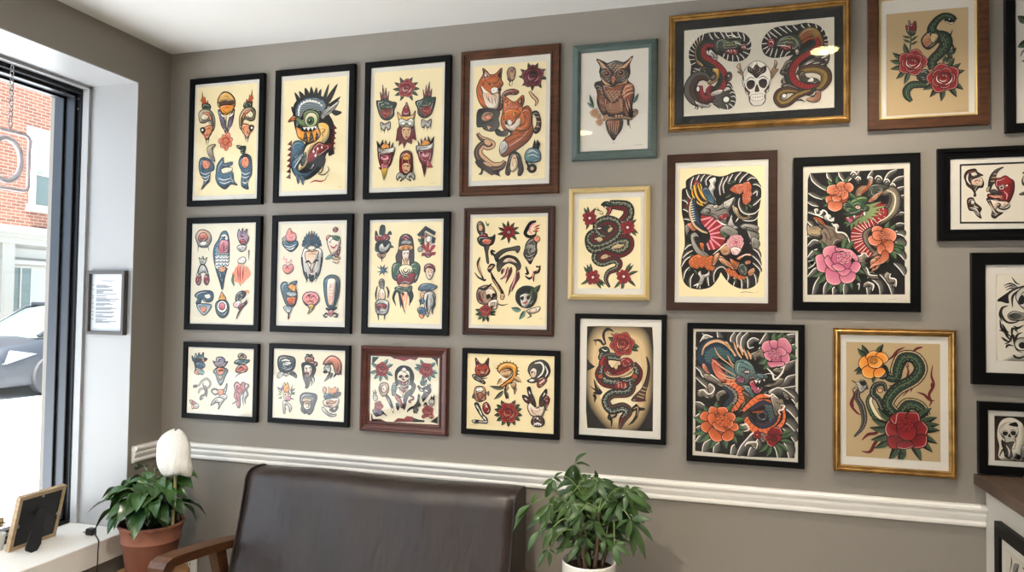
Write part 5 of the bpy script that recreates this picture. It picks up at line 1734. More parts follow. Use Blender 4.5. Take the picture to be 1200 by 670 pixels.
('f','w',[193,183,242,172,306,163,316,143,284,119,252,132,231,108,210,146],17,'n',(0,1)),
('s','k',[242,157,263,144,252,120,284,107,316,118,327,143],[22,44,44,44,44,13]),
('f','N',[174,184,193,188,220,121,252,88,278,82,248,58,226,42,205,60,210,109],22,'k',(1,0)),
('s','i',[193,159,220,96,242,71],[13,35,13]),
('s','k',[252,83,284,85],[35,11]),
('f','N',[525,361,511,398,486,414,455,418,442,396,406,373,434,365,412,346,402,317,408,285,433,279,454,247,449,222,464,214,462,242,479,270,506,294,516,325],22,'k',(0,-1)),
('f','i',[479,334,454,349,423,358,406,332,412,297,443,291,475,302],17,'n',(0,1)),
('f','i',[484,385,454,393,442,374,469,363],13),
('s','w',[500,382,506,338,485,302],[13,35,13]),
('s','r',[464,327,438,338],[17,44,17]),
('s','R',[513,372,492,397,459,403],[17,52,22]),
('d','k',[431,330],17,7,None,17),
('f','N',[422,164,443,176,463,151,452,103,432,79,421,116],22,'k',(0,1)),
('s','i',[432,152,442,115],[13,39,13]),
('f','N',[386,220,412,233,422,214,390,210],15),
('f','N',[474,126,515,150,556,124,525,64,488,78],22,'k',(0,1)),
('s','i',[494,114,530,113],[13,39,13])]),
17:dict(sheet=(-2.0464, 1.0584, -1.7407, 1.311),inner=(-2.0491, 1.0523, -1.7368, 1.3142),ops=[
('f','A',[49,514,42,557,72,528,83,582,110,548,124,589,148,558,179,596,184,545,226,533,201,506,144,490,79,490],41,'t',(1,0)),
('s','k',[46,516,111,508,229,534],[33,99,33]),
('f','b',[89,475,128,492,182,489,202,465,178,435,113,435],37,'B',(0,1)),
('s','k',[69,501,91,434,73,380],[66,91,41]),
('f','s',[76,382,114,422,147,393,132,368],29,'o',(0,1)),
('f','t',[114,392,156,423,195,398,173,368],33),
('s','k',[78,528,152,526],[41,83,41]),
('s','o',[168,532,192,502],[33,74,25]),
('f','a',[314,483,297,512,329,502,337,542,368,554,406,553,438,530,436,506,470,512,452,482,425,460,346,454],41,'v',(0,-1)),
('f','t',[303,402,328,435,384,456,444,445,476,422,450,368,411,286,383,277,350,324,330,376],41,'A',(0,1)),
('f','o',[337,430,384,450,435,436,427,396,386,373,351,396],33,'s',(0,1)),
('s','k',[354,417,423,423],[33,74,33]),
('p','o',[371,472,390,456,362,452],17),
('f','n',[358,364,386,373,409,358,388,325],29,'A',(0,1)),
('s','b',[372,311,386,282],[83,25]),
('f','n',[588,572,615,597,661,590,687,562,657,537,610,541],41,'A',(0,1)),
('s','k',[603,559,637,582,662,558],[33,83,33]),
('f','t',[546,504,582,532,648,534,725,534,688,501,618,488,571,492],41,'A',(0,1)),
('f','r',[564,418,588,466,624,486,677,482,706,444,660,413,605,406],41,'s',(0,-1)),
('s','R',[600,440,634,462,666,437],[25,66,25]),
('s','A',[559,362,620,401,697,420],[33,66,25]),
('s','A',[74,256,135,261,166,302,229,332,272,294,257,250,200,237,182,290],[58,108,99,50]),
('s','A',[184,236,217,211,208,170,170,155,156,119,196,138],[58,108,99,50]),
('s','A',[131,180,152,221,194,234],[58,108,99,50]),
('s','A',[206,264,232,212,228,144],[58,108,99,50]),
('s','a',[74,256,135,261,166,302,229,332,272,294,257,250,200,237],[25,50,41,21]),
('s','a',[131,180,152,221,194,234],[25,50,41,21]),
('f','k',[70,258,109,265,116,244,74,236],21),
('f','r',[30,108,66,104,108,82,96,57,50,68],33,'R',(0,1)),
('f','t',[77,56,115,80,141,60,126,29,87,30],29,'w',(0,-1)),
('f','s',[54,50,77,59,84,30,65,20],21),
('s','A',[304,188,290,214,321,234,360,223,367,191,329,178,303,194],[50,91,91,91,83,50]),
('f','o',[360,217,406,233,448,222,427,180,386,171],33,'s',(0,1)),
('f','A',[423,207,453,262,470,297,469,236,449,190],37,'w',(0,-1)),
('f','w',[377,157,424,183,471,175,466,140,410,124],33,'A',(0,1)),
('f','A',[285,67,315,122,362,151,409,148,441,128,411,87,375,32,382,90,341,96],41,'w',(1,-1)),
('s','s',[391,219,423,207],[33,83,33]),
('f','p',[553,271,567,306,595,313,624,288,648,315,682,306,677,264,690,246,657,205,627,177,632,98,618,58,589,83,582,135,556,174,566,227],41,'r',(0,-0.5)),
('s','R',[577,280,603,242,639,296],[25,66,25]),
('s','R',[588,228,620,190],[25,66,25]),
('s','R',[580,188,610,110],[25,66,25]),
('s','R',[624,256,656,231],[25,66,25]),
('s','A',[688,304,722,287,699,246,713,194,686,154,691,101],[41,99,99,99,83,33]),
('s','b',[672,218,658,152,670,87],[41,66,25]),
('s','A',[536,93,582,122],[41,66])]),
18:dict(sheet=(-1.6429, 1.0565, -1.3337, 1.3165),inner=(-1.6442, 1.0545, -1.3313, 1.3176),ops=[
('f','A',[35,528,43,578,90,596,168,593,221,576,231,522,211,467,156,438,78,440,46,474],42,'B',(0,1)),
('f','b',[91,522,138,538,184,534,180,490,124,474,95,495],27,'w',(0,-1)),
('s','w',[75,544,122,558,169,546],[23,53,23]),
('s','k',[108,504,148,492,200,529],[30,76,30]),
('f','A',[29,386,47,428,94,438,98,408,54,376],30,'w',(1,0)),
('f','k',[166,422,212,445,250,412,244,384,210,402],30,'A',(0,1)),
('f','A',[100,419,140,434,160,414,129,396],27,'w',(0,1)),
('s','k',[346,606,368,615,383,602,404,614,420,601],[61,76,76,76,53]),
('f','O',[341,558,338,590,380,597,432,588,430,556,470,541,464,508,400,514,354,534],38,'N',(0,1)),
('f','k',[302,524,354,540,415,528,456,490,445,436,419,394,398,353,384,312,360,290,344,338,321,390,310,457],34,'N',(0,1)),
('f','w',[330,504,364,518,404,506,417,461,397,415,358,400,332,436],34,'n',(0,1)),
('f','R',[335,436,359,448,384,436,363,414],23,'r',(0,1)),
('s','k',[343,483,364,486],[30,61,23]),
('s','k',[383,487,404,493],[30,61,23]),
('s','k',[397,407,420,354,406,313],[76,61,15]),
('s','k',[367,392,353,324,345,284],[76,61,15]),
('s','k',[418,421,443,382,435,342],[76,61,15]),
('s','k',[327,404,334,364],[76,61,15]),
('f','s',[534,532,560,574,610,610,670,604,716,566,732,513,724,452,689,437,658,470,642,523,597,535,567,526],42,'N',(0,1)),
('f','A',[544,485,561,515,597,527,618,496,608,455,568,459],34,'w',(0,1)),
('f','k',[535,460,568,470,584,454,554,442],15),
('s','k',[614,456,570,387,550,360],[76,76,19]),
('s','k',[638,448,615,389],[76,76,19]),
('s','k',[674,442,645,404],[76,76,19]),
('s','k',[718,473,733,434],[76,76,19]),
('s','A',[629,448,594,402,562,374],[76,114,38]),
('f','y',[111,254,106,300,115,338,134,315,149,340,166,303,170,254,142,239],30,'o',(0,1)),
('p','v',[92,248,45,270,32,294,76,277,97,300,81,326,107,292],19),
('p','l',[84,218,46,208,68,236,48,251,92,242],19),
('p','g',[88,177,50,181,90,204],19),
('p','v',[185,263,206,318,200,277,238,284,192,239],19),
('p','g',[192,223,230,227,235,249,192,242],19),
('p','b',[187,196,231,176,194,182],19),
('f','n',[108,232,142,245,183,233,184,187,154,159,116,178],30,'w',(0,1)),
('f','p',[131,193,171,208,190,182,163,159],23,'P',(0,1)),
('s','k',[121,220,140,218],[23,61,19]),
('s','k',[155,224,174,230],[23,61,19]),
('f','w',[104,151,148,150,205,102,182,52,174,100,133,125,132,44,113,48],30,'A',(0,1)),
('f','A',[295,214,331,246,407,249,468,236,475,196,455,142,433,74,397,42,366,57,345,48,307,80,312,121,296,160],42,'B',(0,-1)),
('f','t',[314,180,362,204,424,199,409,164,348,155],27,'n',(0,1)),
('d','w',[370,129],162,38,'n',162),
('s','k',[352,128,364,150,392,141,383,111,358,113],[23,61,53,19]),
('s','n',[320,167,363,182,409,177],[19,53,19]),
('s','k',[335,82,366,70,411,91],[38,76,38]),
('f','n',[536,292,557,315,578,292,567,254,543,261],30,'s',(0,1)),
('p','n',[596,322,629,294,676,323,692,273,648,255,603,261],27,'o',(0,1)),
('p','k',[692,286,697,324,710,282],15),
('f','B',[550,226,574,252,634,244,664,224,620,198,568,201],34,'b',(0,1)),
('f','k',[643,236,686,273,731,267,717,234,664,219],30,'A',(1,0)),
('f','w',[545,178,575,196,664,214,709,208,704,154,652,118,591,128,555,139],34,'n',(0,1)),
('f','O',[575,174,620,193,665,182,688,196,674,166,621,156],23,'n',(0,1)),
('s','k',[576,161,606,155],[30,68,23]),
('s','R',[606,136,651,141],[53,38]),
('f','w',[532,111,552,120,592,80,653,59,686,64,680,45,624,36,563,68],34,'A',(0,1)),
('f','k',[613,102,646,114,667,100,696,146,708,128,682,87,638,80],19)]),
19:dict(sheet=(-1.2225, 1.0676, -0.956, 1.3029),inner=(-1.2256, 1.0657, -0.9526, 1.305),ops=[
('p','r',[189,596,468,600,440,572,381,583,323,560,264,576,219,580],14,'R',(0,-1)),
('p','G',[0,587,69,589,10,527,1,526],14),
('p','k',[584,601,658,600,657,523,636,576],14),
('p','r',[231,-3,274,32,333,30,362,56,420,51,436,9],17,'R',(0,1)),
('p','k',[420,46,479,30,537,26,537,12,427,6],14),
('p','k',[-1,63,18,9,96,14,156,-7,4,-16],14,'R',(1,0)),
('p','k',[594,18,651,59,665,73,666,6],14),
('f','k',[237,413,242,468,280,507,324,516,377,505,412,466,425,416,414,353,400,339,370,365,370,405,267,401,268,334,247,346],35,'G',(0,1)),
('f','w',[260,441,295,475,339,485,378,464,390,420,380,362,336,320,283,348,258,392],31,'n',(0,1)),
('f','w',[295,475,324,503,354,477,325,462],21),
('f','k',[275,420,305,432,308,411,284,404],14),
('f','k',[340,428,366,434,370,416,343,410],14),
('s','k',[326,422,314,392,341,390],[21,49,21]),
('f','w',[270,382,326,366,382,395,380,349,333,318,283,340],31),
('f','r',[279,377,327,358,373,386,365,351,330,334,288,348],24,'R',(0,1)),
('f','r',[278,318,328,309,374,330,346,283,322,274],28,'R',(0,1)),
('f','t',[212,336,238,359,251,319,243,265,217,236,204,290],31,'A',(0,1)),
('f','k',[414,367,444,341,428,287,394,242,370,271,404,313],31,'A',(1,0)),
('f','w',[262,320,292,294,322,266,314,233,284,267,266,285],21,'n',(0,1)),
('f','k',[324,202,338,256,381,298,390,272,359,203,348,149,334,113,322,148],28,'A',(1,0)),
('f','r',[240,240,279,232,310,187,322,134,305,130,271,182,247,211],28,'R',(0,1)),
('s','w',[263,293,300,238,322,174],[21,63,21]),
('s','R',[391,232,417,238,423,217,388,199,383,186,406,184],[35,84,84,84,35]),
('f','k',[251,171,272,166,284,132,270,104,254,136],21),
('s','k',[237,264,270,239,315,222],[28,70,28]),
('l','t',[126,514,164,576],84,'k','l'),
('l','t',[148,494,217,526],84,'k','l'),
('l','t',[58,496,-9,531],84,'k','l'),
('l','t',[70,436,20,380],84,'k','l'),
('l','t',[94,427,82,357],84,'k','l'),
('l','t',[126,433,164,372],84,'k','l'),
('l','t',[146,452,214,419],84,'k','l'),
('l','t',[53,459,-22,438],84,'k','l'),
('r','r',[102,476],275,'R','n',10,5),
('l','t',[503,506,439,537],84,'k','l'),
('l','t',[498,492,426,503],84,'k','l'),
('l','t',[522,524,487,582],84,'k','l'),
('l','t',[593,474,662,460],84,'k','l'),
('l','t',[584,457,639,416],84,'k','l'),
('l','t',[563,442,589,381],84,'k','l'),
('l','t',[530,441,506,378],84,'k','l'),
('l','t',[584,514,640,557],84,'k','l'),
('r','r',[546,487],275,'R','n',50,5),
('f','t',[490,365,515,408,530,385,553,397,542,351,511,344],24,'k',(0,1)),
('f','A',[76,298,90,339,128,354,167,340,177,289,154,242,116,226,85,258],35,'n',(1,0)),
('f','w',[105,310,134,333,156,302,142,266,112,267],24,'n',(0,1)),
('s','k',[114,302,129,298],[28,49,17]),
('s','k',[152,239,182,194,207,142,226,78],[105,153,125,35]),
('s','a',[164,215,195,162],[21,49,17]),
('f','w',[204,128,228,113,220,83],17),
('p','k',[22,241,12,281,34,252],14),
('p','k',[40,247,30,296,55,253],14),
('f','A',[17,227,40,247,62,216,57,186,27,187],28,'w',(0,1)),
('r','r',[76,135],191,'R','n',0,5),
('f','v',[26,78,65,94,125,88,110,55,51,41],28,'B',(0,1)),
('f','A',[14,91,34,106,50,79,36,51],24),
('s','k',[119,77,164,48],[84,21]),
('s','k',[51,36,80,54],[49,14]),
('f','N',[517,318,560,338,595,321,590,281,556,250,533,212,507,232,529,278],35,'k',(0,1)),
('s','k',[467,342,503,304,537,319,588,353],[70,139,118,56]),
('s','w',[538,305,566,293],[21,56,21]),
('f','A',[560,352,591,361,589,337],21),
('s','k',[519,198,539,234,590,281],[70,105,35]),
('s','w',[491,311,517,296],[17,42,17]),
('f','k',[464,195,474,262,489,247,479,196,500,162,462,142,477,116,434,89,425,126,396,138,433,153],28,'A',(0,1)),
('s','k',[364,94,390,124,433,140],[28,84,35]),
('s','k',[462,155,506,162],[56,28]),
('s','k',[434,100,472,88],[70,21]),
('p','k',[591,215,604,260,614,221],14),
('p','k',[611,216,630,270,634,217],14),
('f','w',[580,201,605,226,634,206,620,168,592,170],28,'A',(0,1)),
('r','r',[571,113],227,'R','n',30,5),
('f','r',[522,78,550,66,536,47,513,56],24),
('f','s',[579,68,613,83,631,66,608,48],24,'R',(0,1)),
('s','k',[528,158,548,186,563,160],[35,84,35])]),
20:dict(sheet=(-0.8451, 1.0615, -0.5249, 1.3233),inner=(-0.8451, 1.0615, -0.5249, 1.3233),ops=[
('f','r',[75,517,83,558,76,628,120,581,159,580,200,632,199,562,214,517,192,479,141,458,93,475],35,'O',(0,1)),
('p','k',[82,609,111,575,88,564],13),
('p','k',[195,613,168,577,190,567],13),
('s','k',[98,524,120,516],[25,57,19]),
('s','k',[163,521,185,530],[25,57,19]),
('s','k',[121,484,144,477,163,488],[19,44,19]),
('f','n',[118,498,140,512,166,499,144,482],16,'O',(0,1)),
('f','A',[47,470,76,482,113,457,170,417,159,398,114,417,70,436],29,'k',(1,0.4)),
('s','A',[113,457,156,446,192,455],[19,51,19]),
('s','k',[289,536,268,543],[51,13]),
('s','k',[302,558,284,572],[51,13]),
('s','k',[321,577,307,596],[51,13]),
('s','k',[344,589,337,612],[51,13]),
('s','k',[371,595,370,619],[51,13]),
('s','k',[398,593,403,616],[51,13]),
('s','k',[423,584,434,604],[51,13]),
('s','k',[444,568,460,584],[51,13]),
('s','k',[458,548,478,558],[51,13]),
('s','k',[466,524,488,528],[51,13]),
('s','k',[465,499,487,496],[51,13]),
('s','k',[457,475,477,465],[51,13]),
('s','k',[442,454,458,438],[51,13]),
('f','y',[284,525,297,566,344,594,405,596,455,572,466,519,451,466,416,424,374,402,325,373,302,380,352,419,393,455,423,488,422,530,386,545,339,527,317,500],35,'o',(0,1)),
('f','t',[303,505,339,535,392,542,417,517,404,482,365,460,323,474],25),
('s','r',[323,506,345,522,364,507],[19,44,19]),
('s','r',[372,521,392,532,414,520],[19,44,19]),
('s','R',[337,488,365,473,392,492],[19,51,19]),
('s','w',[301,494,329,463,379,450],[19,63,19]),
('l','n',[324,458,280,397],78,'k','l'),
('l','n',[428,470,509,426],112,'k','l'),
('s','k',[366,396,356,342,373,277],[32,76,63]),
('l','A',[352,369,210,384],84,'k','l'),
('l','A',[342,347,254,266],89,'k','l'),
('l','A',[350,348,393,273],78,'k','l'),
('p','k',[380,410,394,371,359,329,366,380],16,'n',(0,-1)),
('f','n',[413,414,451,423,457,387,436,364,463,374,444,320,436,359,416,385],22,'N',(0,1)),
('f','k',[565,536,583,589,637,622,699,627,745,595,764,538,749,491,720,464,679,483,653,448,626,431,588,429,558,444,598,469,579,502],35,'A',(-1,0)),
('f','w',[581,524,611,559,644,539,639,486,606,469,587,492],25,'n',(0,1)),
('s','k',[592,516,614,525],[25,63,19]),
('s','w',[624,598,678,606,705,568,692,515,652,474],[25,63,63,57,25]),
('s','w',[718,581,740,530,720,484],[19,51,19]),
('f','R',[653,448,679,475,720,482,734,451,702,410,667,388,648,408],29,'O',(0,1)),
('f','w',[574,450,606,464,626,446,593,432],19),
('s','w',[669,422,693,442,712,463],[19,44,19]),
('f','n',[72,343,86,370,128,377,165,366,180,321,172,267,130,238,88,250,67,289],32,'O',(0,1)),
('f','w',[89,357,128,372,157,346,129,324,95,330],22),
('f','O',[101,296,135,316,172,299,181,265,136,244,108,261],25,'N',(0,1)),
('s','k',[87,308,115,304],[32,63,25]),
('f','k',[50,274,70,316,82,268],16,'A',(1,0)),
('f','r',[154,213,187,238,218,203,222,163,194,132,160,160],32,'R',(1,0)),
('s','w',[182,214,196,188],[51,19]),
('f','k',[74,217,105,229,131,185,155,133,198,90,190,63,155,93,112,144],29,'A',(1,0)),
('s','w',[88,210,118,171],[25,57,25]),
('s','w',[118,171,146,119],[25,57,25]),
('s','w',[155,112,184,81],[25,57,25]),
('f','w',[51,66,90,76,147,71,198,77,190,50,134,52,77,46],29,'A',(0,1)),
('s','k',[77,59,119,64],[32,76,32]),
('f','A',[186,321,208,336,206,296],19),
('l','G',[446,197,497,234],84,'k','l'),
('l','G',[456,177,517,196],84,'k','l'),
('l','G',[458,146,520,137],84,'k','l'),
('l','G',[447,122,499,90],84,'k','l'),
('l','G',[333,191,280,224],84,'k','l'),
('l','G',[323,170,261,182],84,'k','l'),
('l','G',[322,141,259,127],84,'k','l'),
('l','G',[334,115,282,78],84,'k','l'),
('l','G',[424,100,454,48],84,'k','l'),
('l','G',[359,96,330,41],84,'k','l'),
('l','G',[391,90,392,30],84,'k','l'),
('l','G',[424,215,455,270],84,'k','l'),
('l','G',[355,212,322,263],84,'k','l'),
('r','r',[390,156],369,'R','n',0,6),
('f','w',[566,221,588,254,628,224,666,221,696,259,718,234,718,190,692,136,652,124,602,144,575,182],35,'n',(0,1)),
('f','k',[559,378,586,390,600,340,622,302,642,238,629,219,601,262,579,300],29,'N',(0,1)),
('f','k',[516,310,540,317,579,295,588,262,568,247,533,272],29,'R',(0,1)),
('f','w',[572,363,586,353,592,327,578,332],19),
('f','w',[532,298,560,289,568,271,546,278],19),
('f','k',[729,380,738,347,708,294,722,266,701,228,672,234,676,305,702,346],29,'N',(0,1)),
('f','w',[713,351,724,334,698,306],19),
('f','R',[722,320,757,309,762,278,736,217,723,198,725,242],25,'r',(0,1)),
('s','k',[718,203,750,197],[51,16]),
('f','N',[601,79,611,121,643,142,684,141,716,112,714,72,680,52,631,52],35,'k',(0,1)),
('s','w',[625,67,658,80,693,69],[25,63,25]),
('d','w',[657,121],50,25,None,50),
('s','w',[626,57,628,75],[32,19]),
('s','w',[644,58,647,76],[32,19]),
('s','w',[666,59,668,78],[32,19]),
('s','w',[685,60,687,79],[32,19]),
('s','a',[602,197,643,178,691,202],[13,32,13]),
('s','A',[34,32,91,36],[6,6])]),
21:dict(sheet=(-0.4125, 1.088, -0.1875, 1.436),inner=(-0.4368, 1.0613, -0.162, 1.4607),ops=[
('f','k',[2,866,552,878,563,2,12,-32],0),
('g','1',[52,844,161,886,377,890,502,836,552,676,561,446,545,232,456,32,314,-30,188,-2,40,170,-2,332,-4,496,-2,696],0),
('g','2',[60,829,165,870,374,874,494,822,543,668,552,446,536,239,450,46,313,-14,191,13,49,180,8,335,6,493,8,687],0),
('g','3',[68,815,170,854,371,859,487,808,534,660,542,445,528,246,444,60,312,2,194,28,57,188,18,339,16,491,18,678],0),
('g','4',[76,800,174,839,368,843,480,794,525,652,533,444,519,253,438,73,311,18,198,43,66,198,28,342,26,489,28,668],0),
('g','5',[84,786,178,823,364,827,472,780,516,643,524,444,510,260,432,87,310,33,201,58,74,206,38,346,36,486,38,659],0),
('g','6',[92,772,182,807,362,812,465,767,507,635,514,444,501,266,426,100,309,49,204,73,83,216,48,349,46,484,48,650],0),
('g','t',[100,758,187,792,358,796,458,753,498,626,505,443,492,273,420,114,308,65,208,88,91,224,58,352,56,482,58,641],0),
('g','t',[112,738,193,769,354,773,447,733,485,614,491,442,480,282,412,133,306,88,212,109,103,237,72,357,71,479,72,628],0,'t',(0,-1)),
('g','c',[132,701,204,729,346,733,428,698,461,593,467,441,457,300,397,168,304,128,221,147,125,260,97,366,96,473,97,604],0,'t',(0,-1)),
('p','k',[5,591,30,556,74,522,38,499,6,484],0),
('s','k',[54,746,111,748,144,713,165,731],[29,99,76,29]),
('s','k',[165,714,143,784,157,830,210,839],[29,99,76,29]),
('s','k',[142,823,182,849,228,825],[29,99,76,29]),
('s','k',[75,746,79,700],[47,12]),
('s','k',[210,807,225,790],[58,15]),
('l','G',[374,693,438,665],93,'k','l'),
('l','G',[379,711,448,700],93,'k','l'),
('l','G',[246,749,182,778],93,'k','l'),
('f','k',[105,666,144,695,183,689,198,650,173,611,130,613],23,'G',(1,0)),
('s','w',[130,677,158,660,176,668],[15,35,15]),
('n','G',[141,642,130,595,202,615,290,600],[175,204,233,175],'A',1,0.3,1,0,'w'),
('r','r',[303,721],414,'R','n',10,6),
('n','R',[159,607,149,535,203,466,274,487,344,525,396,579],[175,321,379,350,321,146],'r',-1,0,1,0.9,'k'),
('p','t',[231,528,273,572,266,518,252,504],15),
('f','r',[290,586,343,609,388,586,378,544,312,520],23,'R',(0,1)),
('n','G',[399,566,438,493,400,415,274,388,161,398,114,463,131,535],[117,263,321,321,321,292,117],'R',1,0.35,1,0.8,'w'),
('f','t',[150,489,203,456,292,463,378,516,406,545,379,480,292,442,196,438],18),
('d','O',[410,454],100,26,None,100),
('d','O',[121,442],93,26,None,93),
('f','r',[243,352,253,394,302,410,352,399,356,357,293,326],23,'R',(0,-1)),
('s','n',[271,392,276,353],[12,26,9]),
('s','n',[299,393,305,354],[12,26,9]),
('s','n',[327,394,333,356],[12,26,9]),
('n','G',[372,420,387,365,346,314,222,298,170,235,216,167,312,190,357,157,312,84,288,9],[146,233,263,263,263,292,292,263,204,29],'N',1,0.3,1,0,'w'),
('s','R',[347,128,306,84,296,10],[18,88,18]),
('s','k',[188,151,218,79,218,22],[29,76,18]),
('s','k',[214,96,252,112,270,152],[29,76,18]),
('s','k',[218,72,192,95,199,131],[29,76,18]),
('p','k',[61,422,115,342,140,308,123,286,87,291,55,297,80,316,25,360,76,334],12),
('p','k',[80,291,91,260,70,216,70,255,55,283],12),
('s','n',[79,390,112,332],[12,23,9]),
('f','k',[506,625,534,549,528,427,502,322,495,258,450,263,384,250,415,300,467,355,504,444,517,538],23,'N',(0,1)),
('s','t',[433,290,488,276],[23,23]),
('s','t',[446,315,495,300],[23,23]),
('s','t',[464,340,502,332],[23,23]),
('s','t',[477,369,508,360],[23,23]),
('f','R',[384,253,433,269,492,262,499,252,416,244],18),
('p','k',[392,194,426,227,451,197,496,192,496,178,451,169,434,109,400,65,355,38,393,82,420,132,423,171,392,152],15),
('s','n',[402,180,437,196,434,126],[12,35,9])]),
22:dict(sheet=(-0.0592, 1.0201, 0.2627, 1.4294),inner=(-0.0592, 1.0201, 0.2627, 1.4294),ops=[
('p','k',[21,1011,785,1019,786,536,781,31,440,18,23,36,22,500],8),
('w','w',[22,884,48,835,88,794],32,315,'A'),
('w','w',[22,792,56,760,81,719],32,315,'A'),
('w','w',[22,717,57,685,81,644,162,606],32,315,'A'),
('w','w',[22,634,74,586,130,538,162,507],32,315,'A'),
('w','w',[188,1014,200,956,232,923],32,315,'A'),
('w','w',[326,1015,295,966,303,909,327,876],32,315,'A'),
('w','w',[374,1014,342,968,350,886],32,315,'A'),
('w','w',[428,1016,382,968,374,902,398,854],32,315,'A'),
('w','w',[568,1016,537,964,514,923],32,315,'A'),
('w','w',[514,956,467,971,428,937,436,888,475,897],32,315,'A'),
('w','w',[522,899,491,849,444,823],32,315,'A'),
('w','w',[690,1018,660,992,644,959],32,315,'A'),
('w','w',[785,1011,728,1002,667,968],32,315,'A'),
('w','w',[781,930,751,914,728,864],32,315,'A'),
('w','w',[781,802,728,776,691,742,630,723],32,315,'A'),
('w','w',[785,689,729,670,698,629,646,594],32,315,'A'),
('w','w',[786,600,706,581,630,570,584,543],32,315,'A'),
('w','w',[22,435,66,430,107,394],34,-420,'A'),
('w','w',[23,315,51,339,91,356],34,-420,'A'),
('w','w',[27,225,59,242,91,251],34,-420,'A'),
('w','w',[24,112,52,158,92,184],34,-420,'A'),
('w','w',[76,33,92,101,148,142],34,-420,'A'),
('w','w',[164,32,172,84,212,117],34,-420,'A'),
('w','w',[299,26,307,86,330,110],34,-420,'A'),
('w','w',[346,22,377,98,431,168,470,222],34,-420,'A'),
('w','w',[432,21,447,81,478,112],34,-420,'A'),
('w','w',[486,76,494,142,524,174],34,-420,'A'),
('w','w',[654,26,639,94,601,135],34,-420,'A'),
('w','w',[738,28,722,107,692,163],34,-420,'A'),
('w','w',[782,154,745,210,692,258],34,-420,'A'),
('w','w',[782,241,737,289,676,322],34,-420,'A'),
('w','w',[786,343,737,398,692,418],34,-420,'A'),
('w','w',[786,459,737,518,668,547],34,-420,'A'),
('w','w',[584,527,646,578,706,565,782,504],34,-420,'A'),
('f','A',[63,1010,79,969,55,927,88,944,112,895,120,945,168,930,160,963,128,979,87,994],21,'w',(0,1)),
('s','w',[55,927,79,969,104,986,160,963,176,938],[21,42,37,16]),
('f','D',[34,509,74,544,122,546,154,506,130,464,90,478,50,476],29,'A',(0,1)),
('f','D',[114,571,138,597,178,566,178,508,146,465,130,505],29,'A',(0,1)),
('f','D',[178,499,210,534,257,544,265,512,226,493,202,444],29,'A',(0,1)),
('s','w',[81,644,121,671,178,632,241,576,273,528],[37,63,63,26]),
('f','D',[81,661,113,670,186,624,257,577,241,560,162,598,106,620],18,'A',(0,1)),
('s','w',[42,526,82,536,122,505,154,515,170,557,130,588],[21,47,47,37,16]),
('f','D',[444,839,491,865,537,883,553,802,514,825,484,783,468,824],26,'A',(0,1)),
('f','D',[614,714,653,740,683,725,706,694,668,692],26,'A',(0,1)),
('f','D',[546,582,584,608,630,618,660,660,706,646,661,595,600,584],26,'A',(0,1)),
('n','B',[335,770,303,851,216,890,136,879,96,811,137,730,209,691],[158,394,499,551,499,394,158],'B',1,-1,1,0,'b'),
('q','t',[88,786,96,844,144,879,208,890,272,858,319,810,327,770,264,792,208,798,160,788,137,746],50,32),
('s','n',[72,819,88,878,128,920,192,939,256,916,295,876,335,819],[37,79,89,79,79,53]),
('s','k',[72,819,96,878,152,913,208,914,272,883,319,835],[13,26,26,13]),
('f','n',[248,932,271,933,303,884,280,892],16,'y',(0,1)),
('s','n',[319,934,335,885,350,852],[11,68,26]),
('s','n',[342,926,374,878,390,829],[11,68,26]),
('s','n',[398,878,413,838,429,798],[11,68,26]),
('s','n',[327,893,358,836,382,804],[11,68,26]),
('s','n',[421,871,444,831,452,798],[11,68,26]),
('f','s',[145,738,152,796,200,773,264,726,280,644,241,601,185,648],21,'r',(0.6,-1)),
('s','k',[201,740,233,725,249,684],[26,158,53]),
('f','s',[72,736,88,753,129,696,137,663,89,694],18,'R',(1,0)),
('n','V',[265,610,336,581,383,534,376,468,321,420,266,388,234,349],[210,315,368,394,341,236,79],'V',-1,-1,0,1.3,'R'),
('n','A',[241,576,305,530,321,482,282,426,242,394],[131,236,263,263,105],'B',-1,0,1,0,'w'),
('f','N',[383,550,446,520,484,458,446,398,384,372,352,356,368,416,407,469],21,'G',(0,1)),
('d','y',[376,484],13,8,None,13),
('d','y',[399,497],13,8,None,13),
('d','y',[422,509],13,8,None,13),
('d','y',[446,522],13,8,None,13),
('d','y',[382,446],13,8,None,13),
('d','y',[405,458],13,8,None,13),
('d','y',[429,469],13,8,None,13),
('d','y',[452,481],13,8,None,13),
('d','y',[388,409],13,8,None,13),
('d','y',[412,421],13,8,None,13),
('d','y',[435,432],13,8,None,13),
('d','y',[458,444],13,8,None,13),
('p','t',[398,616,265,644,241,692,312,654,193,748,256,726,160,797,272,743,343,712,264,784,288,768,351,729,335,770,414,797],18,'B',(-1,0)),
('s','n',[168,888,208,815,288,752,375,681],[13,42,32,13]),
('s','n',[272,825,304,760,367,713],[13,42,32,13]),
('s','n',[152,788,240,717,336,663],[13,42,32,13]),
('s','n',[193,690,272,652,344,638],[13,42,32,13]),
('s','n',[233,593,304,596,367,615],[13,42,32,13]),
('s','n',[241,642,288,628,344,630],[13,42,32,13]),
('f','t',[327,753,343,786,398,796,445,774,476,734,492,694,522,695,553,688,584,665,576,648,546,639,507,621,476,644,445,626,430,601,375,582,336,614,351,655,328,696],26,'A',(0,1)),
('s','B',[343,762,390,772,445,741],[13,37,13]),
('s','B',[359,730,398,731,429,708],[13,37,13]),
('s','B',[375,697,406,690],[13,37,13]),
('s','k',[476,677,507,694,538,679,553,664],[16,47,32,13]),
('f','b',[499,670,522,687,553,680,546,655,515,650],21,'t',(0,-1)),
('s','w',[553,680,599,690,645,675],[11,26,8]),
('f','p',[398,698,429,708,445,692,422,678],29,'w',(1,0)),
('d','k',[423,692],16,5,None,16),
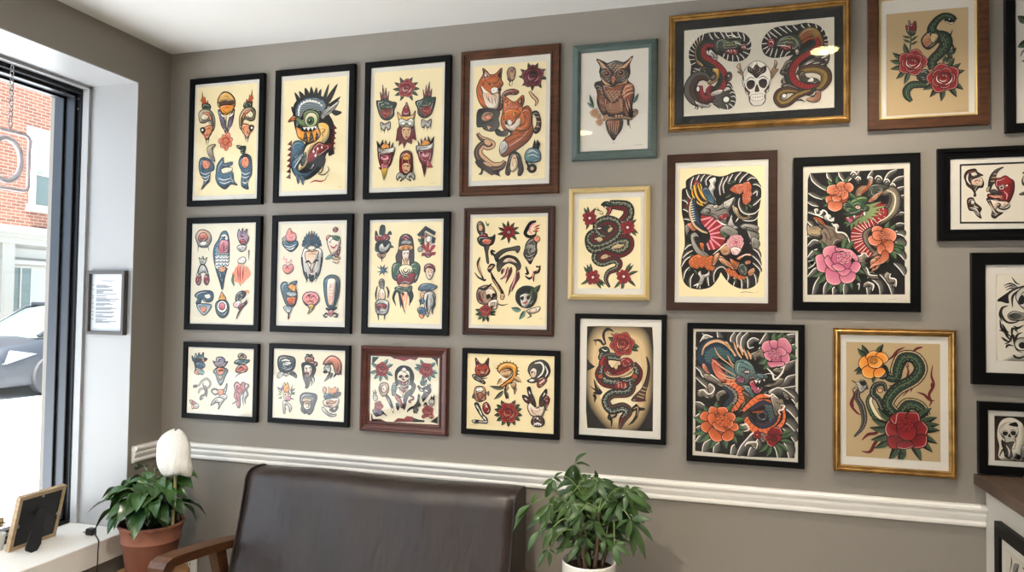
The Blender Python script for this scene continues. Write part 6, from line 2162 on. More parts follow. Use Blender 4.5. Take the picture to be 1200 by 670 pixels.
('f','B',[336,646,367,664,406,641,398,608,360,606],21,'P',(0,1)),
('d','p',[390,636],25,16,None,25),
('f','r',[438,610,468,636,492,588,530,565,554,582,523,532,492,522,469,546],24,'P',(0,1)),
('p','w',[476,636,492,604,507,629],11),
('p','w',[507,629,516,605,529,633],11),
('p','w',[500,564,510,580,517,559],11),
('p','w',[546,639,554,623,561,644],8),
('f','t',[383,583,438,585,469,538,508,507,554,542,584,551,569,518,523,475,477,481,438,520],24,'B',(0,1)),
('p','t',[446,512,477,473,461,450,500,474,508,445,531,476,554,462,554,493,584,510,554,517,508,499],16,'B',(0,1)),
('n','B',[400,373,464,427,546,476,630,436,658,372,646,306,585,258,516,250,454,295,423,352],[158,341,420,446,446,420,446,420,236],'V',1,-0.05,1,1.0,'R'),
('q','t',[546,440,608,435,631,393,623,334,593,303,585,361],47,29),
('s','k',[508,482,600,487,669,424,684,337,631,261],[26,79,79,79,26]),
('f','k',[384,350,415,381,446,398,446,360,400,321,368,290],24,'A',(0,1)),
('f','B',[493,356,524,394,577,382,578,331,539,307,508,320],26,'A',(0,1)),
('f','k',[516,357,546,377,566,356,547,330,524,336],8),
('s','O',[462,376,508,379,554,392],[26,79,26]),
('f','k',[446,346,477,326,500,297,478,303],8),
('f','D',[600,511,638,521,653,490,691,492,706,440,684,432,676,395,654,386,661,358,631,364,615,436],32,'A',(0,1)),
('f','D',[691,548,729,534,737,486,706,500],32,'A',(0,1)),
('f','D',[478,215,555,212,578,156,547,139,509,166,470,170],32,'A',(0,1)),
('f','D',[345,251,384,283,431,264,439,213,400,218,400,181,361,215],32,'A',(0,1)),
('f','D',[416,108,447,140,494,135,509,85,470,90,447,110],32,'A',(0,1)),
('s','w',[554,525,600,511,615,528,661,490],[21,53,42,16]),
('s','w',[676,439,706,440,692,410,661,394,676,366],[21,53,42,16]),
('s','w',[447,184,478,215,493,172],[21,53,42,16]),
('s','w',[384,261,416,278,439,235,400,218],[21,53,42,16]),
('s','w',[408,100,432,131,501,136,494,84],[21,53,42,16]),
('l','g',[666,940,686,1019],113,'G','l'),
('l','g',[637,942,630,1023],113,'G','l'),
('l','g',[709,913,766,966],113,'G','l'),
('l','g',[726,879,798,902],113,'G','l'),
('l','g',[726,833,798,815],113,'G','l'),
('l','g',[591,783,542,719],113,'G','l'),
('l','g',[572,806,505,764],113,'G','l'),
('l','g',[686,932,724,1003],113,'G','l'),
('s','w',[706,758,683,693,630,642,615,690,576,730],[26,53,53,53,26]),
('l','g',[150,330,85,413],125,'G','l'),
('l','g',[130,312,43,375],125,'G','l'),
('l','g',[200,350,190,454],125,'G','l'),
('l','g',[112,282,6,312],125,'G','l'),
('l','g',[112,215,6,173],125,'G','l'),
('l','g',[133,185,50,109],125,'G','l'),
('l','g',[175,161,137,60],125,'G','l'),
('l','g',[311,244,418,232],125,'G','l'),
('l','g',[303,219,402,182],125,'G','l'),
('l','g',[279,187,352,114],125,'G','l'),
('l','g',[237,162,266,64],125,'G','l'),
('l','g',[260,341,315,434],125,'G','l'),
('l','g',[308,285,414,318],125,'G','l'),
('l','g',[676,185,780,210],82,'G','l'),
('l','g',[672,198,768,247],82,'G','l'),
('l','g',[675,163,777,144],82,'G','l'),
('l','g',[642,126,679,33],82,'G','l'),
('l','g',[662,140,736,73],82,'G','l'),
('l','g',[606,124,569,25],82,'G','l'),
('l','g',[586,134,510,57],82,'G','l'),
('b','p',[648,854,630,845],194,'P',[[537,887,552,932,591,946,606,918,599,876,568,859],[598,942,629,954,660,935,660,903,629,894,606,909],[660,927,667,960,705,969,736,937,751,897,736,864,690,875,664,895],[683,830,721,856,742,824,732,784,698,774],[553,842,584,860,606,828,599,795,568,810],[584,778,622,780,690,782,691,758,653,752,607,743],[652,886,683,895,713,864,698,839,660,846]]),
('b','V',[210,273,235,293],226,'O',[[63,324,91,356,131,351,139,321,107,290,75,299],[131,370,147,400,186,391,202,370,179,346,139,344],[202,392,258,398,274,366,258,343,218,348],[258,350,306,360,331,332,314,294,274,314],[306,278,345,274,355,237,322,220,290,240],[71,250,107,274,140,254,140,216,108,196,80,213],[132,194,164,226,220,177,232,148,196,127,156,143],[235,170,267,210,314,205,314,160,275,136,243,148],[123,320,163,345,187,286,179,249,139,269],[163,263,195,272,251,231,243,208,188,227],[266,269,306,294,314,264,282,240]]),
('b','r',[616,180,628,180],107,'R',[[555,183,586,214,608,201,601,164,570,155],[593,215,624,261,669,256,684,221,654,197],[616,194,662,205,677,176,646,153],[578,156,624,166,647,146,616,114,586,127]]),
('o','r',[501,198],138,'R',6,'n')]),
23:dict(sheet=(0.403, 1.05, 0.6614, 1.4029),inner=(0.3887, 1.0226, 0.6853, 1.4174),ops=[
('s','R',[281,743,327,781,360,826,410,853],[14,61,80,61,14]),
('s','R',[360,819,354,833],[14,61,80,61,14]),
('s','R',[455,814,491,845,530,857],[14,61,80,61,14]),
('s','R',[409,729,432,676,425,621,442,585,432,530,392,481],[14,61,80,61,14]),
('s','R',[442,647,468,586,444,513],[14,61,80,61,14]),
('s','R',[597,725,587,646,603,574,571,501,586,448,570,411],[14,61,80,61,14]),
('s','R',[587,592,596,538],[14,61,80,61,14]),
('s','R',[297,557,333,552,353,570],[14,61,80,61,14]),
('s','R',[490,515,538,499,574,461,606,456],[14,61,80,61,14]),
('s','R',[39,520,56,476,32,401,76,337,103,324],[14,61,80,61,14]),
('s','R',[66,477,42,420,52,380],[14,61,80,61,14]),
('s','R',[432,701,426,730,409,726],[47,9]),
('s','R',[442,585,474,605],[47,9]),
('s','R',[110,129,154,176,210,191,247,248],[19,94,94,19]),
('s','R',[164,228,204,227,227,236],[19,94,94,19]),
('s','R',[110,45,167,45,204,117,247,153],[19,94,94,19]),
('n','k',[56,152,110,221,127,296,110,387,76,459,93,515,154,540],[23,94,140,164,140,117,94],'A',1,0.3,1,0,'w'),
('n','G',[180,482,160,426,194,336,237,294],[117,164,211,117],'c',1,0,1,0,'l'),
('n','k',[277,512,260,566,204,553,187,490,227,444,267,358,326,307],[70,117,140,164,164,164,94],'G',1,0.3,1,0,'w'),
('d','n',[237,518],72,23,None,72),
('f','w',[36,586,76,570,104,593,134,583,144,539,110,494,90,508,80,533,46,520,73,555],19,'A',(1,0)),
('f','k',[93,578,127,583,140,558,110,549],9),
('n','G',[554,338,506,408,425,421,359,345,297,396,300,452,360,534,474,612,516,697,474,775,393,776,353,691,343,625,297,623,244,687],[187,304,328,304,304,304,328,328,328,328,328,304,258,211,164],'t',-1,0.72,1,0.9,'l'),
('f','G',[204,693,234,720,278,706,297,660,287,622,254,603,214,627],21,'k',(1,0)),
('f','t',[201,674,231,660,271,644,254,614,218,627],16,'O',(0,1)),
('s','k',[211,674,254,662],[14,28,9]),
('d','w',[248,694],20,12,None,20),
('l','G',[161,777,109,866],99,'k','l'),
('l','G',[150,766,78,836],99,'k','l'),
('l','G',[142,706,53,657],99,'k','l'),
('l','G',[146,698,66,633],99,'k','l'),
('l','G',[212,779,261,873],99,'k','l'),
('l','G',[188,676,187,569],99,'k','l'),
('b','Y',[191,733,191,744],131,'o',[[93,728,119,765,161,758,169,702,127,679,102,691],[144,775,178,810,219,805,219,768,169,748],[219,796,261,801,288,762,261,733,219,750],[118,673,169,702,202,667,177,614,127,627],[202,667,244,687,269,660,236,622,202,626],[161,758,211,768,248,733,219,695,169,702]]),
('l','G',[328,247,175,300],131,'k','l'),
('l','G',[342,276,218,384],131,'k','l'),
('l','G',[467,283,589,403],131,'k','l'),
('l','G',[480,259,626,334],131,'k','l'),
('l','G',[485,242,640,281],131,'k','l'),
('l','G',[480,192,626,135],131,'k','l'),
('l','G',[469,169,593,69],131,'k','l'),
('l','G',[443,144,517,-7],131,'k','l'),
('l','G',[390,131,362,-46],131,'k','l'),
('l','G',[366,138,290,-24],131,'k','l'),
('l','G',[334,171,193,72],131,'k','l'),
('l','G',[326,192,168,136],131,'k','l'),
('l','G',[323,224,161,230],131,'k','l'),
('l','G',[486,226,644,236],131,'k','l'),
('b','r',[408,221,408,266],237,'R',[[277,231,302,288,343,281,376,219,359,164,296,178],[313,306,359,349,425,352,441,314,392,274,343,272],[433,353,490,352,502,299,473,261,424,294],[473,261,522,291,554,248,538,193,481,190],[506,191,547,185,538,121,473,99,432,132,457,170],[296,160,359,164,392,130,359,88,306,97],[367,128,432,141,456,107,408,87,359,91],[359,236,408,257,473,243,457,170,392,166]]),
('s','k',[385,57,388,17],[19,7]),
('s','k',[398,58,401,18],[19,7]),
('s','k',[411,58,414,19],[19,7]),
('s','A',[563,19,585,24],[4,4])]),
24:dict(sheet=(0.8097, 1.359, 0.9701, 1.6143),inner=(0.7805, 1.3307, 1.0015, 1.6435),ops=[
('f','i',[4,632,402,632,397,5,1,-9],6),
('s','k',[98,618,124,576,152,560],[13,47,11]),
('s','k',[47,552,90,569,132,543],[13,47,11]),
('s','k',[52,536,95,553,132,530],[13,47,11]),
('s','k',[61,520,98,536,123,520],[13,47,11]),
('s','k',[75,566,109,563,140,537],[13,47,11]),
('s','k',[9,434,38,444,66,434],[13,47,11]),
('s','k',[72,464,38,470,52,434],[13,47,11]),
('f','k',[6,444,46,480,84,507,66,464,74,424,38,434],13),
('s','k',[80,421,72,484,109,523,154,543,194,560],[17,68,55,13]),
('s','k',[103,395,103,471,140,514,194,537],[17,68,55,13]),
('s','k',[74,405,37,388,20,338,37,289],[17,68,55,13]),
('s','k',[46,398,31,355,45,306,79,280,130,288,174,324],[17,68,55,13]),
('s','k',[22,305,31,240,65,201,93,176],[17,68,55,13]),
('s','k',[36,273,59,221,79,208],[17,68,55,13]),
('s','k',[16,223,50,214,70,175,98,143],[17,68,55,13]),
('s','k',[108,258,136,242,174,266],[17,68,55,13]),
('s','k',[116,225,150,255],[17,68,55,13]),
('s','k',[30,174,59,148,82,142],[17,68,55,13]),
('s','k',[58,93,73,116,107,110],[17,68,55,13]),
('s','k',[50,122,82,142,102,192,112,144,126,85,163,63],[17,68,55,13]),
('s','k',[96,176,102,241,136,209],[17,68,55,13]),
('s','k',[164,210,132,193,121,144,149,96,191,80],[17,68,55,13]),
('s','k',[106,29,148,24,191,48],[17,68,55,13]),
('s','k',[101,45,134,20],[17,68,55,13]),
('f','a',[126,454,129,500,160,537,208,554,264,538,305,473,277,408,221,374,165,390],25,'w',(0,1)),
('f','k',[140,445,160,484,179,462,171,422,148,419],13),
('f','k',[208,472,241,485,255,446,224,430],13),
('f','a',[71,336,108,366,164,354,207,341,178,302,122,297,88,303],21,'A',(0,1)),
('f','k',[82,336,116,353,159,337,130,314,96,316],8,'A',(1,0)),
('d','w',[160,125],189,30,'a',189),
('d','k',[163,116],89,17,None,89),
('s','k',[249,374,304,343,331,262,303,181],[17,68,55,13]),
('s','k',[277,375,346,328,372,215,330,117],[17,68,55,13]),
('s','k',[220,293,262,212,247,131,302,84],[17,68,55,13]),
('s','k',[192,341,234,293,220,211],[17,68,55,13]),
('s','k',[333,538,374,473,360,376],[17,68,55,13]),
('s','k',[358,182,380,118,330,52],[17,68,55,13]),
('s','k',[233,49,302,35,358,69],[17,68,55,13]),
('s','k',[319,440,360,408,387,328],[17,68,55,13])]),
25:dict(sheet=(0.8028, 1.0659, 0.9683, 1.1979),inner=(0.785, 1.0535, 0.9859, 1.2143),ops=[
('p','k',[0,326,416,349,414,0,-2,-27],4,'N',(0,1)),
('f','i',[21,33,28,104,15,182,25,261,56,306,108,320,155,300,185,262,201,155,180,52,166,-3,122,13,106,-4,54,-4],17),
('k','i',[93,206],481,614,'k',-6),
('f','k',[45,152,72,134,120,142,106,90,112,36,82,22,65,68,48,106],17,'A',(1,0)),
('s','i',[72,115,92,77,89,30],[13,43,13]),
('s','k',[31,34,55,86,65,28],[21,51,17]),
('f','k',[90,265,134,287,148,256],6),
('f','i',[207,20,201,135,242,196,325,221,390,167,396,52,340,10,257,0],17),
('f','a',[167,94,184,126,200,85,183,29,167,44],17,'k',(0,1)),
('k','i',[308,131],534,601,'k',4)])}
HUBS=[([-0.412,-0.22,1.011],[[-0.37,-0.235,1.049],[-0.361,-0.223,1.005],[-0.401,-0.211,0.946],[-0.449,-0.199,0.945],[-0.404,-0.235,0.956]]),([-0.342,-0.2,0.96],[[-0.348,-0.215,0.994],[-0.288,-0.203,0.958],[-0.328,-0.191,0.932],[-0.383,-0.179,0.927],[-0.401,-0.215,0.904],[-0.363,-0.203,0.923]]),([-0.46,-0.3,0.979],[[-0.491,-0.315,0.959],[-0.431,-0.303,1.0],[-0.433,-0.291,0.961],[-0.49,-0.279,0.911],[-0.445,-0.315,0.938]]),([-0.529,-0.3,0.895],[[-0.577,-0.315,0.847],[-0.584,-0.303,0.808],[-0.514,-0.291,0.929]]),([-0.466,-0.32,0.907],[[-0.516,-0.335,0.86],[-0.459,-0.323,0.857],[-0.499,-0.311,0.838],[-0.445,-0.299,0.904],[-0.45,-0.335,0.937],[-0.473,-0.323,0.841]]),([-0.437,-0.2,0.925],[[-0.457,-0.215,0.906],[-0.404,-0.203,0.931],[-0.415,-0.191,0.889],[-0.45,-0.179,0.886]]),([-0.383,-0.25,0.91],[[-0.435,-0.265,0.879],[-0.354,-0.253,0.88],[-0.345,-0.241,0.897],[-0.413,-0.229,0.842]]),([-0.37,-0.34,0.894],[[-0.395,-0.355,0.859],[-0.388,-0.343,0.826],[-0.37,-0.331,0.846],[-0.359,-0.319,0.87],[-0.408,-0.355,0.868]]),([-0.306,-0.25,0.919],[[-0.277,-0.265,0.948],[-0.312,-0.253,0.937],[-0.235,-0.241,0.867],[-0.281,-0.229,0.88],[-0.341,-0.265,0.904],[-0.3,-0.253,0.891]]),([-0.248,-0.27,0.953],[[-0.281,-0.285,0.945],[-0.223,-0.273,0.901],[-0.169,-0.261,0.903],[-0.204,-0.249,0.94],[-0.266,-0.285,0.959]]),([-0.228,-0.3,0.878],[[-0.163,-0.315,0.888],[-0.161,-0.303,0.821],[-0.183,-0.291,0.763],[-0.219,-0.279,0.762],[-0.237,-0.315,0.82],[-0.271,-0.303,0.845],[-0.185,-0.291,0.866]]),([-0.451,-0.34,0.844],[[-0.479,-0.355,0.781],[-0.459,-0.343,0.779],[-0.438,-0.331,0.804],[-0.43,-0.319,0.845],[-0.471,-0.355,0.819]]),([-0.491,-0.33,0.831],[[-0.527,-0.345,0.766],[-0.496,-0.333,0.826],[-0.475,-0.321,0.835]]),([-0.461,-0.35,0.78],[[-0.491,-0.365,0.725],[-0.459,-0.353,0.732],[-0.442,-0.341,0.767],[-0.485,-0.329,0.754]]),([-0.27,-0.33,0.81],[[-0.254,-0.345,0.753],[-0.226,-0.333,0.784],[-0.233,-0.321,0.811],[-0.291,-0.309,0.78]]),([-0.338,-0.3,0.859],[[-0.374,-0.315,0.838],[-0.348,-0.303,0.832],[-0.311,-0.291,0.848],[-0.304,-0.279,0.815],[-0.357,-0.315,0.883],[-0.337,-0.303,0.895]]),([-0.322,-0.26,0.866],[[-0.286,-0.275,0.857],[-0.248,-0.263,0.868],[-0.256,-0.251,0.836],[-0.28,-0.239,0.875],[-0.342,-0.275,0.857]]),([-0.359,-0.3,0.813],[[-0.395,-0.315,0.779],[-0.37,-0.303,0.786],[-0.338,-0.291,0.777],[-0.394,-0.279,0.809]]),([-0.303,-0.27,0.81],[[-0.311,-0.285,0.764],[-0.282,-0.273,0.766],[-0.327,-0.261,0.79],[-0.272,-0.249,0.812]]),([-0.432,-0.22,0.815],[[-0.458,-0.235,0.789],[-0.431,-0.223,0.77],[-0.404,-0.211,0.792],[-0.418,-0.199,0.822],[-0.464,-0.235,0.816]]),([-0.285,-0.2,0.892],[[-0.26,-0.215,0.87],[-0.251,-0.203,0.896],[-0.303,-0.191,0.859],[-0.282,-0.179,0.841]])]
LILY=[[-2.172,-0.36,0.727],[-2.116,-0.38,0.67],[-2.167,-0.3,0.767],[-2.089,-0.34,0.77],[-2.043,-0.4,0.729],[-2.007,-0.4,0.697],[-1.903,-0.42,0.679],[-2.115,-0.2,0.854],[-2.044,-0.3,0.841],[-2.134,-0.25,0.787],[-2.02,-0.2,0.861],[-1.986,-0.28,0.848],[-1.998,-0.3,0.822],[-1.942,-0.38,0.804],[-1.941,-0.42,0.759],[-1.888,-0.4,0.786],[-1.883,-0.36,0.804],[-1.886,-0.3,0.832],[-1.809,-0.36,0.796],[-1.831,-0.4,0.756],[-1.827,-0.2,0.846],[-1.831,-0.22,0.813],[-1.85,-0.25,0.8],[-1.787,-0.2,0.711],[-1.814,-0.22,0.696],[-1.887,-0.2,0.762],[-1.84,-0.3,0.763],[-1.87,-0.4,0.76],[-1.948,-0.4,0.78],[-2.041,-0.36,0.761],[-1.914,-0.25,0.836],[-1.996,-0.2,0.829],[-1.995,-0.4,0.727],[-1.917,-0.36,0.794],[-1.859,-0.3,0.805],[-1.894,-0.42,0.777],[-1.948,-0.3,0.819]]
# ------------------------------------------------------------------ materials
M = {}
M['wall'] = material('taupe wall paint', rgb(134,128,121), .62, bump=(180,.08,3,(1,1,1)))
M['wall_white'] = material('white wall paint', rgb(214,212,208), .6)
M['ceiling'] = material('white ceiling paint', rgb(214,215,215), .8)
M['white'] = material('white gloss trim paint', rgb(232,230,226), .32)
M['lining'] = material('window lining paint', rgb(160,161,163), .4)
M['floor'] = material('pale oak floorboards', rgb(204,198,190), .4, vary=(rgb(188,181,172), 3, (1,12,1)))
M['black'] = material('black frame lacquer', rgb(11,11,12), .42, spec=.12)
M['graphite'] = material('dark grey frame', rgb(66,62,60), .45)
M['walnut'] = material('walnut frame wood', rgb(88,54,34), .5, vary=(rgb(60,36,23), 14, (1,.15,6)), spec=.25)
M['walnut_dark'] = material('dark walnut frame wood', rgb(58,35,24), .5, vary=(rgb(43,26,18), 14, (1,.15,6)), spec=.25)
M['walnut_v'] = material('walnut stained wood', rgb(92,58,38), .42, vary=(rgb(70,42,28), 14, (6,.15,1)))
M['darkwood'] = material('dark stained wood', rgb(66,38,27), .42, spec=.3, vary=(rgb(46,27,20), 18, (1,.2,8)))
M['cherry'] = material('reddish mahogany wood', rgb(86,44,35), .34, vary=(rgb(66,32,26), 16, (1,.2,6)))
M['teal'] = material('teal painted wood', rgb(76,93,90), .6, vary=(rgb(66,82,80), 22, (1,.3,5)))
M['gold'] = material('antique gold leaf', rgb(184,146,84), .34, .7, vary=(rgb(140,104,54), 30, (1,1,1)))
M['brass'] = material('pale gold frame', rgb(196,172,120), .45, .15)
M['lip'] = material('champagne gilt lip', rgb(206,180,122), .36, .5)
M['mat'] = material('white mat board', rgb(210,206,198), .85)
M['blackmat'] = material('black mat board', rgb(22,23,24), .85, bump=(120,.2,3,(1,1,1)), spec=.1)
M['backing'] = material('brown backing card', rgb(120,96,70), .9)
M['glass'] = glass_material('picture glass', (1,1,1,1), 1.5, 1.0, .035)
M['plain_glass'] = glass_material('plain picture glass', (1,1,1,1), 1.5, 1.5, .03)
M['clear_cover'] = glass_material('low glare cover', (1,1,1,1), 1.3, .5)
M['window_glass'] = glass_material('window glass', (.94,.96,.96,1), 1.5, 1.2)
M['alu'] = material('grey anodised aluminium', rgb(60,64,71), .32, .5)
M['step_shade'] = material('shade black of frame steps', rgb(16,17,19), .5, spec=.3)  # near-black puts the shade of the room-facing frame steps into colour
M['terracotta'] = material('terracotta', rgb(146,95,77), .75, bump=(60,.12,4,(1,1,1)), vary=(rgb(132,80,60), 9, (1,1,1)))
M['soil'] = material('potting soil', rgb(48,36,28), .95, bump=(90,.9,5,(1,1,1)))
M['leaf'] = material('peace lily leaf', rgb(36,64,36), .24, vary=(rgb(66,100,46), 7, (1,1,1)))
M['leaf2'] = material('money tree leaf', rgb(40,64,32), .38, vary=(rgb(70,100,50), 9, (1,1,1)))
M['stem'] = material('green stem', rgb(104,128,72), .5)
M['bark'] = material('brown plant stem', rgb(86,66,48), .8)
M['petal'] = material('white spathe', rgb(220,219,215), .6, bump=(24,1.0,6,(3,3,.7)))
M['spadix'] = material('cream spadix', rgb(178,172,122), .7)
M['leather'] = material('dark brown leather', rgb(50,40,37), .36, bump=(26,.28,8,(1.4,1,.6)), vary=(rgb(42,33,30), 5, (1.8,1,.9)), spec=.5)
M['leather_dark'] = material('dark piping leather', rgb(30,24,23), .4)
M['sofa_wood'] = material('walnut sofa wood', rgb(98,64,40), .38, vary=(rgb(70,43,27), 12, (4,.25,4)))
M['ceramic'] = material('white glazed ceramic', rgb(230,228,222), .22)
M['stool_wood'] = material('pale stool wood', rgb(160,122,84), .5, vary=(rgb(132,96,64), 10, (1,5,1)))
M['plastic_black'] = material('black plastic', rgb(22,22,24), .35)
M['plastic_white'] = material('white outlet plastic', rgb(232,230,224), .35)
M['slot'] = material('dark outlet slots', rgb(30,30,30), .6)
M['oak_thin'] = material('pale oak moulding', rgb(178,156,124), .55, vary=(rgb(156,132,102), 16, (1,1,5)))
M['black_board'] = material('black backing board', rgb(26,27,30), .55)
M['steel'] = material('steel', rgb(170,170,172), .3, .9)
M['desk_body'] = material('pale grey desk paint', rgb(196,194,186), .5)
M['desk_top'] = material('dark oak desktop', rgb(80,62,50), .42, vary=(rgb(58,44,36), 10, (8,.5,1)))
M['tubing'] = material('white coated sign tubing', rgb(226,220,230), .4)
M['paper_text'] = material('grey printed text', rgb(130,132,136), .8)
M['lens'] = emission_material('warm downlight lens', (1, .84, .40, 1), 12)
M['lamp_trim'] = material('white lamp trim', rgb(235,235,232), .4)
M['cactus'] = material('beige dried flower', rgb(186,166,128), .9)
# print paper: the ink colours are stored on the sheet itself
m = bpy.data.materials.new('printed ink on paper'); m.use_nodes = True
b_ = m.node_tree.nodes['Principled BSDF']; b_.inputs['Roughness'].default_value = .75; b_.inputs['Specular IOR Level'].default_value = .2
a_ = m.node_tree.nodes.new('ShaderNodeAttribute'); a_.attribute_name = 'ink'
m.node_tree.links.new(a_.outputs['Color'], b_.inputs['Base Color'])
M['print'] = m

# ------------------------------------------------------------------ room
XL, XR, YB, H = -2.181, 3.3, -5.2, 2.534
WY0, WY1, WZ0, WZ1 = -4.35, -.170, .62, 2.363       # window opening in the left wall
def room_box(name, mat, *boxes, bev=0):
    bm = bmesh.new()
    for q in boxes: box(bm, *q, bev=bev)
    return structure(build(name, bm, mat))
room_box('floor', M['floor'], (XL-.5, XR+.1, YB-.1, .1, -.08, 0))
room_box('ceiling', M['ceiling'], (XL-.5, XR+.1, YB-.1, .1, H, H+.1))
room_box('wall_back', M['wall'], (XL-.5, XR+.1, 0, .1, 0, H))
room_box('wall_right', M['wall'], (XR, XR+.1, YB, 0, 0, H))
room_box('wall_front', M['wall_white'], (XL-.5, XR+.1, YB-.1, YB, 0, H))
XO = XL-.44
room_box('wall_left', M['wall'], (XO, XL, WY1, 0, 0, H), (XO, XL, YB, WY0, 0, H), (XO, XL, WY0, WY1, WZ1, H), (XO, XL, WY0, WY1, 0, WZ0-.085))
# white lining boards of the window recess
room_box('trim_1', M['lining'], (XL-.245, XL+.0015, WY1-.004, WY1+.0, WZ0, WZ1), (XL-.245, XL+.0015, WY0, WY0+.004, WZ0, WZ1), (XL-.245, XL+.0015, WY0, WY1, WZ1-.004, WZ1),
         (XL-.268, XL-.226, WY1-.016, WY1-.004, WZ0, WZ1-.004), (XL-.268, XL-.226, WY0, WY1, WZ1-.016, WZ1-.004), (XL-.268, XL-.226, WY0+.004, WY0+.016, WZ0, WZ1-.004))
s_ = room_box('window_sill', M['white'], (XL-.43, XL+.032, WY0-.02, WY1-.004, WZ0-.085, WZ0), bev=.004)
# chair rail, moulded profile, on the back wall and the short return on the left wall
RAIL = [(0,.866),(-.006,.866),(-.012,.870),(-.013,.877),(-.010,.884),(-.014,.890),(-.018,.900),(-.016,.908),(-.022,.914),(-.026,.920),(-.026,.927),(-.022,.931),(0,.931)]
bm = bmesh.new(); extrude_x(bm, RAIL, XL, .781); structure(build('trim_2', bm, M['white']))
bm = bmesh.new(); extrude_x(bm, RAIL, 0, .152)
bmesh.ops.transform(bm, matrix=Matrix.Translation((XL, -.152, 0)) @ Matrix.Rotation(R(90), 4, 'Z'), verts=bm.verts)
structure(build('trim_3', bm, M['white']))
# aluminium window: stepped jamb, head and bottom rail, far jamb and one pane
FX0 = XL-.258
STEP = [(FX0,.000),(FX0,.016),(FX0-.026,.016),(FX0-.026,.028),(FX0-.074,.028),(FX0-.074,.036),(FX0-.084,.036),(FX0-.084,.028),(FX0-.130,.028),(FX0-.130,0)]
wf = thing('window', 'large shop window in the left wall with charcoal aluminium frame', 'window'); wf.name = 'window_1'; structure(wf)
bm = bmesh.new()
y0, y1, z0, z1 = WY0, WY1, WZ0, WZ1-.016
rings = []
for x, d in STEP:
    rings.append([bm.verts.new(c) for c in ((x, y1-d, z1-d), (x, y1-d, z0+d*.6), (x, y0+d, z0+d*.6), (x, y0+d, z1-d))])
for a, b in zip(rings, rings[1:]+rings[:1]):
    for k in range(4): bm.faces.new((a[k], a[(k+1) % 4], b[(k+1) % 4], b[k]))
build('window_frame', bm, M['alu'], wf)
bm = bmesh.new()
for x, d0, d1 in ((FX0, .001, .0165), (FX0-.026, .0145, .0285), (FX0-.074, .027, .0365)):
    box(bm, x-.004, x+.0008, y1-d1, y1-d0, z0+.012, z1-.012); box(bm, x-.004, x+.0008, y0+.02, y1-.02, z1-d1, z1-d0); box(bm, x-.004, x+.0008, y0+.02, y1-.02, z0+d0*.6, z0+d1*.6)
build('step_shade', bm, M['step_shade'], wf)  # black strips paint shade onto the steps that face the dark room
bm = bmesh.new()
for y in (-2.35,): box(bm, FX0-.14, FX0-.03, y-.035, y+.035, z0+.02, z1-.03)
build('mullion', bm, M['alu'], wf)
bm = bmesh.new(); gx = FX0-.079
bm.faces.new([bm.verts.new(c) for c in ((gx, y0+.03, z0+.02), (gx, y1-.04, z0+.02), (gx, y1-.04, z1-.04), (gx, y0+.03, z1-.04))])
build('window_pane', bm, M['window_glass'], wf)
# two small screws on the frame corner
bm = bmesh.new()
for z in (2.31, 2.27): cyl(bm, (FX0-.02, WY1-.0195, z), (FX0-.02, WY1-.018, z), .005, 8)
build('screw', bm, M['steel'], wf)

# ------------------------------------------------------------------ framed prints
def moulding(prof, x0, x1, z0, z1):
    """mitred frame: prof = (inset from the outer edge, height off the wall), outer back edge first"""
    bm = bmesh.new(); rings = []
    for i, d in prof:
        rings.append([bm.verts.new(c) for c in ((x0+i, -d, z0+i), (x1-i, -d, z0+i), (x1-i, -d, z1-i), (x0+i, -d, z1-i))])
    for a, b in zip(rings, rings[1:]):
        for k in range(4): bm.faces.new((a[k], a[(k+1) % 4], b[(k+1) % 4], b[k]))
    return bm
def P_flat(w, t=.018): return [(0,.0),(0,t-.001),(.001,t),(w-.002,t),(w,t-.0025),(w,.004)]
def P_step(w, t=.018): return [(0,0),(0,t-.004),(.003,t),(w*.38,t),(w*.46,t-.004),(w*.78,t-.005),(w*.84,t-.002),(w,t-.003),(w,.004)]
def P_ogee(w, t=.026): return [(0,0),(0,t-.008),(w*.06,t-.003),(w*.16,t),(w*.26,t-.001),(w*.36,t-.005),(w*.55,t-.008),(w*.72,t-.012),(w*.8,t-.009),(w*.9,t-.010),(w,t-.015),(w,.004)]
def P_cham(w, t=.022): return [(0,0),(0,t-.012),(w*.1,t-.007),(w*.62,t),(w*.72,t),(w,t-.006),(w,.004)]
def P_gold(w, t=.024): return [(0,0),(0,t-.008),(w*.1,t-.004),(w*.2,t-.007),(w*.28,t-.002),(w*.45,t),(w*.58,t-.003),(w*.64,t-.009),(w*.8,t-.010),(w*.86,t-.006),(w*.94,t-.007),(w,t-.011),(w,.004)]

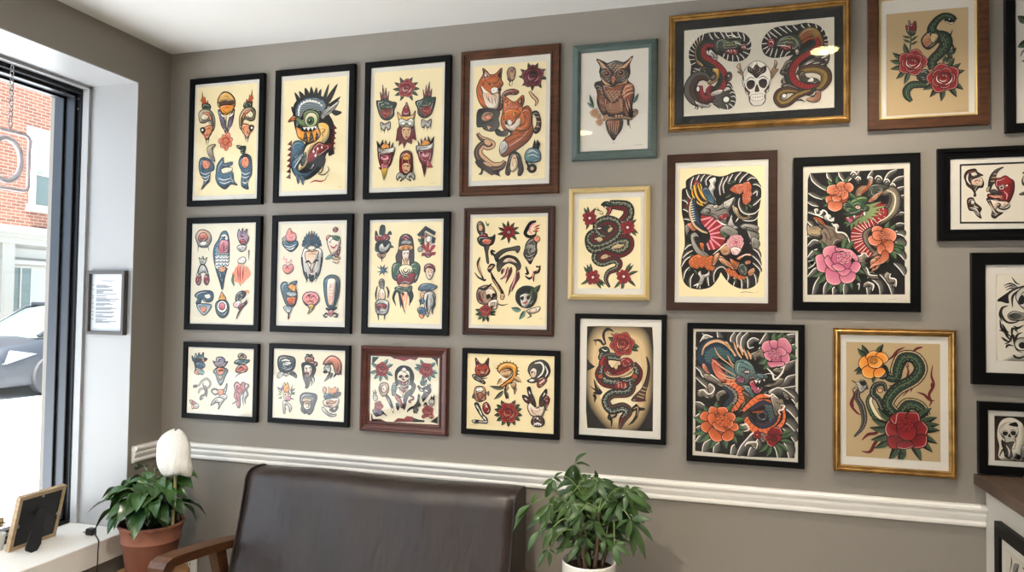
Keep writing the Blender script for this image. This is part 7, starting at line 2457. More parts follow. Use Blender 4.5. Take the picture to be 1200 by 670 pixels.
def framed(label, x0, x1, z0, z1, prof, mat, inner, mats, sheet=None, ops=None, paper='w', window=None, teal=False, cat='framed picture', lip=None, pane='glass', loc=None, rotz=0, group='framed prints on the wall', name='framed_picture'):
    """one framed print; wall coordinates (x right, z up) unless loc/rotz put it elsewhere"""
    cx = (x0+x1)/2
    t = thing(name, label, cat, loc or (cx, 0, z0), (0, 0, rotz), group)
    L = lambda x: x-cx
    Z = lambda z: z-z0
    build('moulding', moulding(prof, L(x0), L(x1), 0, Z(z1)), mat, t)
    ix0, iz0, ix1, iz1 = L(inner[0]), Z(inner[1]), L(inner[2]), Z(inner[3])
    if lip:
        w, lm = lip
        build('gilt_lip', moulding([(0,.004),(0,.012),(w*.3,.0155),(w*.7,.0145),(w,.011),(w,.004)], ix0-w, ix1+w, iz0-w, iz1+w), lm, t)
    bm = bmesh.new(); box(bm, L(x0)+.006, L(x1)-.006, -.0105, -.001, .006, Z(z1)-.006); build('backing_board', bm, M['backing'], t)
    e = .004
    if sheet:
        sx0, sz0, sx1, sz1 = L(sheet[0]), Z(sheet[1]), L(sheet[2]), Z(sheet[3])
        S = Sheet(sx1-sx0, sz1-sz0, INK.get(paper, paper) if isinstance(paper, str) else paper, teal)
        S.draw(ops)
        o = S.build('print', M['print'], t); o.location = (sx0, -.0115, sz0)
        if mats:   # mat board with a bevelled opening round the sheet
            wx0, wz0, wx1, wz1 = (sx0, sz0, sx1, sz1)
            bm = bmesh.new(); A = []
            for q, d in (((ix0-e, iz0-e, ix1+e, iz1+e), .0108), ((ix0-e, iz0-e, ix1+e, iz1+e), .0128 if mats != M['mat'] else .0112), ((wx0-.0012, wz0-.0012, wx1+.0012, wz1+.0012), .0128 if mats != M['mat'] else .0112), ((wx0, wz0, wx1, wz1), .0108)):
                A.append([bm.verts.new(c) for c in ((q[0], -d, q[1]), (q[2], -d, q[1]), (q[2], -d, q[3]), (q[0], -d, q[3]))])
            for a, b in zip(A, A[1:]):
                for k in range(4): bm.faces.new((a[k], a[(k+1) % 4], b[(k+1) % 4], b[k]))
            build('mat_board', bm, mats, t)
    bm = bmesh.new()
    bm.faces.new([bm.verts.new(c) for c in ((ix0-e, -.0150, iz0-e), (ix1+e, -.0150, iz0-e), (ix1+e, -.0150, iz1+e), (ix0-e, -.0150, iz1+e))])
    build('glass', bm, M[pane], t)
    return t

CREAM = rgb(232,216,174); TAN = rgb(182,159,122); PALE = rgb(222,214,192); IVORY = rgb(208,202,188); WHITE = rgb(208,204,198)
Zc = 1.5
SPEC = {  # number: outer rectangle (x0,x1,z0-1.5,z1-1.5), profile, material, mat board, paper, teal inks, label, lip
 1: ((-2.0714,-1.7179,.3902,.9144), P_flat, 'black', 'mat', CREAM, 0, 'black framed flash print of an orange-faced mask between dragon wings, nearest the corner', None),
 2: ((-1.666,-1.3165,.3938,.9186), P_flat, 'black', 'mat', CREAM, 0, 'black framed print of a blue one-eyed dragon fish with open jaws', None),
 3: ((-1.2736,-.9263,.3965,.9185), P_flat, 'black', 'mat', CREAM, 0, 'black framed flash print of a feathered warrior head among roses and masks', None),
 4: ((-.8866,-.5175,.3971,.9255), P_step, 'walnut', 'mat', CREAM, 1, 'brown walnut framed print of two orange foxes', None),
 5: ((-.4728,-.1813,.5071,.9125), P_cham, 'teal', None, rgb(214,208,198), 1, 'teal painted frame with a brown owl perched on a branch', None),
 6: ((-.1445,.4147,.5919,.9828), P_gold, 'gold', 'blackmat', IVORY, 0, 'wide gold framed print of a skull between two dragons on a black mat', None),
 7: ((.4653,.7935,.5619,1.002), P_flat, 'walnut', 'mat', TAN, 0, 'brown wood frame with gilt lip showing a snake above two red roses', .0085),
 8: ((.836,1.146,.5339,1.0), P_flat, 'black', None, WHITE, 0, 'black framed white sheet cut off by the upper right edge of the picture', None),
 9: ((-2.0696,-1.7167,-.1135,.3426), P_flat, 'black', 'mat', PALE, 0, 'black framed flash print of a blue parrot with a red chest', None),
 10: ((-1.6656,-1.3147,-.1131,.3432), P_flat, 'black', 'mat', PALE, 1, 'black framed flash print of a pale mask crowned with blue feathers', None),
 11: ((-1.2689,-.9201,-.1113,.3412), P_flat, 'black', 'mat', CREAM, 0, 'black framed flash print of a tall long-haired woman in red and green', None),
 12: ((-.8663,-.5305,-.1041,.3516), P_step, 'darkwood', 'mat', CREAM, 1, 'dark red-brown wood framed flash sheet with skull, red star flower and helmeted head', None),
 13: ((-.4806,-.2017,.0247,.4116), P_cham, 'brass', 'mat', CREAM, 0, 'pale yellow-gold framed print of a coiled snake with a red flower at each corner', None),
 14: ((-.1465,.2001,-.0069,.5125), P_flat, 'walnut_dark', 'mat', CREAM, 0, 'dark walnut framed print of a black wave backpiece with blue-maned dragon and pink peony', None),
 15: ((.2487,.609,-.0016,.4852), P_flat, 'black', None, IVORY, 0, 'black framed print of a green dragon above a large pink peony', None),
 16: ((.6562,1.1,.2148,.4946), P_step, 'black', 'mat', IVORY, 0, 'wide black framed print of a red horned demon head inside a black border line', None),
 17: ((-2.0693,-1.7158,-.4709,-.1627), P_flat, 'black', 'mat', PALE, 1, 'small black framed washed-out flash sheet nearest the corner in the bottom row', None),
 18: ((-1.6663,-1.3157,-.4657,-.1586), P_flat, 'black', 'mat', PALE, 1, 'small black framed flash sheet of six heads, one with a yellow crest', None),
 19: ((-1.2664,-.9165,-.4726,-.1555), P_ogee, 'cherry', None, PALE, 1, 'wide reddish mahogany frame around a grinning clown head and roses', None),
 20: ((-.8638,-.5057,-.4597,-.153), P_flat, 'black', None, CREAM, 0, 'small black framed flash sheet with fox head, yellow sun and red rose', None),
 21: ((-.4532,-.1444,-.4529,-.0224), P_flat, 'black', 'mat', CREAM, 0, 'black framed print with wide white mat of a snake wound round a red rose', None),
 22: ((-.078,.2823,-.4989,-.0466), P_flat, 'black', None, IVORY, 1, 'black framed print of a teal dragon between orange and pink peonies', None),
 23: ((.3655,.7037,-.4968,-.0542), P_gold, 'gold', 'mat', TAN, 0, 'gold framed print of a dark snake between yellow and red peonies', None),
 24: ((.7445,1.145,-.213,.1778), P_flat, 'black', 'mat', IVORY, 0, 'black framed black-and-white swirl drawing with wide white mat, above the small skull print', None),
 25: ((.7604,1.13,-.4735,-.2631), P_flat, 'black', 'mat', IVORY, 0, 'small black framed black-and-white skull print just above the desktop', None)}
for k in sorted(PRINTS):
    (x0, x1, a, b), prof, mt, mats, paper, teal, label, lip = SPEC[k]
    pr = PRINTS[k]; sh = list(pr['sheet']); inn = list(pr['inner'])
    w = max(.006, ((inn[0]-x0)+((inn[0]-x0) if k in (8, 16, 24, 25) else (x1-inn[2])))/2)
    if k in (16, 24, 25, 8): w = inn[0]-x0
    # moulding of even width; the opening follows it
    if k == 7: w = inn[0]-x0-.0085
    iw = w if not lip else w+lip
    inn = [x0+iw, Zc+a+iw, x1-iw, Zc+b-iw]
    if not mats:
        dx, dz = sh[0]-pr['inner'][0], sh[1]-pr['inner'][1]
        sheet = [inn[0]-.002, inn[1]-.002, inn[2]+.002, inn[3]+.002]
    else:
        sheet = sh
        sheet[0] = max(sheet[0], inn[0]+.001); sheet[1] = max(sheet[1], inn[1]+.001); sheet[2] = min(sheet[2], inn[2]-.001); sheet[3] = min(sheet[3], inn[3]-.001)
    # drawing stays where it was measured: shift the ink by the change of the sheet's lower left corner
    sx, sz = (pr['sheet'][0]-sheet[0])*2500, (pr['sheet'][1]-sheet[1])*2500
    ops = []
    for op in pr['ops']:
        mv = lambda q: [v+(sx if i % 2 == 0 else sz) for i, v in enumerate(q)]
        ops.append((op[0], op[1], mv(op[2]))+(tuple(op[3:]) if op[0] != 'b' else (op[3], op[4], [mv(q) for q in op[5]])))
    framed(label, x0, x1, Zc+a, Zc+b, prof(w), M[mt], inn, M[mats] if mats else None, sheet, ops, paper, teal=bool(teal), pane='plain_glass' if k in (5, 6) else 'glass', lip=(lip, M['lip']) if lip else None)

# notice in a dark frame on the window recess (faces the camera side, -y)
def text_rows(S, w, h):
    ink = rgb(104,106,114); rnd = random.Random(3)
    S.disc(w*.5, h*.93, w*.06, w*.05, rgb(196,200,206), 0); S.stroke([(w*.3, h*.885), (w*.7, h*.885)], [.0024, .0024], rgb(150,154,162)); S.stroke([(w*.36, h*.865), (w*.64, h*.865)], [.0014, .0014], ink)
    y = .80
    for n in (3, 5, 1, 4, 3, 3, 2, 3, 4):
        S.stroke([(w*.04, h*y), (w*.09, h*y)], [0.003, .003], ink)
        for i in range(n):
            S.stroke([(w*.16, h*y), (w*(.16+.5*rnd.random()+.2), h*y)], [.0026, .0026], ink); y -= .0185
        y -= .018
t = thing('framed_notice', 'small dark framed printed notice on the white window recess', 'framed notice', (-2.292, WY1-.004, 1.366), (0, 0, 0))
build('moulding', moulding(P_flat(.0135, .02), -.092, .092, 0, .252), M['graphite'], t)
bm = bmesh.new(); box(bm, -.086, .086, -.006, -.001, .006, .246); build('backing_board', bm, M['backing'], t)
S = Sheet(.160, .228, rgb(196,202,210)); text_rows(S, .160, .228); o = S.build('notice_sheet', M['print'], t); o.location = (-.080, -.0075, .012)
bm = bmesh.new(); bm.faces.new([bm.verts.new(c) for c in ((-.08, -.0112, .012), (.08, -.0112, .012), (.08, -.0112, .24), (-.08, -.0112, .24))]); build('glass', bm, M['clear_cover'], t)

# ------------------------------------------------------------------ photo frame on the sill, seen from behind
pf = thing('photo_frame', 'photo frame with pale wood edge and black easel back on the windowsill', 'photo frame', (-2.347, -.418, WZ0+.001), (0, 0, R(92)))
W2, HF, lean = .094, .196, R(13)   # local x along the frame, +y out to the street, -y into the room
def leaned(o): o.rotation_euler = (lean, 0, 0); return o
bm = bmesh.new(); rings = []
for i, d in ((0, .0), (0, .018), (.013, .018), (.013, .0)):
    rings.append([bm.verts.new(c) for c in ((-W2+i, d, i), (W2-i, d, i), (W2-i, d, HF-i), (-W2+i, d, HF-i))])
for a, b in zip(rings, rings[1:]+rings[:1]):
    for k in range(4): bm.faces.new((a[k], a[(k+1) % 4], b[(k+1) % 4], b[k]))
leaned(build('moulding', bm, M['oak_thin'], pf))
bm = bmesh.new(); box(bm, -W2+.011, W2-.011, .003, .007, .011, HF-.011); leaned(build('backing_board', bm, M['black_board'], pf))
bm = bmesh.new(); bm.faces.new([bm.verts.new(c) for c in ((-W2+.012, .014, .012), (W2-.012, .014, .012), (W2-.012, .014, HF-.012), (-W2+.012, .014, HF-.012))]); leaned(build('glass', bm, M['glass'], pf))
for x, z in ((0, HF-.018), (-W2+.016, HF*.44), (W2-.016, HF*.46)):
    bm = bmesh.new(); cyl(bm, (x, .0032, z), (x, -.0015, z), .0042, 10); box(bm, x-.0025, x+.0025, -.0015, .0002, z-.004, z+.009); leaned(build('turn_clip', bm, M['steel'], pf))
# easel leg: hinged high on the board, foot forward on the sill
bm = bmesh.new()
hz = HF*.66; top = Vector((.006, math.sin(lean)*-hz*1.0-.002+.0, hz*math.cos(lean))); foot = Vector((-.074, -.074, .001))
ax = (top-foot).normalized(); sd = ax.cross(Vector((0, 1, 0))).normalized(); nn = sd.cross(ax).normalized()
def leg_pt(t, s, d): return foot+(top-foot)*t+sd*s+nn*d
prof_ = [(0, -.020), (0, .024), (.04, .028), (1, .016), (1, -.014), (.26, -.034)]
A = [bm.verts.new(leg_pt(t_, s_, 0)) for t_, s_ in prof_]; B = [bm.verts.new(leg_pt(t_, s_, .0025)) for t_, s_ in prof_]
bm.faces.new(A); bm.faces.new(B[::-1])
for i in range(6): bm.faces.new((A[i], B[i], B[(i+1) % 6], A[(i+1) % 6]))
build('easel_leg', bm, M['black_board'], pf)

# black plug with its cord over the edge of the sill
cord = thing('charger_cord', 'thin black cord with a small black plug lying on the windowsill', 'cord', (-2.235, -.275, WZ0))
bm = bmesh.new(); box(bm, -.018, .012, -.012, .012, .0005, .025, .003); box(bm, -.024, -.016, -.006, .006, .004, .014, .001)
build('plug', bm, M['plastic_black'], cord)
bm = bmesh.new()
for y in (-.0045, .0045): box(bm, -.036, -.024, y-.0008, y+.0008, .006, .012)
build('prong', bm, M['steel'], cord)
bm = bmesh.new(); tube(bm, smooth_path([(.012, 0, .009), (.032, -.012, .005), (.058, -.03, .004), (.080, -.046, .003), (.090, -.054, -.004), (.0925, -.058, -.03), (.0925, -.060, -.1), (.092, -.066, -.2), (.0925, -.068, -.34), (.092, -.07, -.52), (.092, -.072, -.615)], 6), .0024, 6)
build('cable', bm, M['plastic_black'], cord)

# small dried flower in a white pot at the far left end of the view
dp = thing('dried_flower_pot', 'round beige dried flower in a small white pot on the sill beside the photo frame', 'potted plant', (-2.412, -.505, WZ0))
bm = bmesh.new(); lathe(bm, [(.022,0),(.029,.052),(.030,.056),(.027,.056),(.025,.046)], 24, cap1=False); build('pot', bm, M['ceramic'], dp, True)
bm = bmesh.new(); rnd = random.Random(5)
for i in range(150):
    u = rnd.uniform(-.35, 1); a = rnd.uniform(0, 6.28); q = math.sqrt(1-u*u); d = Vector((q*math.cos(a), q*math.sin(a), u)); c = Vector((0, 0, .088)); 
    tube(bm, [c+d*.010, c+d*.030], [.004, .0006], 4)
build('flower_head', bm, M['cactus'], dp)

# neon style OPEN sign hanging in the window, readable from the street (reversed from inside)
sg = thing('open_sign', 'unlit hanging OPEN tube sign in the window with rounded border', 'sign', (FX0+.03, -.804, 1.893))
SX = 0
def sg_tube(bm, P, r=.0042, closed=False): tube(bm, [(SX, y, z) for y, z in P], r, 8, closed)
bm = bmesh.new(); hw, hh, cr = .372, .103, .022; P = []
for cy_, cz_, a0 in ((hw-cr, cr, -90), (hw-cr, 2*hh-cr, 0), (-hw+cr, 2*hh-cr, 90), (-hw+cr, cr, 180)):
    for i in range(6): a = R(a0+i*18); P.append((cy_+cr*math.cos(a), cz_+cr*math.sin(a)))
sg_tube(bm, P, .0062, True); build('border_tube', bm, M['tubing'], sg)
def letter(P, closed=False):
    bm = bmesh.new()
    for q in P: sg_tube(bm, q, .0098, closed)
    build('letter_tube', bm, M['tubing'], sg)
yc = .286
letter([[(yc+.056*math.cos(2*math.pi*i/28), hh+.076*math.sin(2*math.pi*i/28)) for i in range(28)]], True)
yp = .11
letter([[(yp+.05, .03), (yp+.05, .182), (yp+.0, .182), (yp-.035, .172), (yp-.05, .145), (yp-.035, .118), (yp, .108), (yp+.05, .108)]])
ye = -.07
letter([[(ye-.045, .182), (ye+.05, .182), (ye+.05, .03), (ye-.045, .03)], [(ye+.05, .106), (ye-.03, .106)]])
yn = -.27
letter([[(yn+.05, .03), (yn+.05, .182), (yn-.05, .03), (yn-.05, .182)]])
for y in (.297, -.297):
    bm = bmesh.new(); z = 2*hh+.012; i = 0
    tube(bm, [(SX, y, 2*hh-.002), (SX, y, 2*hh+.012)], .003, 6)
    while z < 2.342-1.893-.012:
        L_ = []
        for k in range(12):
            a = 2*math.pi*k/12; p = (.0062*math.cos(a), .0115*math.sin(a))
            L_.append((SX+(p[0] if i % 2 else 0), y+(0 if i % 2 else p[0]), z+.0115+p[1]))
        tube(bm, L_, .0019, 5, True); z += .0185; i += 1
    build('chain', bm, M['steel'], sg)

# ------------------------------------------------------------------ peace lily on a stool
LX, LY = -1.985, -.25
st = thing('plant_stool', 'round pale wooden stool under the terracotta pot in the corner', 'stool', (LX, LY, 0))
bm = bmesh.new(); lathe(bm, [(.02,.472),(.128,.472),(.133,.478),(.133,.494),(.128,.50),(.0,.50)], 48, cap1=False); build('seat', bm, M['stool_wood'], st, False)
for a in (45, 135, 225, 315):
    c, s2 = math.cos(R(a)), math.sin(R(a)); bm = bmesh.new(); cyl(bm, (c*.08, s2*.08, .475), (c*.115, s2*.115, 0), .016, 12, .012); build('leg', bm, M['stool_wood'], st, True)
pl = thing('peace_lily', 'peace lily with one big white bloom in a terracotta pot', 'potted plant', (LX, LY, .501))
bm = bmesh.new(); lathe(bm, [(0.076,0),(0.08,0.00362),(0.0965,0.1222),(0.101,0.1249),(0.101,0.1276),(0.0995,0.1303),(0.107,0.172),(0.111,0.1774),(0.113,0.1837),(0.11,0.1891),(0.103,0.1873),(0.098,0.1683)], 56, cap1=False); build('pot', bm, M['terracotta'], pl, True)
bm = bmesh.new(); lathe(bm, [(.1,.167),(.07,.173),(.0,.176)], 40, cap0=False, cap1=False); build('soil', bm, M['soil'], pl, True)

def blade(bm, p0, p1, width, droop=.12, fold=.25, n=9, up=Vector((0, 0, 1)), tip=1.0, rnd=None):
    """one leaf from p0 to p1: pointed, folded along its middle, drooping at the tip"""
    p0, p1 = Vector(p0), Vector(p1); d = p1-p0; L = d.length
    if L < 1e-4: return
    t0 = d/L; side = t0.cross(up)
    side = side.normalized() if side.length > .05 else t0.orthogonal().normalized()
    if rnd: side = (side+t0.cross(side)*rnd.uniform(-.7, .7)).normalized()
    nrm = side.cross(t0).normalized(); rows = []
    for i in range(n+1):
        t = i/n; w = width*.5*(math.sin(math.pi*min(1, t**.82)))**.9
        if i == n: w = .0006
        c = p0+d*t+nrm*(L*droop*math.sin(math.pi*t)) 
        wave = .12*math.sin(t*9+L*50)
        rows.append([bm.verts.new(c+side*w*s+nrm*(w*(fold+wave*s)*(abs(s)))) for s in (-1, -.5, 0, .5, 1)])
    for a, b in zip(rows, rows[1:]):
        for k in range(4): bm.faces.new((a[k], a[k+1], b[k+1], b[k])).smooth = True
fol = bmesh.new(); rn = random.Random(11); base = Vector((LX, LY, .68)); sts = bmesh.new()
def lily_leaf(q, wd):
    q = Vector(q); h = q-base; r = Vector((h.x, h.y, 0))
    k = .45
    s0 = base+Vector((rn.uniform(-.045, .045), rn.uniform(-.045, .045), 0))
    mid = base+Vector((h.x*k, h.y*k, max(h.z*.75, .02)+.05+.02*rn.random()))
    ctr = s0.lerp(mid, .5)+Vector((0, 0, .02))
    tube(sts, smooth_path([s0, ctr, mid], 4), .0028, 5)
    blade(fol, mid, q, wd, .14, .3, 9, Vector((0, 0, 1)), rnd=rn)
for q in LILY: lily_leaf(q, rn.uniform(.042, .058))
for i in range(64):
    a = rn.uniform(0, 6.28); r = rn.uniform(.05, .155); lily_leaf((LX+math.cos(a)*r, LY+math.sin(a)*r*.8-.03, .70+rn.uniform(-.0, .155)-r*.35), rn.uniform(.042, .058))
def to_local(bm, o): bmesh.ops.translate(bm, vec=-Vector(o.location), verts=bm.verts)
to_local(fol, pl); to_local(sts, pl)
build('foliage', fol, M['leaf'], pl); build('leaf_stems', sts, M['stem'], pl, True)
bm = bmesh.new(); tube(bm, smooth_path([(LX+.10, LY-.01, .68), (LX+.105, LY-.01, .76), (LX+.108, LY-.01, .85), (LX+.106, LY-.012, .90)], 5), [.0055]*16, 8); to_local(bm, pl); build('flower_stalk', bm, M['spadix'], pl, True)
# white spathe: a big cupped hood, its edge curling at the lower right
bm = bmesh.new(); nU, nV = 22, 26; rows = []; SP = Vector((LX+.104, LY-.012, .868))
for i in range(nU+1):
    t = math.sin(math.pi/2*i/nU); z = .158*t
    wdt = .069*math.sqrt(max(0, 1-((t-.44)/.563)**2))*(1+.03*math.sin(11*t))
    row = []
    for j in range(nV+1):
        u = -1+2*j/nV; a = u*R(118)
        x = math.sin(a)*wdt*(.98+.04*math.sin(9*t+2*u)); y = -math.cos(a)*wdt*.62+.03*t*t
        if u > .55 and t < .45: x += .018*(u-.55)*(1-t/.45)*3; z2 = z-.012*(u-.55)*3*(1-t/.45)
        else: z2 = z
        x += -.018*t+.004*math.sin(6*t); z2 += (.034 if u < .3 else .006)*(abs(u)**2)*(1-t)
        row.append(bm.verts.new(SP+Vector((x-.004, y, z2+.004*math.sin(3*u+5*t)))))
    rows.append(row)
for a, b in zip(rows, rows[1:]):
    for j in range(nV): bm.faces.new((a[j], a[j+1], b[j+1], b[j])).smooth = True
to_local(bm, pl); o = build('spathe', bm, M['petal'], pl)
so = o.modifiers.new('thickness', 'SOLIDIFY'); so.thickness = .0025
bm = bmesh.new(); tube(bm, [SP+Vector((.016, 0, .02)), SP+Vector((.014, .0, .06)), SP+Vector((.01, 0, .11))], [.008, .009, .005], 10); to_local(bm, pl); build('spadix', bm, M['spadix'], pl, True)

# ------------------------------------------------------------------ money tree in a white pot on a small stand
MX, MY = -.356, -.26
ps = thing('plant_stand', 'small wooden stand carrying the white pot of the money tree', 'plant stand', (MX, MY, 0))
bm = bmesh.new(); lathe(bm, [(.02,.50),(.095,.50),(.098,.505),(.098,.515),(.095,.52),(0,.52)], 36, cap1=False); build('top', bm, M['stool_wood'], ps)
for a in (30, 150, 270):
    c, s2 = math.cos(R(a)), math.sin(R(a)); bm = bmesh.new(); cyl(bm, (c*.06, s2*.06, .502), (c*.10, s2*.10, 0), .012, 10, .009); build('leg', bm, M['stool_wood'], ps, True)
mt_ = thing('money_tree', 'bushy green money tree in a smooth white pot right of the sofa', 'potted plant', (MX, MY, .521))
bm = bmesh.new(); lathe(bm, [(.072,0),(.077,.003),(.080,.03),(.0815,.205),(.081,.211),(.078,.211),(.076,.186)], 56, cap1=False); build('pot', bm, M['ceramic'], mt_, True)
bm = bmesh.new(); lathe(bm, [(.077,.187),(.05,.191),(0,.193)], 32, cap0=False, cap1=False); build('soil', bm, M['soil'], mt_, True)
fol = bmesh.new(); sts = bmesh.new(); trk = bmesh.new(); rn = random.Random(4)
root = Vector((MX, MY, .71)); tops = []
for i, (dx, dy, tx, ty, tz) in enumerate(((-.025,0,-.05,0,.16),(.0,.01,-.01,.01,.2),(.02,-.01,.03,-.02,.17),(.035,.015,.07,.02,.14),(-.005,-.025,-.02,-.04,.12))):
    a = root+Vector((dx, dy, 0)); b = root+Vector((tx, ty, tz)); tube(trk, smooth_path([a, a.lerp(b, .5)+Vector((dx*.2, 0, .01)), b], 5), [.0075-.00045*k for k in range(11)], 8); tops.append(b)
def cluster(h, tips, w=.021):
    h = Vector(h); b = min(tops, key=lambda q: (q-h).length)
    m_ = b.lerp(h, .55)+Vector((0, 0, .03)); tube(sts, smooth_path([b, m_, h], 5), .0017, 5)
    for q in tips:
        q = Vector(q); d = q-h
        blade(fol, h+d*.06, q, min(w, d.length*.24+.004), .10, .22, 8, Vector((.15, -.75, .65)), rnd=rn)
for h, tips in HUBS: cluster(h, tips)
for i in range(40):
    a = rn.uniform(0, 6.28); r = rn.uniform(.02, .125); h = Vector((MX+math.cos(a)*r*1.15-.005, MY+.03+math.sin(a)*r*.55, .83+rn.uniform(-.04, .15)-r*.2))
    tips = []; b0 = rn.uniform(0, 6.28); n = rn.choice((5, 6, 7))
    for k in range(n):
        b = b0+k*2*math.pi/n; L_ = rn.uniform(.055, .085); tips.append(h+Vector((math.cos(b)*L_, math.sin(b)*L_*.55, -L_*.45+.03*math.sin(b))))
    cluster(h, tips, .02)
for bm_ in (fol, sts, trk): to_local(bm_, mt_)
build('foliage', fol, M['leaf2'], mt_); build('leaf_stems', sts, M['stem'], mt_, True); build('trunk', trk, M['bark'], mt_, True)

# ------------------------------------------------------------------ sofa
sf = thing('sofa', 'dark brown leather two-seat sofa with wooden arms against the wall', 'sofa', (-1.12, -.42, 0))
def sloc(o): o.location = (1.12, .42, 0); return o     # meshes below are in room coordinates
SX0, SX1 = -1.628, -.606
prof = [(-.075,.44),(-.068,.60),(-.062,.78),(-.064,.862),(-.070,.880),(-.085,.890),(-.115,.894),(-.150,.893),(-.180,.886),(-.197,.868),(-.205,.83),(-.232,.72),(-.262,.62),(-.295,.50),(-.310,.42)]
bm = bmesh.new(); nx = 24; cols = []
for i in range(nx+1):
    u = i/nx; x = SX0+(SX1-SX0)*u; e = min(u, 1-u)*nx
    k = 1 if e >= 1 else .965+.035*math.sqrt(max(0, 1-(1-e)**2))
    cy_, cz_ = -.17, .66
    cols.append([bm.verts.new((x, cy_+(y-cy_)*k+.003*math.sin(x*23+z*9), cz_+(z-cz_)*(1-(1-k)*.12)+.0035*math.sin(x*9+1)*(z > .8))) for y, z in prof])
for a, b in zip(cols, cols[1:]):
    for j in range(len(prof)-1): bm.faces.new((a[j], a[j+1], b[j+1], b[j])).smooth = True
    bm.faces.new((a[-1], a[0], b[0], b[-1]))
bm.faces.new(cols[0]).material_index = 1; bm.faces.new(cols[-1][::-1]).material_index = 1
bk = sloc(build('backrest', bm, [M['leather'], M['leather_dark']], sf))
for x, dx in ((SX0, .004), (SX1, -.004)):
    bm = bmesh.new(); cy_, cz_ = -.17, .66; k = .972
    tube(bm, smooth_path([(x+dx, cy_+(y-cy_)*k, cz_+(z-cz_)*.992) for y, z in prof], 3), .0042, 6); o = build('piping', bm, M['leather_dark'], bk, True)
    o['label'] = 'dark piping along the end seam'
bm = bmesh.new(); box(bm, SX0-.004, SX1+.004, -.93, -.26, .30, .44, .035); o = sloc(build('seat_cushion', bm, M['leather'], sf))
for p in o.data.polygons: p.use_smooth = True
def arm(xc):
    w = .031; P = [(-.20,.647,.632),(-.30,.660,.640),(-.40,.670,.647),(-.50,.680,.655),(-.555,.684,.658),(-.585,.682,.652),(-.602,.672,.640),(-.606,.655,.634),(-.600,.62,.61)]
    TP = [(-.16,.640),(-.30,.662),(-.40,.674),(-.49,.684),(-.530,.686),(-.556,.678),(-.568,.662),(-.570,.636),(-.566,.600)]
    BT = [(-.16,.612),(-.30,.634),(-.40,.645),(-.49,.654),(-.520,.655),(-.534,.649),(-.539,.640),(-.540,.625),(-.538,.600)]
    bm = bmesh.new(); rows = []
    for (y, z), (y2, z2) in zip(TP, BT): rows.append([bm.verts.new(c) for c in ((xc-w, y, z), (xc+w, y, z), (xc+w, y2, z2), (xc-w, y2, z2))])
    for a, b in zip(rows, rows[1:]):
        for k in range(4): bm.faces.new((a[k], a[(k+1) % 4], b[(k+1) % 4], b[k]))
    bm.faces.new(rows[0]); bm.faces.new(rows[-1][::-1])
    bmesh.ops.bevel(bm, geom=[e for e in bm.edges if len(e.link_faces) == 2 and e.calc_face_angle() > .6], offset=.004, segments=2, affect='EDGES')
    sloc(build('armrest', bm, M['sofa_wood'], sf))
    for p0, p1, t_ in (((-.285, .63), (-.10, 0), .018), ((-.553, .61), (-.63, 0), .018)):
        bm = bmesh.new(); q = []
        for (y, z), s_ in ((p0, 1), (p1, .75)):
            q.append([bm.verts.new((xc+a*t_*s_, y+b*.024*s_, z)) for a, b in ((-1,-1),(1,-1),(1,1),(-1,1))])
        for k in range(4): bm.faces.new((q[0][k], q[0][(k+1) % 4], q[1][(k+1) % 4], q[1][k]))
        bm.faces.new(q[0][::-1]); bm.faces.new(q[1])
        sloc(build('leg', bm, M['sofa_wood'], sf))
    bm = bmesh.new(); box(bm, xc-.014, xc+.014, -.63, -.16, .27, .315, .003); sloc(build('side_rail', bm, M['sofa_wood'], sf))
arm(-1.672); arm(-.562)
for y in (-.88, -.26):
    bm = bmesh.new(); box(bm, -1.672, -.562, y, y+.025, .255, .31, .003); sloc(build('seat_rail', bm, M['sofa_wood'], sf))
for o in list(sf.children):
    pass

# ------------------------------------------------------------------ reception desk with a framed print on its side
dk = thing('reception_desk', 'pale grey reception desk with dark wood top at the right', 'desk', (1.2, -.7, 0))
def dloc(o): o.location = (-1.2, .7, 0); return o
bm = bmesh.new(); box(bm, .782, 1.62, -1.42, -.002, 0, .990, .003); dloc(build('body', bm, M['desk_body'], dk))
bm = bmesh.new(); box(bm, .75, 1.66, -1.46, -.002, .990, 1.022, .003); dloc(build('desktop', bm, M['desk_top'], dk))
framed('black framed flash print hanging on the side of the reception desk', -.21, .21, 0, .56, P_flat(.036, .018), M['black'], (-.174, .036, .174, .524), M['mat'], (-.150, .060, .150, .50),
       [('o','r',[175,900],330,'k',7,'N'), ('o','A',[550,875],360,'k',6,'N'), ('l','A',[125,975,225,1075],160,'k','w'), ('s','N',[75,975,105,1050,95,1088],[20,90,20]), ('s','N',[250,975,312,1062,275,1075],[20,90,20]),
        ('f','A',[325,375,375,600,450,625,500,450,425,300],12,'k',(0,1),'k'), ('s','N',[125,300,175,500,150,650],[20,110,20]), ('s','k',[600,250,575,475,650,600],[20,110,20]), ('o','R',[175,250],300,'k',7,'N')],
       IVORY, loc=(.7815, -.330, .358), rotz=R(-90), group='framed prints on the desk side')

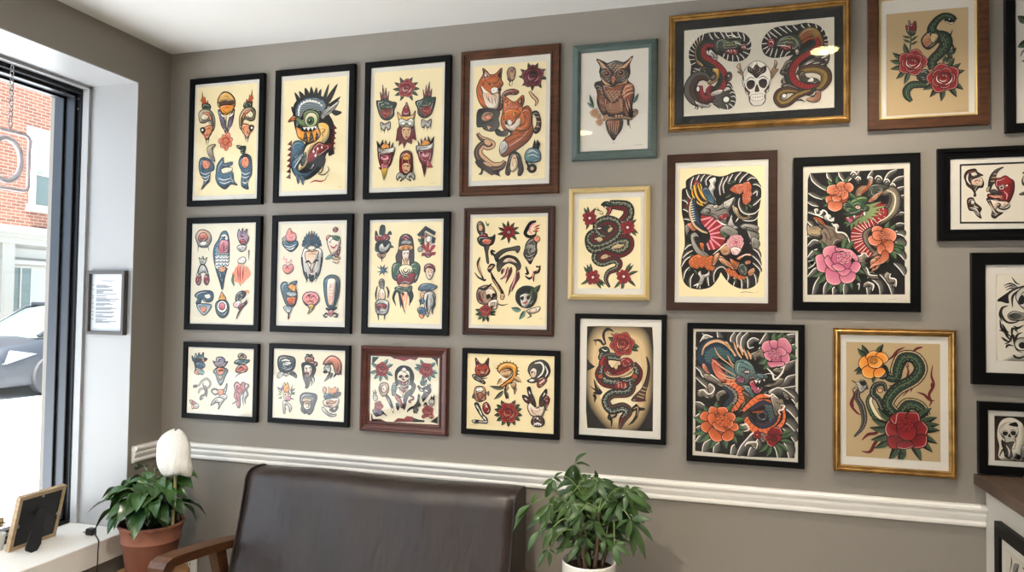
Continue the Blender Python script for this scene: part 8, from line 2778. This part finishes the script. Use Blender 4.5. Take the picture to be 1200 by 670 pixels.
# ------------------------------------------------------------------ wall outlet
ot = thing('wall_outlet', 'white double wall outlet low on the wall behind the sofa arm', 'outlet', (-2.022, 0, .36))
bm = bmesh.new(); box(bm, -.036, .036, -.006, 0, 0, .116, .002); build('cover_plate', bm, M['plastic_white'], ot)
for z in (.034, .082):
    bm = bmesh.new(); lathe(bm, [(.016,0),(.016,.003),(.0,.0035)], 20, cap1=False); bmesh.ops.transform(bm, matrix=Matrix.Translation((0, -.006, z)) @ Matrix.Rotation(R(90), 4, 'X'), verts=bm.verts)
    f_ = build('socket', bm, M['plastic_white'], ot)
    bm = bmesh.new()
    for x in (-.006, .006): box(bm, x-.0012, x+.0012, -.0102, -.0088, z-.002, z+.008)
    box(bm, -.002, .002, -.0102, -.0088, z-.011, z-.006); build('slot', bm, M['slot'], f_)

# ------------------------------------------------------------------ ceiling downlights, rear ones added for fill
LAMPS = [(.425,-.62),(-.737,-1.71),(-1.985,-2.85),(-1.5,-3.95)]  # front pair seen reflected in picture glass; rear pair added unseen for fill
for i, (x, y) in enumerate(LAMPS):
    lp = thing('ceiling_or_fill_light', 'round recessed warm ceiling downlight, those behind the camera added as fill', 'ceiling light', (x, y, H), (0, 0, 0), 'ceiling downlights')
    bm = bmesh.new(); lathe(bm, [(.052,-.001),(.068,-.001),(.07,-.004),(.066,-.007),(.052,-.003)], 40, cap0=False, cap1=False); build('trim_ring', bm, M['lamp_trim'], lp)
    bm = bmesh.new(); lathe(bm, [(0,-.0025),(.052,-.0025)], 40, cap0=False, cap1=False); build('lens', bm, M['lens'], lp)
    sp_ = bpy.data.lights.new('downlight', 'SPOT'); sp_.energy = (36, 85, 100, 100)[i]; sp_.color = (1, .88, .72); sp_.spot_size = R(150); sp_.spot_blend = .8; sp_.shadow_soft_size = .012
    so_ = bpy.data.objects.new('downlight_beam', sp_); COL.objects.link(so_); so_.parent = lp; so_.location = (0, 0, -.004)

# ------------------------------------------------------------------ street outside
GZ = -.18
def brick_material():
    m = bpy.data.materials.new('red brick'); m.use_nodes = True; nt = m.node_tree; b = nt.nodes['Principled BSDF']; b.inputs['Roughness'].default_value = .85
    tc = nt.nodes.new('ShaderNodeTexCoord'); mp = nt.nodes.new('ShaderNodeMapping'); mp.inputs['Rotation'].default_value = (R(90), 0, R(90))
    mp = nt.nodes.new('ShaderNodeSeparateXYZ'); cb = nt.nodes.new('ShaderNodeCombineXYZ')
    nt.links.new(tc.outputs['Object'], mp.inputs[0]); nt.links.new(mp.outputs['Y'], cb.inputs['X']); nt.links.new(mp.outputs['Z'], cb.inputs['Y'])
    br = nt.nodes.new('ShaderNodeTexBrick'); br.inputs['Scale'].default_value = 1; br.inputs['Brick Width'].default_value = .21; br.inputs['Row Height'].default_value = .07; br.inputs['Mortar Size'].default_value = .008
    br.inputs['Color1'].default_value = rgb(132,84,66); br.inputs['Color2'].default_value = rgb(112,68,54); br.inputs['Mortar'].default_value = rgb(150,134,120)
    nt.links.new(cb.outputs[0], br.inputs['Vector']); nt.links.new(br.outputs['Color'], b.inputs['Base Color']); return m
M['brick'] = brick_material()
M['ext_white'] = material('cream painted stone', rgb(150,148,142), .7)
M['ext_glass'] = material('shopfront glass', rgb(92,104,102), .1)
M['blind'] = material('pale window blind', rgb(150,156,156), .8)
M['asphalt'] = material('sunlit road', rgb(190,191,192), .9, bump=(20,.2,6,(1,1,1)), vary=(rgb(168,169,170), 1.2, (1,.25,1)))
M['paving'] = material('pale pavement', rgb(196,192,184), .9)
room_box('street_ground', M['asphalt'], (-16, XO-.02, -12, 26, GZ-.2, GZ))
room_box('pavement', M['paving'], (-16, -12.9, -12, 26, GZ, GZ+.12))
bd = thing('street_building', 'red brick building with white shopfront across the street', 'building', (-14.5, 9.5, GZ+.12))
def bpart(name, mat, *bx, parent=None):
    bm = bmesh.new()
    for q in bx: box(bm, q[0]+14.5, q[1]+14.5, q[2]-9.5, q[3]-9.5, q[4]-GZ-.12, q[5]-GZ-.12)
    o = build(name, bm, mat, parent or bd); return o
bpart('brick_wall', M['brick'], (-15.4,-14.5, -6, 24, 2.9, 10.5))
bpart('shopfront', M['ext_white'], (-15.4,-14.62, -6, 24, GZ+.12, 2.95))
bpart('cornice', M['ext_white'], (-14.6,-14.30, -6, 24, 2.93, 3.08), (-14.6,-14.36, -6, 24, 2.84, 2.93), (-14.6,-14.42, -6, 24, 2.70, 2.84), (-14.62,-14.5, -6, 24, 2.26, 2.36))
for y in (4.5, 6.75, 9.03, 11.3, 13.6, 15.9): bpart('pilaster', M['ext_white'], (-14.62,-14.46, y-.14, y+.14, GZ+.12, 2.72))
for y in (4.5, 6.75, 9.03, 11.3, 13.6):
    f_ = bpart('transom_panel', M['ext_white'], (-14.62,-14.57, y+.22, y+2.06, 2.42, 2.62))
    w_ = bpart('shop_window', M['ext_white'], (-14.60,-14.56, y+.15, y+.2, .70, 2.25), (-14.60,-14.56, y+2.1, y+2.15, .70, 2.25), (-14.60,-14.56, y+.15, y+2.15, .70, .78), (-14.60,-14.56, y+.15, y+2.15, 2.19, 2.25), (-14.60,-14.57, y+.36, y+.40, .78, 2.19))
    bpart('pane', M['ext_glass'], (-14.605,-14.59, y+.2, y+2.1, .78, 2.19), parent=w_); bpart('blind', M['blind'], (-14.59,-14.58, y+.62, y+2.05, .95, 2.19), parent=w_)
for y in (1.2, 3.85, 6.5, 9.49, 12.2, 14.9):
    w_ = bpart('window', M['ext_white'], (-14.52,-14.44, y-.02, y+.1, 3.6, 5.02), (-14.52,-14.44, y+1.0, y+1.12, 3.6, 5.02), (-14.52,-14.46, y+.05, y+1.05, 4.27, 4.33), (-14.52,-14.46, y+.05, y+1.05, 4.95, 5.02), (-14.52,-14.38, y-.08, y+1.18, 3.44, 3.6), (-14.52,-14.44, y-.12, y+1.22, 5.02, 5.32))
    bpart('pane', M['ext_glass'], (-14.515,-14.49, y+.1, y+1.0, 3.6, 4.27), parent=w_); bpart('blind', M['blind'], (-14.49,-14.485, y+.1, y+1.0, 4.33, 4.95), parent=w_)

# grey car parked across the street, front end to the left
M['car'] = material('grey car paint', rgb(30,34,41), .45, .1, coat=.15)
M['car_glass'] = material('car window glass', rgb(96,112,106), .05)
M['tyre'] = material('black tyre', rgb(42,42,44), .8)
M['rim'] = material('alloy wheel', rgb(172,174,178), .3, .8)
M['headlamp'] = material('clear headlamp', rgb(120,126,132), .15)
M['grille'] = material('dark grille', rgb(36,38,42), .4)
CY, CX, CW = 6.14, -12.18, 1.8     # nose position along the street, middle line, width
car = thing('car', 'grey car parked across the street, nose to the left', 'car', (CX, CY+2.2, GZ))
def cw(bm): bmesh.ops.translate(bm, vec=(0, -2.2, 0), verts=bm.verts); return bm
def sect(y, rows):
    """ring of a cross section at y; rows = (half width, height) from the sill up to the middle"""
    return [(-w, y, z) for w, z in rows]+[(w, y, z) for w, z in rows[::-1]]
secs = [sect(.00, [(.55,.30),(.62,.42),(.64,.56),(.60,.66),(.45,.70),(.2,.71)]), sect(.12, [(.74,.22),(.80,.42),(.82,.60),(.78,.74),(.6,.79),(.25,.81)]), sect(.45, [(.84,.2),(.88,.42),(.89,.64),(.85,.84),(.66,.90),(.25,.93)]), sect(1.0, [(.88,.22),(.9,.45),(.91,.70),(.87,.92),(.7,.98),(.25,1.02)]),
        sect(1.4, [(.88,.22),(.9,.45),(.92,.74),(.88,.97),(.72,1.04),(.25,1.07)]), sect(2.2, [(.88,.22),(.9,.45),(.92,.76),(.89,1.0),(.8,1.04),(.25,1.06)]), sect(3.4, [(.88,.22),(.9,.45),(.92,.78),(.88,1.03),(.8,1.06),(.25,1.08)]), sect(4.2, [(.85,.25),(.88,.45),(.9,.8),(.86,1.06),(.78,1.1),(.25,1.12)]), sect(4.5, [(.7,.32),(.78,.5),(.8,.8),(.76,1.02),(.66,1.06),(.2,1.08)])]
bm = bmesh.new(); rr = [[bm.verts.new(c) for c in s] for s in secs]
for a, b in zip(rr, rr[1:]):
    for k in range(len(a)): bm.faces.new((a[k], a[(k+1) % len(a)], b[(k+1) % len(a)], b[k])).smooth = True
bm.faces.new(rr[0]); bm.faces.new(rr[-1][::-1]); cb_ = build('body', cw(bm), M['car'], car)
bm = bmesh.new(); rr = [[bm.verts.new(c) for c in s] for s in (sect(1.05, [(.74,1.0),(.70,1.02),(.3,1.03)]), sect(1.95, [(.80,1.0),(.66,1.50),(.3,1.55)]), sect(2.6, [(.82,1.02),(.66,1.58),(.3,1.62)]), sect(3.6, [(.82,1.04),(.66,1.56),(.3,1.60)]), sect(4.35, [(.76,1.06),(.62,1.2),(.3,1.24)]))]
for a, b in zip(rr, rr[1:]):
    for k in range(len(a)): bm.faces.new((a[k], a[(k+1) % len(a)], b[(k+1) % len(a)], b[k])).smooth = True
bm.faces.new(rr[0]); bm.faces.new(rr[-1][::-1]); build('cabin_windows', cw(bm), M['car_glass'], car)
bm = bmesh.new()
tube(bm, [(.72, 1.1, 1.03), (.66, 1.98, 1.53), (.64, 2.6, 1.60), (.64, 3.6, 1.58), (.64, 4.3, 1.24)], .035, 8); tube(bm, [(-.72, 1.1, 1.03), (-.66, 1.98, 1.53), (-.64, 2.6, 1.60), (-.64, 3.6, 1.58), (-.64, 4.3, 1.24)], .035, 8)
box(bm, -.62, .62, 2.05, 3.6, 1.565, 1.635, .02); tube(bm, [(.84, 2.35, 1.03), (.67, 2.35, 1.57)], .03, 6); tube(bm, [(.84, 3.2, 1.05), (.67, 3.2, 1.56)], .03, 6)
build('roof', cw(bm), M['car'], car)
for s2 in (-1, 1):
    bm = bmesh.new(); f0 = [(s2*.90, .95, .74), (s2*.89, .42, .60), (s2*.74, .13, .58), (s2*.62, .09, .64), (s2*.76, .16, .74), (s2*.86, .5, .82)]
    A = [bm.verts.new((x+s2*.012, y-.012, z)) for x, y, z in f0]; B = [bm.verts.new((x-s2*.05, y+.05, z)) for x, y, z in f0]
    bm.faces.new(A); bm.faces.new(B[::-1])
    for k in range(6): bm.faces.new((A[k], B[k], B[(k+1) % 6], A[(k+1) % 6]))
    build('headlamp', cw(bm), M['headlamp'], car)
    bm = bmesh.new(); box(bm, s2*.66-.1, s2*.66+.1, .03, .14, .33, .41, .02); build('fog_lamp', cw(bm), M['grille'], car)
bm = bmesh.new(); box(bm, -.5, .5, -.012, .06, .46, .62, .02); box(bm, -.55, .55, -.005, .06, .26, .38, .02); build('grille', cw(bm), M['grille'], car)
for y in (1.24, 3.66):
    for s2 in (-1, 1):
        bm = bmesh.new(); L_ = [(.20, -.10), (.33, -.10), (.36, -.07), (.36, .07), (.33, .10), (.20, .10)]; lathe(bm, L_, 32)
        bmesh.ops.transform(bm, matrix=Matrix.Translation((s2*.83, y-2.2, .36)) @ Matrix.Rotation(R(90), 4, 'Y'), verts=bm.verts); w_ = build('wheel', bm, M['tyre'], car)
        bm = bmesh.new(); lathe(bm, [(.22, -.03), (.22, .0), (.05, .02), (.0, .03)], 32, cap1=False)
        for k in range(7):
            a = 2*math.pi*k/7; cyl(bm, (.04*math.cos(a), .04*math.sin(a), .03), (.21*math.cos(a), .21*math.sin(a), .025), .018, 6)
        bmesh.ops.transform(bm, matrix=Matrix.Translation((s2*.92, y-2.2, .36)) @ Matrix.Rotation(R(90*s2), 4, 'Y'), verts=bm.verts); build('rim', bm, M['rim'], w_)

# ------------------------------------------------------------------ light
w = bpy.data.worlds.new('World'); SC.world = w; w.use_nodes = True
bg = w.node_tree.nodes['Background']; bg.inputs['Color'].default_value = (.72, .86, 1.0, 1); bg.inputs['Strength'].default_value = 1.3
sun = bpy.data.lights.new('sun', 'SUN'); sun.energy = 23; sun.angle = R(.6); sun.color = (1, .985, .965)
so_ = bpy.data.objects.new('sun', sun); COL.objects.link(so_); so_.rotation_euler = Vector((-.06, .45, -.88)).to_track_quat('-Z', 'Y').to_euler()

# ------------------------------------------------------------------ camera
cam = bpy.data.cameras.new('camera'); co = bpy.data.objects.new('camera', cam); COL.objects.link(co); SC.camera = co
cam.sensor_width = 36; cam.lens = 36*821.2249/1200; cam.clip_start = .05; cam.clip_end = 200
yaw, pitch, roll = R(15.93992), R(1.64245), R(.78118)
fw = Vector((-math.sin(yaw)*math.cos(pitch), math.cos(yaw)*math.cos(pitch), math.sin(pitch))); rt = Vector((math.cos(yaw), math.sin(yaw), 0)); up = rt.cross(fw)
r2 = rt*math.cos(roll)+up*math.sin(roll); u2 = -rt*math.sin(roll)+up*math.cos(roll)
mx = Matrix((r2, u2, -fw)).transposed().to_4x4(); mx.translation = (0, -2.4, 1.5); co.matrix_world = mx
SC.view_settings.view_transform = 'Standard'; SC.view_settings.look = 'None'; SC.view_settings.exposure = 1.22; SC.view_settings.gamma = 1
SC.view_settings.use_curve_mapping = False
SC.cycles.sample_clamp_indirect = 60; SC.cycles.max_bounces = 10; SC.cycles.diffuse_bounces = 5; SC.cycles.transparent_max_bounces = 12
